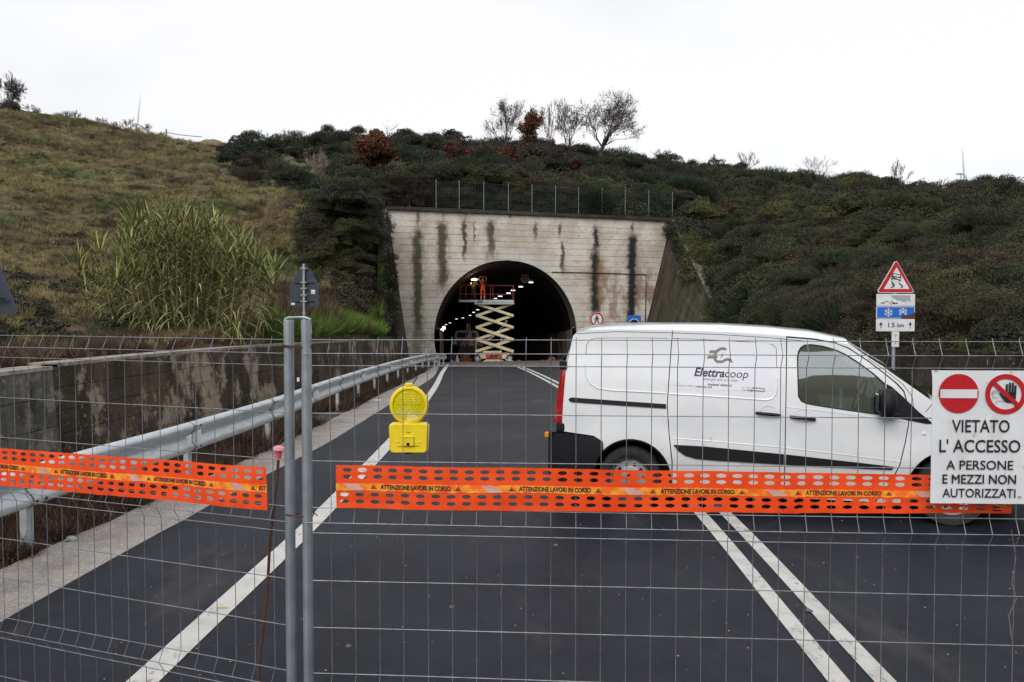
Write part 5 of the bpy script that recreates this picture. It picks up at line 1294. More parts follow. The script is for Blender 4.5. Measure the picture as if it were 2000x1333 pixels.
mb = MB(); mb.tube([(X_(945), D, Z_(670)), (X_(966), D, Z_(655))], .08, 8); mb.tube([(X_(984), D, Z_(638)), (X_(990), D, Z_(626))], .08, 8); obj('cylinder', mb, M['cream'], LF, world=True, smooth=True)
mb = MB(); mb.tube([(X_(974), D-.2, Z_(646)), (X_(984), D-.2, Z_(637))], .03, 6); obj('piston_rod', mb, M['liftwhite'], LF, world=True)
mb = MB(); mb.box((X_(950.5), D, Z_(588.2)), (X_(1004)-X_(898), 1.7, .13)); mb.box((X_(966), D, Z_(593.2)), (X_(1004)-X_(928), 1.75, .14)); dk = obj('deck', mb, M['liftwhite'], LF, world=True)
mb = MB(); mb.box((X_(966), D-.9, Z_(589.5)), (X_(1004)-X_(929), .03, .17)); mb.box((X_(913), D-.88, Z_(589)), (X_(928)-X_(898), .03, .12)); obj('toe_board', mb, M['liftwhite'], LF, world=True)
mb = MB(); put_text(mb, 'JLG', frame((X_(938.5), D-.92, Z_(589.5)), (1, 0, 0), (0, 0, 1)), size=.24, shear=.3, bold=.012); obj('lettering', mb, M['signblack'], LF, world=True)
for y in (-.85, .85):
    for zpy in (558.5, 575.5):
        mb = MB(); mb.tube([(X_(899), D+y, Z_(zpy-.8)), (X_(1003.5), D+y, Z_(zpy+.5))], .024, 6); obj('guard_rail', mb, M['liftred'], LF, world=True)
    for px in (899, 910.5, 928, 958, 963, 1001, 1003.5):
        mb = MB(); mb.tube([(X_(px), D+y, Z_(588)), (X_(px), D+y, Z_(558))], .025, 6); obj('rail_post', mb, M['liftred'], LF, world=True)
for px in (899, 1003.5):
    for zpy in (558.5, 575.5): mb = MB(); mb.tube([(X_(px), D-.85, Z_(zpy)), (X_(px), D+.85, Z_(zpy))], .032, 6); obj('guard_rail', mb, M['liftred'], LF, world=True)
# workers on the platform
def skin_body(joints, bones, root):
    me = bpy.data.meshes.new('b'); me.from_pydata([j[:3] for j in joints], bones, []); o = bpy.data.objects.new('b', me); COL.objects.link(o)
    s = o.modifiers.new('s', 'SKIN'); s.use_smooth_shade = True; o.modifiers.new('u', 'SUBSURF').levels = 1
    for i, j in enumerate(joints): me.skin_vertices[0].data[i].radius = (j[3], j[4] if len(j) > 4 else j[3])
    for v in me.skin_vertices[0].data: v.use_root = False
    me.skin_vertices[0].data[root].use_root = True
    dg = bpy.context.evaluated_depsgraph_get(); dg.update(); ev = o.evaluated_get(dg); m2 = ev.to_mesh()
    r_ = [tuple(v.co) for v in m2.vertices], [tuple(p.vertices) for p in m2.polygons]; ev.to_mesh_clear(); bpy.data.objects.remove(o); return r_
def person(label, loc, rz, lean, armL, armR, mats, colorf, helmet):
    t = thing('person', label, 'person', loc, rz)
    sx = .20
    J = [(0, 0, .95, .15, .12), (0, lean*.3, 1.15, .14, .11), (0, lean*.8, 1.38, .17, .12), (0, lean, 1.50, .07, .07), (0, lean*1.15, 1.66, .095, .11),
         (-.10, 0, .88, .10, .10), (-.12, .02, .48, .068), (-.13, 0, .09, .048), (-.13, .13, .04, .045), (.10, 0, .88, .10, .10), (.12, .02, .48, .068), (.13, 0, .09, .048), (.13, .13, .04, .045),
         (-sx, lean*.9, 1.42, .062), (armL[0][0], armL[0][1], armL[0][2], .048), (armL[1][0], armL[1][1], armL[1][2], .036), (sx, lean*.9, 1.42, .062), (armR[0][0], armR[0][1], armR[0][2], .048), (armR[1][0], armR[1][1], armR[1][2], .036)]
    Bn = [(0,1), (1,2), (2,3), (3,4), (0,5), (5,6), (6,7), (7,8), (0,9), (9,10), (10,11), (11,12), (2,13), (13,14), (14,15), (2,16), (16,17), (17,18)]
    for s, hpos in ((15, armL[1]), (18, armR[1])):     # five fingers rooted in the hand
        for k in range(5):
            i0 = len(J); a = (k-2)*.016; J.append((hpos[0]+a, hpos[1]+.05, hpos[2]+.04+(.0 if k else -.02), .010)); J.append((hpos[0]+a*1.3, hpos[1]+.09, hpos[2]+.05-(.0 if k else .03), .008)); Bn += [(s, i0), (i0, i0+1)]
    v, f = skin_body(J, Bn, 0); mb = MB(); mb.v = v; mb.f = f
    mb.m = [colorf(sum(v[i][2] for i in p)/len(p), max(abs(v[i][0]) for i in p), p, v) for p in f]
    obj('body', mb, mats, t, smooth=True, angle=180)
    c = Matrix.Translation((0, lean*1.15, 1.66)); mb = MB(); mb.lathe([(.145, .02), (.125, .03), (.122, .08), (.09, .135), (.03, .155), (0, .156)], c, 16); obj('helmet', mb, helmet, t, smooth=True)
    return t
M['hivis'] = mat('orange_hi_vis_cloth', (.80, .11, .02), .8, 0, (.62, .07, .01), 6); M['green'] = mat('green_work_shirt', (.13, .22, .09), .9, 0, (.07, .13, .05), 8); M['navy'] = mat('dark_work_trousers', (.02, .023, .03), .9); M['skin'] = mat('skin', (.42, .24, .17), .6)
M['maroon'] = mat('dark_red_jacket', (.19, .03, .02), .85, 0, (.10, .02, .015), 9); M['silverband'] = mat('reflective_band', (.6, .62, .6), .4); M['helred'] = mat('red_helmet', (.30, .035, .02), .4); M['helyel'] = mat('yellow_helmet', (.55, .38, .05), .4)
dz = Z_(587.3)
def c1(z, x, p, v):
    if z < .07: return 1
    if .12 < z < .20 or .27 < z < .33: return 3
    if z < 1.12: return 0
    if z > 1.52: return 4
    return 2
person('worker in bright orange trousers and dark red jacket reaching up on the lift', (X_(943.5), D-.3, dz), R(5), .03, ((-.30, .05, 1.62), (-.16, .12, 1.80)), ((.28, .06, 1.60), (.16, .14, 1.82)), [M['hivis'], M['navy'], M['maroon'], M['silverband'], M['skin']], c1, M['helred'])
def c2(z, x, p, v):
    if z < 1.0: return 0
    if z > 1.52: return 2
    return 1 if x < .36 else 2
person('stooping worker in a green shirt beside the amber beacon on the lift', (X_(923.5), D+.05, dz-.05), R(-35), .22, ((-.28, .25, 1.25), (-.22, .42, 1.12)), ((.28, .25, 1.22), (.20, .45, 1.15)), [M['navy'], M['green'], M['skin']], c2, M['helyel'])
p = Vector((X_(921), D+.6, Z_(553.5))); l_ = thing('beacon', 'glowing amber beacon above the stooping worker on the lift', 'beacon', tuple(p)); obj('dome', MB().lathe([(0, .10), (.07, .08), (.1, .0), (.1, -.06)], Matrix.Identity(4), 12), M['amber'], l_, smooth=True); obj('stem', MB().tube([(0, 0, -.06), (0, 0, -1.4)], .025, 6), M['darkmetal'], l_)

p = Vector((X_(927.5), D-.75, Z_(547.5))); l_ = thing('work_light', 'short glowing strip lamp just above the two workers on the lift', 'work light', tuple(p)); obj('tube', MB().box((0, 0, 0), (.40, .12, .07), bev=.02), emis('work_light_tube', (1, .62, .36), 40), l_); obj('stand', MB().tube([(0, .1, 0), (0, .15, -1.9)], .02, 6), M['darkmetal'], l_)
# ------------------------------------------------------------------ crane truck behind the lift
D = 66.0; pm = FPX/D; zg = zr(D)
TK = thing('crane_truck', 'pale truck with red and white chevrons and a raised crane arm behind the lift', 'truck', (X_(918), D, zg))
M['truckpaint'] = mat('dusty_truck_paint', (.52, .49, .39), .6, 0, (.36, .33, .26), 2, 7); M['chevred'] = mat('chevron_red', (.34, .025, .03), .5); M['chevwhite'] = mat('chevron_white', (.50, .46, .44), .5); M['darkglass'] = mat('dark_truck_glass', (.012, .014, .016), .1)
x0, x1 = X_(888), X_(935); zt_, zb_ = Z_(646), Z_(664)
def cabface(y): return [(x0+.0, zb_), (x1, zb_), (x1-.04, zb_+.5), (x1-.12, zt_-.06), (x1-.22, zt_), (x0+.25, zt_), (x0+.14, zt_-.08), (x0+.03, zb_+.5)]
w1 = rrect(X_(892), Z_(660), X_(909), Z_(650), .06, 3); w2 = rrect(X_(921), Z_(659), X_(929.5), Z_(650.5), .06, 3)
v, f = cdt(cabface(0), [w1, w2]); mb = MB(); mb.add([(x, D, z) for x, z in v], f); k = len(cabface(0)); cf = cabface(0)
mb.add([(x, D, z) for x, z in cf]+[(x, D+2.0, z) for x, z in cf], [(i, (i+1) % k, k+(i+1) % k, k+i) for i in range(k)]); mb.add([(x, D+2.0, z) for x, z in cf], [tuple(range(k))])
cb = obj('cab', mb, M['truckpaint'], TK, world=True)
for w_ in (w1, w2): obj('cab_window', MB().add([(x, D+.05, z) for x, z in w_], [tuple(range(len(w_)))]), M['darkglass'], TK, world=True)
mb = MB(); mb.box((X_(916), D+1.5, (Z_(676)+Z_(664))/2), (X_(944)-X_(888), 3.2, .5), bev=.04); mb.box((X_(916), D+2, Z_(684)), (1.6, 5, .5)); obj('bed', mb, M['darkmetal'], TK, world=True)
mb = MB(); mb.box((X_(921), D-.13, Z_(676.6)), (X_(943)-X_(899), .06, .10)); obj('bumper', mb, M['chevred'], TK, world=True)
for (a, b, s) in ((899, 914, 1), (930, 943, -1)):
    n_ = 5
    for i in range(n_):
        xa = X_(a)+(X_(b)-X_(a))*i/n_; xb = X_(a)+(X_(b)-X_(a))*(i+1)/n_; sh = .12*s
        mb = MB(); mb.add([(xa-sh, D-.12, Z_(675.3)), (xb-sh, D-.12, Z_(675.3)), (xb+sh, D-.12, Z_(667)), (xa+sh, D-.12, Z_(667)), (xa-sh, D-.08, Z_(675.3)), (xb-sh, D-.08, Z_(675.3)), (xb+sh, D-.08, Z_(667)), (xa+sh, D-.08, Z_(667))], [(0,1,2,3), (7,6,5,4), (0,4,5,1), (1,5,6,2), (2,6,7,3), (3,7,4,0)])
        obj('chevron_stripe', mb, M['chevred'] if i % 2 == 0 else M['chevwhite'], TK, world=True)
mb = MB(); mb.box((X_(921), D-.2, Z_(671)), (.5, .25, .42), bev=.04); mb.box((X_(915), D-.15, (Z_(664)+Z_(632))/2), (.34, .30, Z_(632)-Z_(664)), bev=.03); obj('crane_column', mb, M['truckpaint'], TK, world=True)
mb = MB(); mb.tube([(X_(915), D-.15, Z_(634)), (X_(912), D-.1, Z_(612)), (X_(909), D-.1, Z_(592))], [.16, .14, .12], 4); obj('crane_arm', mb, M['darkmetal'], TK, world=True)
mb = MB(); mb.tube([(X_(915)-.1, D-.3, Z_(655)), (X_(916)+.1, D-.3, Z_(630))], .05, 6); obj('ram', mb, M['darkmetal'], TK, world=True)
mb = MB(); mb.box((X_(888), D-.1, Z_(670)), (.3, .1, .24), bev=.02); obj('side_lamp', mb, M['chevwhite'], TK, world=True)
for px in (896, 938):
    mb = MB(); mb.lathe([(.2, -.15), (.46, -.15), (.5, -.1), (.5, .1), (.46, .15), (.2, .15)], frame((X_(px), D+1, zg+.5), (0, 1, 0), (0, 0, 1)), 18); obj('wheel', mb, M['rubber'], TK, world=True, smooth=True)

# clutter at the tunnel mouth
def on(px, D, h=0): return Vector(((px-1000)/FPX*D, D, zr(D)+h))
M['bag'] = mat('grey_plastic_sheet', (.40, .40, .39), .5, 0, (.2, .2, .2), 4, bump=.6, bscale=6); M['card'] = mat('brown_cardboard', (.24, .12, .05), .9, 0, (.15, .07, .03), 5); M['bluebin'] = mat('dark_blue_drum', (.012, .02, .06), .5)
p = on(893, 59.5); t_ = thing('traffic_cone', 'small grey upright cone standing left of the lift', 'cone', tuple(p)); obj('cone', MB().lathe([(.02, .60), (.05, .5), (.17, .03), (.17, 0)], Matrix.Identity(4), 14), M['bag'], t_, smooth=True); obj('cone_base', MB().box((0, 0, .02), (.46, .46, .04), bev=.01), M['bag'], t_)
def lump(name, label, cat, px, D, w_, h_, m, d_=.5, seed=0):
    r2 = random.Random(seed); p = on(px, D); rows = []
    for i in range(7):
        t = i/6; k = math.cos(t*math.pi/2)**.6; rows.append([(w_/2*k*math.cos(2*math.pi*j/14)*(1+.25*r2.uniform(-1, 1)), d_*k*math.sin(2*math.pi*j/14)*(1+.25*r2.uniform(-1, 1)), h_*math.sin(t*math.pi/2)*(1+.15*r2.uniform(-1, 1))) for j in range(14)])
    for r_ in rows: r_.append(r_[0])
    mb = MB(); mb.grid(rows); o = obj(name, mb, m); o.location = p; return tag(o, label, cat)
lump('plastic_sheet', 'white crumpled plastic sheet lying left of the grey cone', 'sheet', 879, 60, .55, .12, M['signwhite'], .4, 1)
lump('plastic_sheet', 'flat pale sheet lying just right of the grey cone', 'sheet', 907, 60.3, .5, .05, M['bag'], .3, 2)
lump('cardboard_box', 'crumpled brown cardboard boxes heaped between the cone and the lift', 'box', 909, 63.5, 1.0, .62, M['card'], .5, 3)
lump('tool_bag', 'dark bag slumped behind the cardboard heap', 'bag', 921, 64.5, 1.2, .38, M['navy'], .5, 4)
lump('drum', 'dark blue tarp heap at the left inside wall of the tunnel mouth', 'tarp', 880, 62, 1.0, .75, M['bluebin'], .6, 5)
lump('red_rag', 'small orange-red rag on the road in front of the cardboard heap', 'rag', 915.5, 61.5, .18, .07, M['hivis'], .1, 6)
for i, (px, m, w_, lab) in enumerate(((1059, 'hivis', .22, 'small orange object at the right tunnel wall'), (1078, 'yel', .6, 'dusty yellow sack against the right tunnel wall'), (1070, 'bag', .4, 'grey rubble piece by the yellow sack'), (1014, 'galv', .5, 'crushed metal strip lying right of the lift'))):
    lump('debris', lab, 'debris', px, 64.5, w_, .16+.25*(m == 'yel'), M['card'] if m == 'yel' else M[m], .2, 9+i)

# wind turbines
M['turb'] = mat('turbine_white', (.50, .52, .55), .5)
def turbine(label, px, pyhub, D, blade, angs, ztow, yaw=0):
    p = P(px, pyhub, D); t = thing('wind_turbine', label, 'wind turbine', (p.x, p.y, p.z-ztow))
    s = D/FPX; mb = MB(); mb.tube([(0, 0, 0), (0, 0, ztow)], [1.7*s, 1.3*s], 12); obj('tower', mb, M['turb'], t, smooth=True)
    mb = MB(); mb.box((-2*s, 0, ztow+1.0*s), (14*s, 4*s, 4.0*s), bev=1*s); obj('nacelle', mb, M['turb'], t)
    for a in angs:
        d_ = Vector((math.sin(R(a)), .1, math.cos(R(a)))); n2 = Vector((d_.z, 0, -d_.x)); c = Vector((4*s, -3*s, ztow+1.5*s)); mb = MB(); vs = []
        for k, w_ in ((0, .9), (.12, 1.6), (.5, 1.0), (1, .25)):
            for (u_, v_) in ((-1, -.3), (1, -.3), (1, .3), (-1, .3)): vs.append(c+d_*blade*k+n2*w_*s*u_+Vector((0, w_*s*v_, 0)))
        mb.add(vs, [(4*i+j, 4*i+(j+1) % 4, 4*i+4+(j+1) % 4, 4*i+4+j) for i in range(3) for j in range(4)]+[(12, 13, 14, 15)]); obj('blade', mb, M['turb'], t)
turbine('white wind turbine far off on the right skyline', 1877, 341, 900, 900/FPX*52, (-2, 150, 175), 900/FPX*90)
turbine('wind turbine hub and one long blade showing over the left hilltop', 266, 244, 700, 700/FPX*58, (4, 128, 245), 700/FPX*60)
p = P(325, 268, 122); mb = MB(); mb.box((p.x, p.y, p.z+.2), (.18, .18, 1.9)); fp_ = thing('field_post', 'single post with a sagging wire on the left ridge line', 'post', (p.x, p.y, p.z-.7)); obj('post', mb, M['postgrey'], fp_, world=True)
mb = MB(); mb.tube([P(325, 259, 122), P(345, 263, 123), P(372, 266, 124), P(395, 268, 125)], .05, 4); obj('wire', mb, M['darkmetal'], fp_, world=True)
p = P(415, 276, 148); mb = MB(); rows = []
for i in range(8):
    t = i/7; rows.append([(p.x+2.9*math.cos(t*1.55)*math.cos(2*math.pi*(j%20)/20)*(1+.12*math.sin((j%20)*2.3)), p.y+3*math.cos(t*1.55)*math.sin(2*math.pi*(j%20)/20), p.z-1.3+1.5*math.sin(t*1.55)+.10*math.sin((j%20)*1.7+i)*(t<.95)) for j in range(21)])
M['spoil'] = mat('orange_earth', (.20, .145, .09), .95, 0, (.12, .10, .055), .6, 7); mb.grid(rows); tag(obj('earth_mound', mb, M['spoil'], smooth=True), 'small mound of orange-brown earth on the skyline saddle', 'mound')

# ------------------------------------------------------------------ vegetation materials
def leafmat(name, c1_, c2_, c3_, patch=None, pscale=.15, plo=.5, phi=.62, patch2=None, rough=.75, trans=.0):
    m = newmat(name, rough, 0, .25); n = NB(m); t = m.node_tree
    at = t.nodes.new('ShaderNodeAttribute'); at.attribute_name = 'v'; v = at.outputs['Fac']
    oi = t.nodes.new('ShaderNodeObjectInfo'); r_ = oi.outputs['Random']
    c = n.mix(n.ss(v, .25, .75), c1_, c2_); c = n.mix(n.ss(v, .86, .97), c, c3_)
    if patch: c = n.mix(n.m('MULTIPLY', n.ss(n.noise(pscale, 4), plo, phi), n.m('ADD', n.m('MULTIPLY', v, .6), .3)), c, patch)
    if patch2: c = n.mix(n.m('MULTIPLY', n.ss(n.noise(pscale*1.7, 4, (1.3, .8, 1.1)), plo+.03, phi+.03), n.m('ADD', n.m('MULTIPLY', v, .5), .4)), c, patch2)
    hs = t.nodes.new('ShaderNodeHueSaturation'); L(t, n.m('ADD', n.m('MULTIPLY', r_, .6), .72), hs.inputs['Value']); L(t, n.m('ADD', n.m('MULTIPLY', r_, .05), .475), hs.inputs['Hue']); L(t, c, hs.inputs['Color'])
    n.color(hs.outputs[0]); return m
V = {}
V['ivy'] = leafmat('bramble_leaves', (.019, .025, .014), (.052, .060, .034), (.110, .108, .055), (.070, .046, .032), .16, .48, .62, (.095, .095, .028))
V['broom'] = leafmat('broom_shrub', (.014, .022, .012), (.030, .048, .022), (.055, .072, .034), (.032, .024, .018), .12, .52, .64)
V['far'] = leafmat('hill_shrub', (.016, .023, .014), (.034, .046, .027), (.062, .070, .038), (.055, .036, .026), .06, .50, .62, (.042, .034, .028))
V['weed'] = leafmat('field_weeds', (.060, .085, .028), (.120, .150, .048), (.25, .23, .10), (.165, .095, .076), .10, .42, .50, (.29, .235, .115))
V['dry'] = leafmat('dead_weeds', (.045, .026, .018), (.095, .058, .042), (.20, .15, .10), (.05, .06, .022), .5, .58, .70)
V['grass'] = leafmat('verge_grass', (.065, .11, .018), (.14, .21, .036), (.22, .24, .065), (.12, .10, .045), .3, .52, .62)
V['cane'] = leafmat('cane_leaves', (.14, .19, .055), (.36, .41, .15), (.62, .61, .33), (.25, .20, .08), .7, .54, .68)
V['stalk'] = mat('cane_stalks', (.26, .21, .10), .8, 0, (.12, .12, .045), 3, 6)
V['russet'] = leafmat('russet_oak_leaves', (.075, .030, .017), (.155, .060, .030), (.24, .10, .045))
V['bark'] = mat('tree_bark', (.075, .062, .055), .95, 0, (.035, .028, .026), 2, 6)
V['barkpale'] = mat('pale_twigs', (.24, .20, .19), .95, 0, (.13, .10, .095), 2, 6)
V['twig'] = leafmat('dead_leaf_bits', (.055, .036, .027), (.095, .062, .045), (.14, .09, .06))
V['stem'] = leafmat('bramble_stems', (.028, .021, .017), (.060, .044, .034), (.11, .082, .058))
V['yellow'] = leafmat('yellowing_leaves', (.08, .085, .022), (.16, .15, .03), (.30, .24, .05))

def mesh_np(name, vs, fs, v, m):
    vs = np.asarray(vs, dtype=np.float32).reshape(-1, 3); fs = np.asarray(fs, dtype=np.int32); nf, k = fs.shape
    me = bpy.data.meshes.new(name); me.vertices.add(len(vs)); me.vertices.foreach_set('co', vs.ravel())
    me.loops.add(nf*k); me.loops.foreach_set('vertex_index', fs.ravel()); me.polygons.add(nf)
    me.polygons.foreach_set('loop_start', np.arange(0, nf*k, k, dtype=np.int32)); me.polygons.foreach_set('loop_total', np.full(nf, k, dtype=np.int32))
    a = me.attributes.new('v', 'FLOAT', 'POINT'); a.data.foreach_set('value', np.asarray(v, dtype=np.float32)); me.materials.append(m); me.update(calc_edges=True); me.validate(); return me
def leaf_quads(c, d, n_, l_, w_, v):
    """c centres, d axis dir, n_ normal-ish, l_ lengths, w_ widths -> rhombic leaves"""
    d = d/np.linalg.norm(d, axis=1, keepdims=True); s = np.cross(d, n_); s /= (np.linalg.norm(s, axis=1, keepdims=True)+1e-9)
    l_ = l_[:, None]; w_ = w_[:, None]; nn_ = np.cross(s, d)
    p = np.stack([c-d*l_*.5, c+s*w_*.5+nn_*l_*.06, c+d*l_*.5, c-s*w_*.5+nn_*l_*.06], 1)
    N_ = len(c); return p.reshape(-1, 3), np.arange(4*N_).reshape(N_, 4), np.repeat(v, 4)
def rdir(n_): a = rng.normal(size=(n_, 3)); return a/np.linalg.norm(a, axis=1, keepdims=True)
def clump(kind, N_, m, size=.09, flat=.7):
    if kind in ('ball', 'full'):
        d = rdir(N_); d[:, 2] = np.abs(d[:, 2])*1.0-.25; r_ = rng.uniform(.55 if kind == 'ball' else .05, 1, N_)**.5
        lump_ = 1+.22*np.sin(d[:, 0]*5+1)*np.cos(d[:, 1]*4+2)+.15*np.sin(d[:, 2]*7+d[:, 0]*6)
        c = d*(r_*lump_)[:, None]; c[:, 2] *= flat; ax = rdir(N_)*.9+d*.5; nn_ = d+rdir(N_)*.7+np.array([0, 0, .5])
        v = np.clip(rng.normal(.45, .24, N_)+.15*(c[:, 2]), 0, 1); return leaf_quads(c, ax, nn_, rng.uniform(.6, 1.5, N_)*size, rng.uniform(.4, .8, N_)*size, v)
    if kind == 'broom':       # fine upright sprays
        b = rng.normal(size=(N_, 3))*.28; b[:, 2] = np.abs(b[:, 2])*.6; d = b*np.array([2.0, 2.0, .5])+np.array([0, 0, 1.0])+rdir(N_)*.28
        d /= np.linalg.norm(d, axis=1, keepdims=True); r_ = rng.uniform(.25, 1, N_); c = b*.5+d*r_[:, None]*np.array([.95, .95, 1.0])
        return leaf_quads(c, d, rdir(N_), rng.uniform(.15, .34, N_), np.full(N_, size*.30), np.clip(rng.normal(.4, .22, N_)+.3*(r_-.6), 0, 1))
    if kind == 'tuft':
        a = rng.uniform(0, 2*np.pi, N_); b = np.stack([np.cos(a), np.sin(a), a*0], 1)*(rng.uniform(0, .35, N_))[:, None]; d = np.stack([np.cos(a)*.5, np.sin(a)*.5, np.ones(N_)], 1)+rdir(N_)*.35; d[:, 2] = np.abs(d[:, 2]); h_ = rng.uniform(.4, 1, N_)
        dn = d/np.linalg.norm(d, axis=1, keepdims=True); c = b+dn*(h_*.5)[:, None]; return leaf_quads(c, dn, rdir(N_), h_, np.full(N_, size), np.clip(rng.normal(.5, .26, N_), 0, 1))
    if kind == 'weed':        # leafy low weed with stems
        p1 = clump('tuft', N_//3, m, size*.5); n2 = N_-N_//3
        d = rdir(n2); d[:, 2] = np.abs(d[:, 2]); c = d*rng.uniform(.3, .9, n2)[:, None]*np.array([.8, .8, .75]); p2 = leaf_quads(c, rdir(n2), d+rdir(n2)*.6+np.array([0, 0, .5]), rng.uniform(.6, 1.4, n2)*size*1.3, rng.uniform(.5, .9, n2)*size, np.clip(rng.normal(.5, .25, n2), 0, 1))
        return np.concatenate([p1[0], p2[0]]), np.concatenate([p1[1], p2[1]+len(p1[0])]), np.concatenate([p1[2], p2[2]])
def gn_scatter(name, label, cat, pts, scl, src_meshes, kind='stuff'):
    pts = np.asarray(pts, dtype=np.float32); scl = np.asarray(scl, dtype=np.float32); N_ = len(pts)
    if N_ == 0: return
    var = rng.integers(0, len(src_meshes), N_); tree = bpy.data.node_groups.new(name, 'GeometryNodeTree')
    tree.interface.new_socket('Geometry', in_out='INPUT', socket_type='NodeSocketGeometry'); tree.interface.new_socket('Geometry', in_out='OUTPUT', socket_type='NodeSocketGeometry')
    gi = tree.nodes.new('NodeGroupInput'); go = tree.nodes.new('NodeGroupOutput'); jn = tree.nodes.new('GeometryNodeJoinGeometry')
    def attr(nm, ty):
        a = tree.nodes.new('GeometryNodeInputNamedAttribute'); a.data_type = ty; a.inputs[0].default_value = nm; return a.outputs[0]
    sc_ = attr('scl', 'FLOAT_VECTOR'); ro = attr('rot', 'FLOAT_VECTOR'); va = attr('var', 'INT')
    for k, me in enumerate(src_meshes):
        so_ = bpy.data.objects.new(name+'_source', me)
        ob = tree.nodes.new('GeometryNodeObjectInfo'); ob.inputs[0].default_value = so_
        cmpn = tree.nodes.new('FunctionNodeCompare'); cmpn.data_type = 'INT'; cmpn.operation = 'EQUAL'; tree.links.new(va, cmpn.inputs[2]); cmpn.inputs[3].default_value = k
        ip = tree.nodes.new('GeometryNodeInstanceOnPoints'); L(tree, gi.outputs[0], ip.inputs['Points']); L(tree, cmpn.outputs[0], ip.inputs['Selection']); L(tree, ob.outputs['Geometry'], ip.inputs['Instance'])
        L(tree, ro, ip.inputs['Rotation']); L(tree, sc_, ip.inputs['Scale']); L(tree, ip.outputs[0], jn.inputs[0])
    L(tree, jn.outputs[0], go.inputs[0])
    me = bpy.data.meshes.new(name); me.vertices.add(N_); me.vertices.foreach_set('co', pts.ravel())
    s3 = np.stack([scl*rng.uniform(.85, 1.2, N_), scl*rng.uniform(.85, 1.2, N_), scl*rng.uniform(.75, 1.15, N_)], 1).astype(np.float32)
    r3 = np.stack([rng.normal(0, .12, N_), rng.normal(0, .12, N_), rng.uniform(0, 6.28, N_)], 1).astype(np.float32)
    a = me.attributes.new('scl', 'FLOAT_VECTOR', 'POINT'); a.data.foreach_set('vector', s3.ravel()); a = me.attributes.new('rot', 'FLOAT_VECTOR', 'POINT'); a.data.foreach_set('vector', r3.ravel())
    a = me.attributes.new('var', 'INT', 'POINT'); a.data.foreach_set('value', var.astype(np.int32))
    o = bpy.data.objects.new(name, me); COL.objects.link(o); md = o.modifiers.new('scatter', 'NODES'); md.node_group = tree
    tag(o, label, cat, None, kind); return o
def mk(kind, m, n_, size, k=3, flat=.7): 
    out = []
    for i in range(k):
        vs, fs, v = clump(kind, n_, m, size, flat); out.append(mesh_np('clump', vs, fs, v, m))
    return out
ivy = mk('ball', V['ivy'], 1900, .085, 3, .95); ivyfine = mk('ball', V['ivy'], 3000, .055, 2, .9)
broom = mk('broom', V['broom'], 1500, .06, 2); farb = mk('ball', V['far'], 900, .12, 3, .8); farbroom = mk('broom', V['far'], 700, .10, 2)
weed = mk('weed', V['weed'], 150, .10, 4); tuft = mk('tuft', V['weed'], 90, .035, 3); dryw = mk('weed', V['dry'], 190, .055, 4); vgr = mk('tuft', V['grass'], 130, .022, 3)
drytw = mk('tuft', V['dry'], 90, .018, 2); yel = mk('ball', V['yellow'], 500, .075, 2, .6)

def is_field(px, s, p):      # the open slope on the left, against the scrub
    lim = -.245*p.y+1.0
    if p.x < lim and px < 640:
        if px < 428: return True
        return s < 4.0
    return False
ivp, ivs, ifp, ifs, brp, brs, fp, fs_, fbp, fbs, wp, ws, tp_, ts, yp, ys, dp, ds_ = ([] for _ in range(18))
import bisect
def sample(n_, lo, hi, slo=0, shi=5):
    for _ in range(n_):
        px = rnd.uniform(lo, hi); s = rnd.uniform(slo, shi); yield px, s, terr(px, s)
# left open field
for px, s, p in sample(170, -100, 620, .9, 4.9):
    if is_field(px, s, p): fp.append(p); fs_.append(rnd.uniform(.3, .55)*(.8+p.y*.012))
twp, tws = [], []
for px, s, p in sample(380, 1345, 2080, .0, 4.6):
    if not (px < 1425 and p.y < 60): twp.append(p+Vector((0, 0, .1))); tws.append(rnd.uniform(.5, 1.1)*(.55+p.y*.014))
for i in range(90):
    px = rnd.uniform(742, 835); twp.append(P(px, rnd.uniform(352, 408), portalY(pX(px))+rnd.uniform(.1, .5))); tws.append(rnd.uniform(.5, .9))
    if i % 2: ivp.append(P(px-8, rnd.uniform(346, 385), portalY(pX(px))+rnd.uniform(-.1, .3))); ivs.append(rnd.uniform(.25, .5))
for px, s, p in sample(15000, -160, 640, .05, 5):
    if not is_field(px, s, p): continue
    D = p.y; pn = mnoise.noise(Vector((p.x*.10, p.y*.10, 3))); 
    if D < 21 and rnd.random() < .80+pn*.5: continue
    if pn < -.12 and rnd.random() < .6: continue
    r_ = .16+.0052*D; r_ *= rnd.uniform(.5, 1.35)
    (wp if rnd.random() < .5 else tp_).append(p); (ws if wp and wp[-1] is p else ts).append(r_)
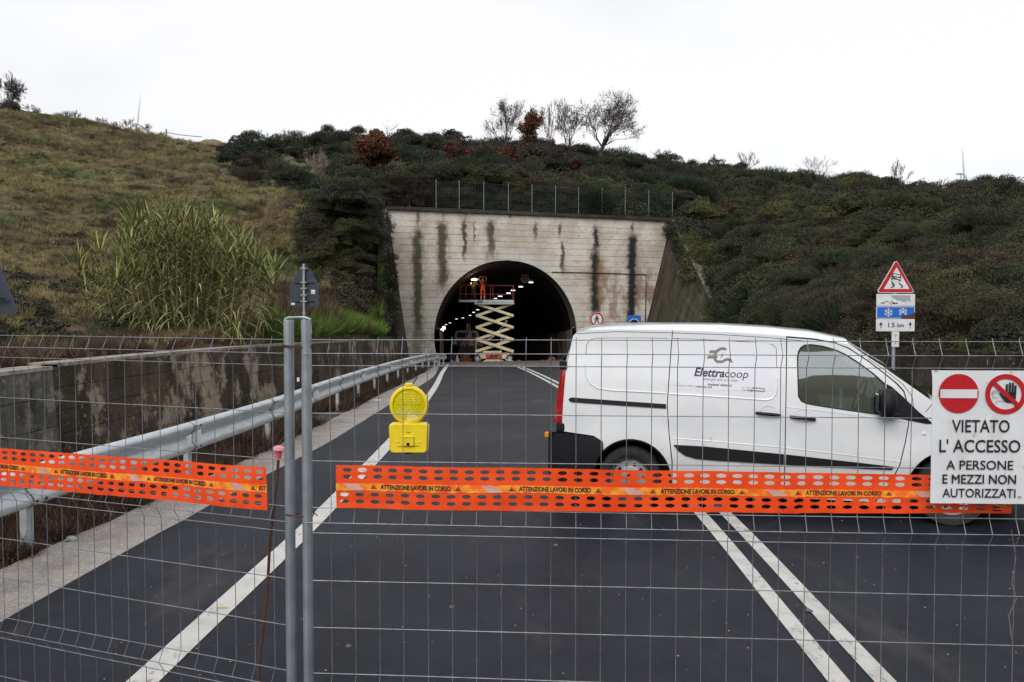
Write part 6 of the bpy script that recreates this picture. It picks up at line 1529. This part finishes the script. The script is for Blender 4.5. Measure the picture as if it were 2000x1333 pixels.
# scrub
for px, s, p in sample(5200, 380, 2150, .0, 4.98):
    if is_field(px, s, p): continue
    D = p.y
    if px > 1300 and D < 52 and s < .10: continue
    if 560 < px < 738 and s < 1.35: continue
    if 735 < px < 1322 and D < 62.5: continue
    pn = mnoise.noise(Vector((p.x*.13, p.y*.13, 8)))
    if D > 95 or (px < 1340 and D > 74):
        r_ = (.5+.011*D)*rnd.uniform(.55, 1.2); q = p-Vector((0, 0, r_*.25))
        if pn > -.05: fp.append(q); fs_.append(r_)
        else: fbp.append(q); fbs.append(r_*1.0)
    else:
        r_ = (.42+.012*D)*rnd.uniform(.6, 1.35); q = p-Vector((0, 0, r_*.22))
        if mnoise.noise(Vector((p.x*.28, p.y*.28, 31))) > .42: brp.append(q); brs.append(r_*1.15)
        elif D < 34: ifp.append(q); ifs.append(r_)
        else: ivp.append(q); ivs.append(r_)
        if mnoise.noise(Vector((p.x*.2, p.y*.2, 21))) > .42 and px > 1340 and rnd.random() < .35: yp.append(p+Vector((0, -.2, r_*.25))); ys.append(r_*.6)
# dense vines hanging around and over the portal and its wing walls
for i in range(620):      # above the coping, behind the fence
    px = rnd.uniform(738, 1345); x = pX(px); yt_ = interp(px, [(738, 362), (800, 338), (860, 330), (930, 328), (1000, 338), (1080, 352), (1200, 362), (1345, 372)])+10*mnoise.noise(Vector((px*.02, 0, 0)))
    q = P(px, rnd.uniform(yt_+8, 412), portalY(x)+1.2+rnd.uniform(0, 1.6)); ivs_k = 1
    ivp.append(q); ivs.append(rnd.uniform(.35, .75))
for i in range(60):      # tall crown left of the fence
    px = rnd.uniform(735, 930); X = pX(px); y_ = interp(px, [(735, 365), (780, 338), (860, 326), (930, 330)]); q = P(px, y_+rnd.uniform(2, 35), portalY(X)+rnd.uniform(1.3, 2.5)); ivp.append(q); ivs.append(rnd.uniform(.5, .85))
for i in range(330):      # left: mound over the wing wall
    t = rnd.random()**.8; u = rnd.random(); a = Vector((-8.62, 56.3, 9.1)).lerp(Vector((-7.0, 45.6, .85)), t)
    q = a+Vector((-(1.45 if t < .45 else .9)-u*3.2, rnd.uniform(-1.0, .8), -1.6*u*rnd.random()+.15-.2*rnd.random())); ivp.append(q); ivs.append(rnd.uniform(.42, .85))
for i in range(70):       # vines spilling on the lower inner face
    t = rnd.uniform(.42, 1); a = Vector((-8.62, 56.3, 9.1)).lerp(Vector((-7.0, 45.6, .85)), t); ivp.append(a+Vector((.05+rnd.random()*.25, 0, -rnd.random()*1.9*(t-.3)))); ivs.append(rnd.uniform(.3, .55))
for i in range(170):      # left silhouette bulge
    px = rnd.uniform(598, 738); y0 = interp(px, [(598, 470), (620, 395), (660, 368), (700, 352), (738, 345)]); y1 = interp(px, [(598, 575), (640, 598), (700, 606), (738, 610)]); px = min(px, 722)
    D = rnd.uniform(43, 54); ivp.append(P(px, rnd.uniform(y0+8, y1), D)); ivs.append(rnd.uniform(.5, .95))
for i in range(150):      # right: top of the wing wall
    t = rnd.random(); a = Vector((12.35, 63.5, 9.1)).lerp(Vector((12.3, 48, 1.45)), t); ivp.append(a+Vector((.9+rnd.random()*1.5, rnd.uniform(-.8, .8), rnd.uniform(-.5, .25)))); ivs.append(rnd.uniform(.4, .8))
for i in range(34):
    a = Vector((12.35, 63.5, 9.1)).lerp(Vector((12.3, 48, 1.45)), rnd.uniform(0, .28)); ivp.append(a+Vector((.0-rnd.random()*.4, -.2, -rnd.random()*1.2))); ivs.append(rnd.uniform(.3, .5))
# right wall crest
for i in range(420):
    D = rnd.uniform(8.5, 46); x = interp(D, XRW)+.5+rnd.random()*1.6; q = Vector((x, D, zr(D)+1.4+rnd.uniform(-.05, .15)+(x-interp(D, XRW)-.5)*.25))
    if rnd.random() < .5: ifp.append(q); ifs.append(rnd.uniform(.3, .55))
    else: dp.append(q); ds_.append(rnd.uniform(.35, .7))
def dome(q, Rb, P_, S_, n_=9, f=.5):
    for j in range(n_):
        a = rnd.uniform(0, 6.28); e = rnd.random()**.7*1.45; P_.append(q+Vector((math.cos(a)*math.cos(e)*Rb*.7, math.sin(a)*math.cos(e)*Rb*.7, math.sin(e)*Rb*.72-.1*Rb))); S_.append(Rb*f*rnd.uniform(.7, 1.2))
for px, s, p in sample(330, 1345, 2080, .15, 4.3):       # big overlapping bramble mounds on the right bank
    Rb = rnd.uniform(.7, 1.5)*(.55+p.y*.013)
    if px < 1425 and p.y < 60: continue
    if p.y < 36: dome(p, Rb, ifp, ifs, 10, .5)
    else: dome(p, Rb, ivp, ivs, 9, .5)
for px, s, p in sample(150, 440, 2000, 3.2, 4.9):
    if is_field(px, s, p): continue
    dome(p, rnd.uniform(1.0, 1.9)*(.4+p.y*.009), fp, fs_, 7, .55)
for i in range(75):       # the tall vine mound left of the portal
    px = rnd.uniform(604, 722); y0 = interp(px, [(598, 475), (620, 400), (660, 366), (700, 350), (738, 340)]); y1 = interp(px, [(598, 570), (640, 592), (700, 600), (738, 605)])
    dome(P(px, rnd.uniform(y0+16, y1), rnd.uniform(43, 53)), rnd.uniform(.7, 1.4), ivp, ivs, 9, .5)
for i in range(46):       # heaped vines over the top of the portal
    px = rnd.uniform(745, 1340); yt_ = interp(px, [(738, 350), (800, 330), (860, 322), (930, 320), (1000, 332), (1080, 346), (1200, 358), (1345, 370)])
    dome(P(px, yt_+rnd.uniform(12, 40), portalY(pX(px))+rnd.uniform(1.8, 3)), rnd.uniform(.55, 1.0), ivp, ivs, 8, .5)
for i in range(60):
    t = rnd.random(); a = Vector((12.35, 63.5, 9.1)).lerp(Vector((12.3, 48, 1.45)), t); dome(a+Vector((.75+rnd.random()*.8, 0, -.25)), rnd.uniform(.5, .9), ivp, ivs, 7, .5)
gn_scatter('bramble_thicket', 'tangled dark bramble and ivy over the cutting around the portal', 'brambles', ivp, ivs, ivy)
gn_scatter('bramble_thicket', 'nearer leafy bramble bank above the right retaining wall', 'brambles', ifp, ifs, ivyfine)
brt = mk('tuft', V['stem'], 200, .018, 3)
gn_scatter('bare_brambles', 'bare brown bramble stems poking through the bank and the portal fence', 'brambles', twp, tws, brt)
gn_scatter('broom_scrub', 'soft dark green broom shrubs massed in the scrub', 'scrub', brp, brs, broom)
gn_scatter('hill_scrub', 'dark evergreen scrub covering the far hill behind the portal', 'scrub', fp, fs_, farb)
gn_scatter('hill_scrub', 'feathery dark broom covering parts of the far hill', 'scrub', fbp, fbs, farbroom)
gn_scatter('field_weeds', 'low green and rusty weeds over the left hillside', 'weeds', wp, ws, weed)
gn_scatter('field_grass', 'dry and green grass tufts over the left hillside', 'grass', tp_, ts, tuft)
gn_scatter('yellow_creeper', 'yellowing creeper leaves among the brambles on the right bank', 'creeper', yp, ys, yel)
# verge plants, wall-top grass
dp2, dsc = [], []
for i in range(4200):
    D = rnd.uniform(3.5, 50)**1; D = 3.5+46*rnd.random()**1.5; xs_ = interp(D, XSH); xw = interp(D, XWALL); x = xs_-.02-(xs_-xw-.25)*rnd.random()**.8; p = Vector((x, D, zr(D)-.03)); k = mnoise.noise(Vector((x*.9, D*.35, 4)))
    if k < -.30: continue
    r_ = rnd.uniform(.13, .36)*(1+.5*k)*(1.1 if D > 12 else 1); dp2.append(p); dsc.append(r_)
gn_scatter('dead_verge_weeds', 'reddish brown dead weeds under the guardrail beside the wall', 'weeds', dp2, dsc, dryw+drytw)
gp, gs = [], []
for i in range(1700):
    px = rnd.uniform(520, 760); s = rnd.uniform(.0, 1.1); p = terr(px, s)
    if px < 620 and rnd.random() < .5: continue
    gp.append(p); gs.append(rnd.uniform(.35, .8))
for i in range(500):
    D = rnd.uniform(20, 46); gp.append(Vector((interp(D, XWALL)-.45-rnd.random()*.5, D, zr(D)*.97+1.38))); gs.append(rnd.uniform(.12, .35))
for i in range(260):
    D = rnd.uniform(9, 45); x = interp(D, XRW)+.35+rnd.random()*.6; gp.append(Vector((x, D, zr(D)+1.4))); gs.append(rnd.uniform(.15, .4))
gn_scatter('wall_top_grass', 'bright green grass growing along the bank above the left wall', 'grass', gp, gs, vgr)
for i in range(500):
    px = rnd.uniform(-60, 600); s = rnd.uniform(.02, .9); p = terr(px, s); dp.append(p); ds_.append(rnd.uniform(.12, .4))
for i in range(240):
    px = rnd.uniform(540, 640); s = rnd.uniform(.3, 1.8); dp.append(terr(px, s)); ds_.append(rnd.uniform(.5, 1.1))
for i in range(120):
    px = rnd.uniform(1530, 1640); s = rnd.uniform(.0, .5); dp.append(terr(px, s)+Vector((0, 0, .1))); ds_.append(rnd.uniform(.5, .9))
gn_scatter('dry_grass', 'pale dry grass and stalks above the retaining walls', 'dry grass', dp, ds_, drytw+dryw[:1])

# ------------------------------------------------------------------ trees
def tree(name, label, px, ybase, ytop, wpx, D, kind, seed, leafm=None, leafn=0, lsize=.16, trunk=.3, bark='bark', spread=.55, levels=6, group=None):
    r2 = random.Random(seed); s = D/FPX; H_ = (ybase-ytop)*s; Wd = wpx*s; b = P(px, ybase, D); t = thing(name, label, 'tree' if H_ > 3 else 'bush', tuple(b), 0, group)
    segs = []; tips = []; LV = levels
    def grow(p, d, l_, r_, lev):
        n_ = 3; pts = [p]; rs = [r_]
        for i in range(n_):
            d = (d+Vector((r2.gauss(0, .16), r2.gauss(0, .16), r2.gauss(.04, .10)))).normalized(); p = p+d*l_/n_; pts.append(p); rs.append(r_*(1-.13*(i+1)))
        segs.append((pts, rs, lev))
        if lev <= 2: tips.extend((q_, d) for q_ in pts[1:])
        if lev == 0: return
        k = r2.choice((2, 3, 3) if 1 < lev < LV else (3, 4)) if not (lev == LV and kind == 'one') else 5
        for i in range(k):
            q = r2.uniform(0, 6.28); sp = spread*r2.uniform(.6, 1.3)*(1.35 if lev == LV and i > 1 else 1); side = d.orthogonal().normalized(); side = Matrix.Rotation(q, 3, d) @ side
            nd = (d*math.cos(sp)+side*math.sin(sp)).normalized(); j = (r2.choice((1, 2, 3)) if lev < LV else r2.choice((2, 3))) if i else 3
            grow(pts[j], nd, l_*(r2.uniform(1.15, 1.5) if lev == LV and kind == 'one' else r2.uniform(.64, .86)), rs[j]*.66, lev-1)
    l0 = H_*(.12 if kind == 'one' else .17)
    if kind == 'multi':
        for i in range(7): q = i*.9; grow(Vector((.1*math.cos(q), .1*math.sin(q), 0)), Vector((math.cos(q)*.6, math.sin(q)*.6, 1)).normalized(), H_*.30, H_*.018, levels-2)
    else: grow(Vector((0, 0, -.3)), Vector((r2.gauss(0, .05), 0, 1)), l0, trunk*H_*.075, levels)
    mx_ = max(p.z for sg in segs for p in sg[0]); mw = max(abs(p.x) for sg in segs for p in sg[0]); mx_ = sorted(p.z for p, d in tips)[int(len(tips)*.985)]; mw = sorted(abs(p.x) for p, d in tips)[int(len(tips)*.965)]; fz = H_/mx_; fx_ = Wd/2/mw
    f3 = lambda p: Vector((p.x*fx_, p.y*fx_, p.z*fz))
    tr = MB(); tw = MB()
    for pts, rs, lev in segs:
        m_ = tr if lev >= levels-2 else tw; m_.tube([f3(p) for p in pts], [max(r_, .014*D/100) for r_ in rs], 5 if lev > 2 else 3, cap=False)
    obj('trunk', tr, V[bark], t, smooth=True, angle=180)
    if tw.v: obj('twigs', tw, V[bark], t)
    if leafm:
        T_ = np.array([tuple(f3(p)) for p, d in tips]); idx = rng.integers(0, len(T_), leafn); c = T_[idx]+rng.normal(size=(leafn, 3))*H_*.035
        if (leafm == 'russet' and (kind == 'multi' or leafn > 10000)) or (kind == 'multi' and leafn >= 6000):
            nb = 26; bc = rng.normal(size=(nb, 3)); bc /= np.linalg.norm(bc, axis=1, keepdims=True); bc *= (rng.uniform(.25, .74, nb))[:, None]; bi = rng.integers(0, nb, leafn)
            dd = rdir(leafn)*(rng.uniform(.1, 1, leafn)**.45)[:, None]*.34; c = (bc[bi]+dd)*np.array([Wd/2, Wd/2, H_*(.40 if kind == 'one' else .5)])+np.array([0, 0, H_*(.60 if kind == 'one' else .42)])
        vs, fs, v = leaf_quads(c, rdir(leafn), rdir(leafn)+np.array([0, 0, .4]), rng.uniform(.6, 1.3, leafn)*lsize, rng.uniform(.4, .8, leafn)*lsize, np.clip(rng.normal(.45, .25, leafn), 0, 1))
        o = bpy.data.objects.new('crown', mesh_np('crown', vs, fs, v, V[leafm])); COL.objects.link(o); o.parent = t
    return t
tree('oak_tree', 'large spreading nearly bare oak, the biggest tree on the skyline', 1172, 306, 193, 124, 128, 'one', 3, 'twig', 2600, .18, trunk=.55, spread=.62, levels=7)
tree('bare_tree', 'bare tree with scattered leaves left of the russet oak on the skyline', 992, 305, 200, 80, 125, 'one', 5, 'twig', 1500, .18, trunk=.32, spread=.5)
tree('russet_tree', 'russet-leaved oak among bare trees on the middle skyline', 1035, 305, 222, 74, 122, 'one', 8, 'russet', 7000, .24, trunk=.4, levels=6)
tree('bare_tree', 'thin pale leafless tree between the russet oak and the big oak', 1069, 300, 215, 42, 126, 'one', 12, trunk=.25, spread=.42, bark='barkpale', levels=5)
tree('bare_tree', 'fine-twigged bare tree touching the big oak on its left', 1108, 303, 203, 62, 127, 'one', 14, 'twig', 500, .18, trunk=.3, spread=.48)
tree('russet_tree', 'round rust-coloured oak standing alone on the dark hill left of centre', 732, 350, 250, 98, 67, 'one', 21, 'russet', 24000, .20, trunk=.4, levels=5, spread=.75)
tree('bare_bush', 'grey leafless bush in front of the round rust-coloured oak', 752, 350, 302, 76, 72, 'multi', 24, bark='barkpale')
tree('bare_tree', 'pinkish-grey leafless tree at the field edge on the left', 616, 378, 298, 52, 78, 'one', 31, trunk=.22, spread=.38, bark='barkpale', levels=6)
for i, (px, yb, yt, w_, D, lab) in enumerate(((890, 325, 268, 46, 92, 'small russet oak, first of the rusty bushes right of the lone round oak'), (936, 325, 272, 52, 93, 'russet bush between the small russet oak and the skyline trees'), (985, 330, 278, 72, 92, 'dark russet undergrowth below the left skyline tree'), (1040, 330, 278, 80, 92, 'dark russet undergrowth below the russet oak'), (1100, 332, 280, 70, 94, 'brownish undergrowth below the fine-twigged tree'), (1128, 330, 305, 26, 86, 'tiny orange bush below the big oak'))):
    tree('russet_bush', lab, px, yb, yt, w_, D, 'multi', 40+i, 'russet' if i not in (3, 4) else 'twig', 6000, .26, levels=6, group='russet bushes below the skyline trees')
for i, (px, yb, yt, w_, D, lab) in enumerate(((1298, 325, 294, 46, 140, 'bare shrub on the skyline just right of the big oak'), (1462, 345, 297, 36, 128, 'thin bare sapling on the right skyline left of the twiggy bush'), (1598, 352, 308, 66, 115, 'wide pale twiggy bush on the right skyline'), (1757, 368, 312, 40, 100, 'leaning bare sapling on the skyline left of the wind turbine'), (1396, 330, 304, 16, 135, 'tiny bare sapling on the skyline between the shrub and the thin sapling'))):
    tree('bare_shrub', lab, px, yb, yt, w_, D, 'multi' if i in (0, 2) else 'one', 60+i, 'twig' if i == 0 else None, 300, .2, trunk=.2, spread=.45, bark='bark' if i == 0 else 'barkpale', levels=5)
tree('bare_tree', 'bare dark tree cut by the left frame edge on the hilltop', 6, 212, 150, 74, 108, 'one', 71, trunk=.35, spread=.6, levels=7)
for i, (px, yb, yt, w_) in enumerate(((62, 218, 207, 30), (131, 234, 219, 26), (147, 236, 217, 20), (166, 240, 229, 10), (197, 246, 230, 20), (224, 250, 238, 12), (250, 256, 233, 30), (285, 262, 243, 24), (318, 268, 258, 10))):
    tree('bare_shrub', ['low bare bush on the ridge right of the leftmost hilltop tree', 'left one of a close pair of small bare bushes on the left ridge', 'right one of a close pair of small bare bushes on the left ridge', 'tiny bluish bush alone on the left ridge', 'small rounded bare bush midway down the left ridge', 'very small bare bush left of the turbine on the ridge', 'larger grey bush on the ridge touching the turbine hub', 'low grey bush just right of the turbine hub', 'tiny bush just left of the ridge post'][i], px, yb, yt, w_, 116+i*.8, 'multi', 80+i, bark='barkpale', levels=5)
# distinct rounded evergreen bushes along the skylines
def bushm(kind, m, n_, size, flat): vs, fs, v = clump(kind, n_, m, size, flat); return mesh_np('foliage', vs, fs, v, m)
bm_ = [bushm('full', V['far'], 4200, .085, .95), bushm('broom', V['far'], 3000, .08, 1), bushm('full', V['far'], 4200, .085, .8)]
BU = [(20, 207, 36, 108, 2, 'dark low bush under the leftmost hilltop tree'), (1290, 312, 18, 152, 1, 'small dark bush on the skyline left of the bare shrub'), (1352, 318, 20, 136, 0, 'rounded dark bush on the skyline right of the bare shrub'), (1375, 325, 22, 134, 2, 'low dark bush beside the tiny sapling on the skyline'), (1420, 329, 26, 130, 0, 'dark bush left of the thin skyline sapling'), (1448, 332, 24, 128, 1, 'feathery bush at the foot of the thin skyline sapling'), (1500, 344, 30, 124, 2, 'broad low bush right of the thin skyline sapling'), (1545, 346, 26, 121, 0, 'dark bush left of the wide twiggy bush'), (1640, 348, 26, 115, 0, 'dark bush right of the wide twiggy bush'), (1682, 343, 22, 112, 2, 'tallest dark round bush on the right skyline'), (1706, 350, 20, 110, 0, 'dark bush just right of the tallest round bush'), (1732, 352, 20, 108, 2, 'dark bush left of the leaning bare sapling'), (1780, 366, 22, 102, 0, 'small bush right of the leaning bare sapling'), (1862, 372, 24, 96, 1, 'feathery broom bush under the wind turbine'), (1922, 366, 40, 94, 1, 'feathery broom bush right of the wind turbine'), (1975, 378, 34, 92, 2, 'low bush at the right end of the skyline'),
      (1540, 520, 44, 44, 1, 'big soft broom bush left of the warning sign on the bank'), (1500, 555, 34, 41, 1, 'broom bush below the big soft one on the right bank'), (1900, 395, 60, 62, 1, 'wide broom bush high on the right bank'), (640, 252, 26, 172, 0, 'round bush on the crest of the far hill, left part'), (700, 253, 26, 178, 2, 'highest round bush on the far hill crest'), (800, 262, 24, 182, 0, 'round bush on the crest right of the rust-coloured oak'), (870, 272, 22, 184, 2, 'small round bush on the crest above the small russet oak')]
for (px, y, w_, D, k, lab) in BU:
    p = P(px, y+w_*.12, D); o = bpy.data.objects.new('evergreen_bush', bm_[k]); COL.objects.link(o); o.location = p; r_ = w_*D/FPX*.62
    o.scale = (r_, r_, r_*1.05); o.rotation_euler = (0, 0, px); tag(o, lab, 'bush', 'evergreen bushes along the skyline' if y < 400 else 'broom bushes on the right bank')

# ------------------------------------------------------------------ giant cane
CN = thing('giant_cane', 'tall clump of green giant cane with arching leaves above the left wall', 'cane clump', tuple(P(350, 668, 19)))
st_ = MB(); LC, LD, LN, LL, LW, LV = [], [], [], [], [], []
lv_v, lv_f, lv_a = [], [], []
def blade(p, d, l_, w_, v, droop):
    n_ = 5; s = d.cross(Vector((0, 0, 1))); 
    if s.length < .05: s = Vector((1, 0, 0))
    s.normalize(); q = p.copy(); o = len(lv_v)
    for i in range(n_+1):
        t = i/n_; w2 = w_*(1-t)**.7*(.55+.45*min(1, t*5)); lv_v.append(tuple(q-s*w2/2)); lv_v.append(tuple(q+s*w2/2)); lv_a.extend((v, v))
        d = (d+Vector((0, 0, -droop*(.5+t)))).normalized(); q = q+d*l_/n_
    for i in range(n_): lv_f.append((o+2*i, o+2*i+1, o+2*i+3, o+2*i+2))
for i in range(190):
    px = 350+rnd.gauss(0, 72)
    if not 200 < px < 520: continue
    D = rnd.uniform(17.5, 21.5); base_ = P(px, interp(px, [(150, 700), (350, 668), (520, 662)]), D); base_.z = terr(px, .55).z-.3 if False else base_.z
    hpx = interp(px, [(180, 150), (230, 215), (300, 250), (350, 262), (400, 235), (450, 205), (500, 165), (540, 120)])*rnd.uniform(.5, .95)
    H_ = max(.8, hpx*D/FPX); lean = Vector(((px-350)/72*.13+rnd.gauss(0, .07), rnd.gauss(-.03, .08), 1)).normalized(); pts = [base_]
    for k in range(6): pts.append(pts[-1]+(lean+Vector((lean.x*.10*k, 0, 0))).normalized()*H_/6)
    st_.tube(pts, [.014, .013, .012, .011, .009, .007, .004], 4, cap=False)
    nl = int(7+H_*7)
    for k in range(nl):
        t = .06+.94*(k+rnd.random())/nl; q = t*6; j = min(5, int(q)); p = pts[j].lerp(pts[j+1], q-j); a = rnd.uniform(0, 6.28) 
        up = .05+.9*t; d = Vector((math.cos(a), math.sin(a), up)).normalized(); vv = rnd.gauss(.35, .22)+(.25 if t < .45 else 0); blade(p, d, rnd.uniform(.55, 1.0)*(1.05-.25*t), rnd.uniform(.03, .052), min(1, max(0, vv)), .36-.14*t)
    for k in range(7): a = k*.9+rnd.random(); blade(pts[-1], Vector((math.cos(a)*.75, math.sin(a)*.75, 1)).normalized(), rnd.uniform(.5, .85), .045, min(1, max(0, rnd.gauss(.4, .2))), .05)
so2 = obj('stalks', st_, V['stalk'], CN, world=True)
me = mesh_np('leaves', [tuple(Vector(v)-CN.location) for v in lv_v], lv_f, lv_a, V['cane']); o = bpy.data.objects.new('leaves', me); COL.objects.link(o); o.parent = CN

# ------------------------------------------------------------------ small things on the ground
M['pebble'] = mat('pale_pebbles', (.42, .39, .33), .9, 0, (.25, .22, .18), 20)
mb = MB()
for i in range(800):
    D = 3.2+rnd.random()**1.3*14; x = rnd.uniform(-3.0, 7.0); r_ = rnd.uniform(.0015, .0048)
    mb.box((x, D, zr(D)+.012+r_*.3), (r_*2, r_*1.6, r_), rot=(rnd.random()*.4, rnd.random()*.4, rnd.random()*6))
tag(obj('road_grit', mb, M['pebble']), 'scattered pale grit on the asphalt', 'grit', kind='stuff')
mb = MB(); c = P(433, 1193, 5.55); c.z = .022; mb.add([c+Vector((-.045, .0, 0)), c+Vector((-.02, .014, .008)), c+Vector((.03, .012, .004)), c+Vector((.05, -.004, .0)), c+Vector((.01, -.008, .01))], [(0,4,1), (1,4,2), (2,4,3)])
M['yleaf'] = mat('yellow_leaf', (.62, .50, .05), .6); tag(obj('fallen_leaf', mb, M['yleaf']), 'single yellow willow leaf lying on the left white edge line', 'leaf')
M['paper'] = mat('pale_litter', (.60, .64, .70), .7)
lump('litter', 'crumpled pale litter among the weeds under the guardrail', 'litter', 130, 7.3, .09, .035, M['bag'], .05, 31)
lump('litter', 'white scrap on the concrete shoulder under the guardrail', 'litter', 737, 20.5, .25, .03, M['paper'], .12, 32)
M['spot'] = mat('dried_mud', (.12, .115, .10), .9, 0, (.09, .085, .075), 30, 8)
for i, (px, py, w_, lab) in enumerate(((883, 1196, .018, 'faint mud spot on the near lane below the beacon'), (680, 1275, .016, 'chalky splash on the asphalt right of the posts'), (1085, 1072, .02, 'dried mud smear on the asphalt in front of the van'), (1580, 1205, .022, 'mud smear between the double white lines'))):
    D = 1600*2.05/(py-610); p = P(px, py, D); mb = MB(); k = 12; mb.add([Vector((p.x+w_*math.cos(6.283*j/k)*(1+.35*rnd.uniform(-1, 1)), D+w_*1.6*math.sin(6.283*j/k)*(1+.35*rnd.uniform(-1, 1)), .0205 if i == 3 else .0145)) for j in range(k)], [tuple(range(k))]); tag(obj('mud_spot', mb, M['spot']), lab, 'mud spot')
# crack sealing line at the far right of the near lane
mb = MB(); pts = [P(x, y, 1600*2.05/(y-610)) for x, y in ((1975, 1040), (1984, 1100), (1976, 1150), (1985, 1180), (1970, 1215), (1976, 1262))]
for p in pts: p.z = .0150
for a, b in zip(pts, pts[1:]):
    n2 = (b-a).cross(Vector((0, 0, 1))).normalized()*.0028; mb.add([a-n2, b-n2, b+n2, a+n2], [(0,1,2,3)])
tag(obj('road_crack', mb, M['spot']), 'thin pale crack line on the asphalt at the right edge', 'crack')
# the verge on the camera's side of the road, seen mirrored in the van window
g2 = thing('guardrail', 'guardrail behind the viewpoint across the side road', 'guardrail', (0, -14, 0))
for k in range(8):
    mb = MB(); xs0 = -10+k*3.0; rows = [[(x, -13.5-.25*x*.2+o, h) for (o, h) in WP] for x in (xs0-.05, xs0+3.05)]; mb.grid(rows, flip=True); mb.grid(rows); obj('rail_beam', mb, M['rail'], g2, smooth=True, world=True)
    obj('post', MB().box((xs0, -13.62-.05*xs0, .35), (.1, .06, .75)), M['rail'], g2, world=True)
mb = MB(); mb.grid([[(x, y, z+1.2*mnoise.noise(Vector((x*.06, y*.06, 0)))) for x in range(-80, 81, 8)] for y, z in ((-16, -.3), (-22, 1.0), (-40, 7), (-70, 17), (-110, 20))])
tag(obj('rear_hillside', mb, M['fieldgreen'], smooth=True, angle=180), kind='structure')
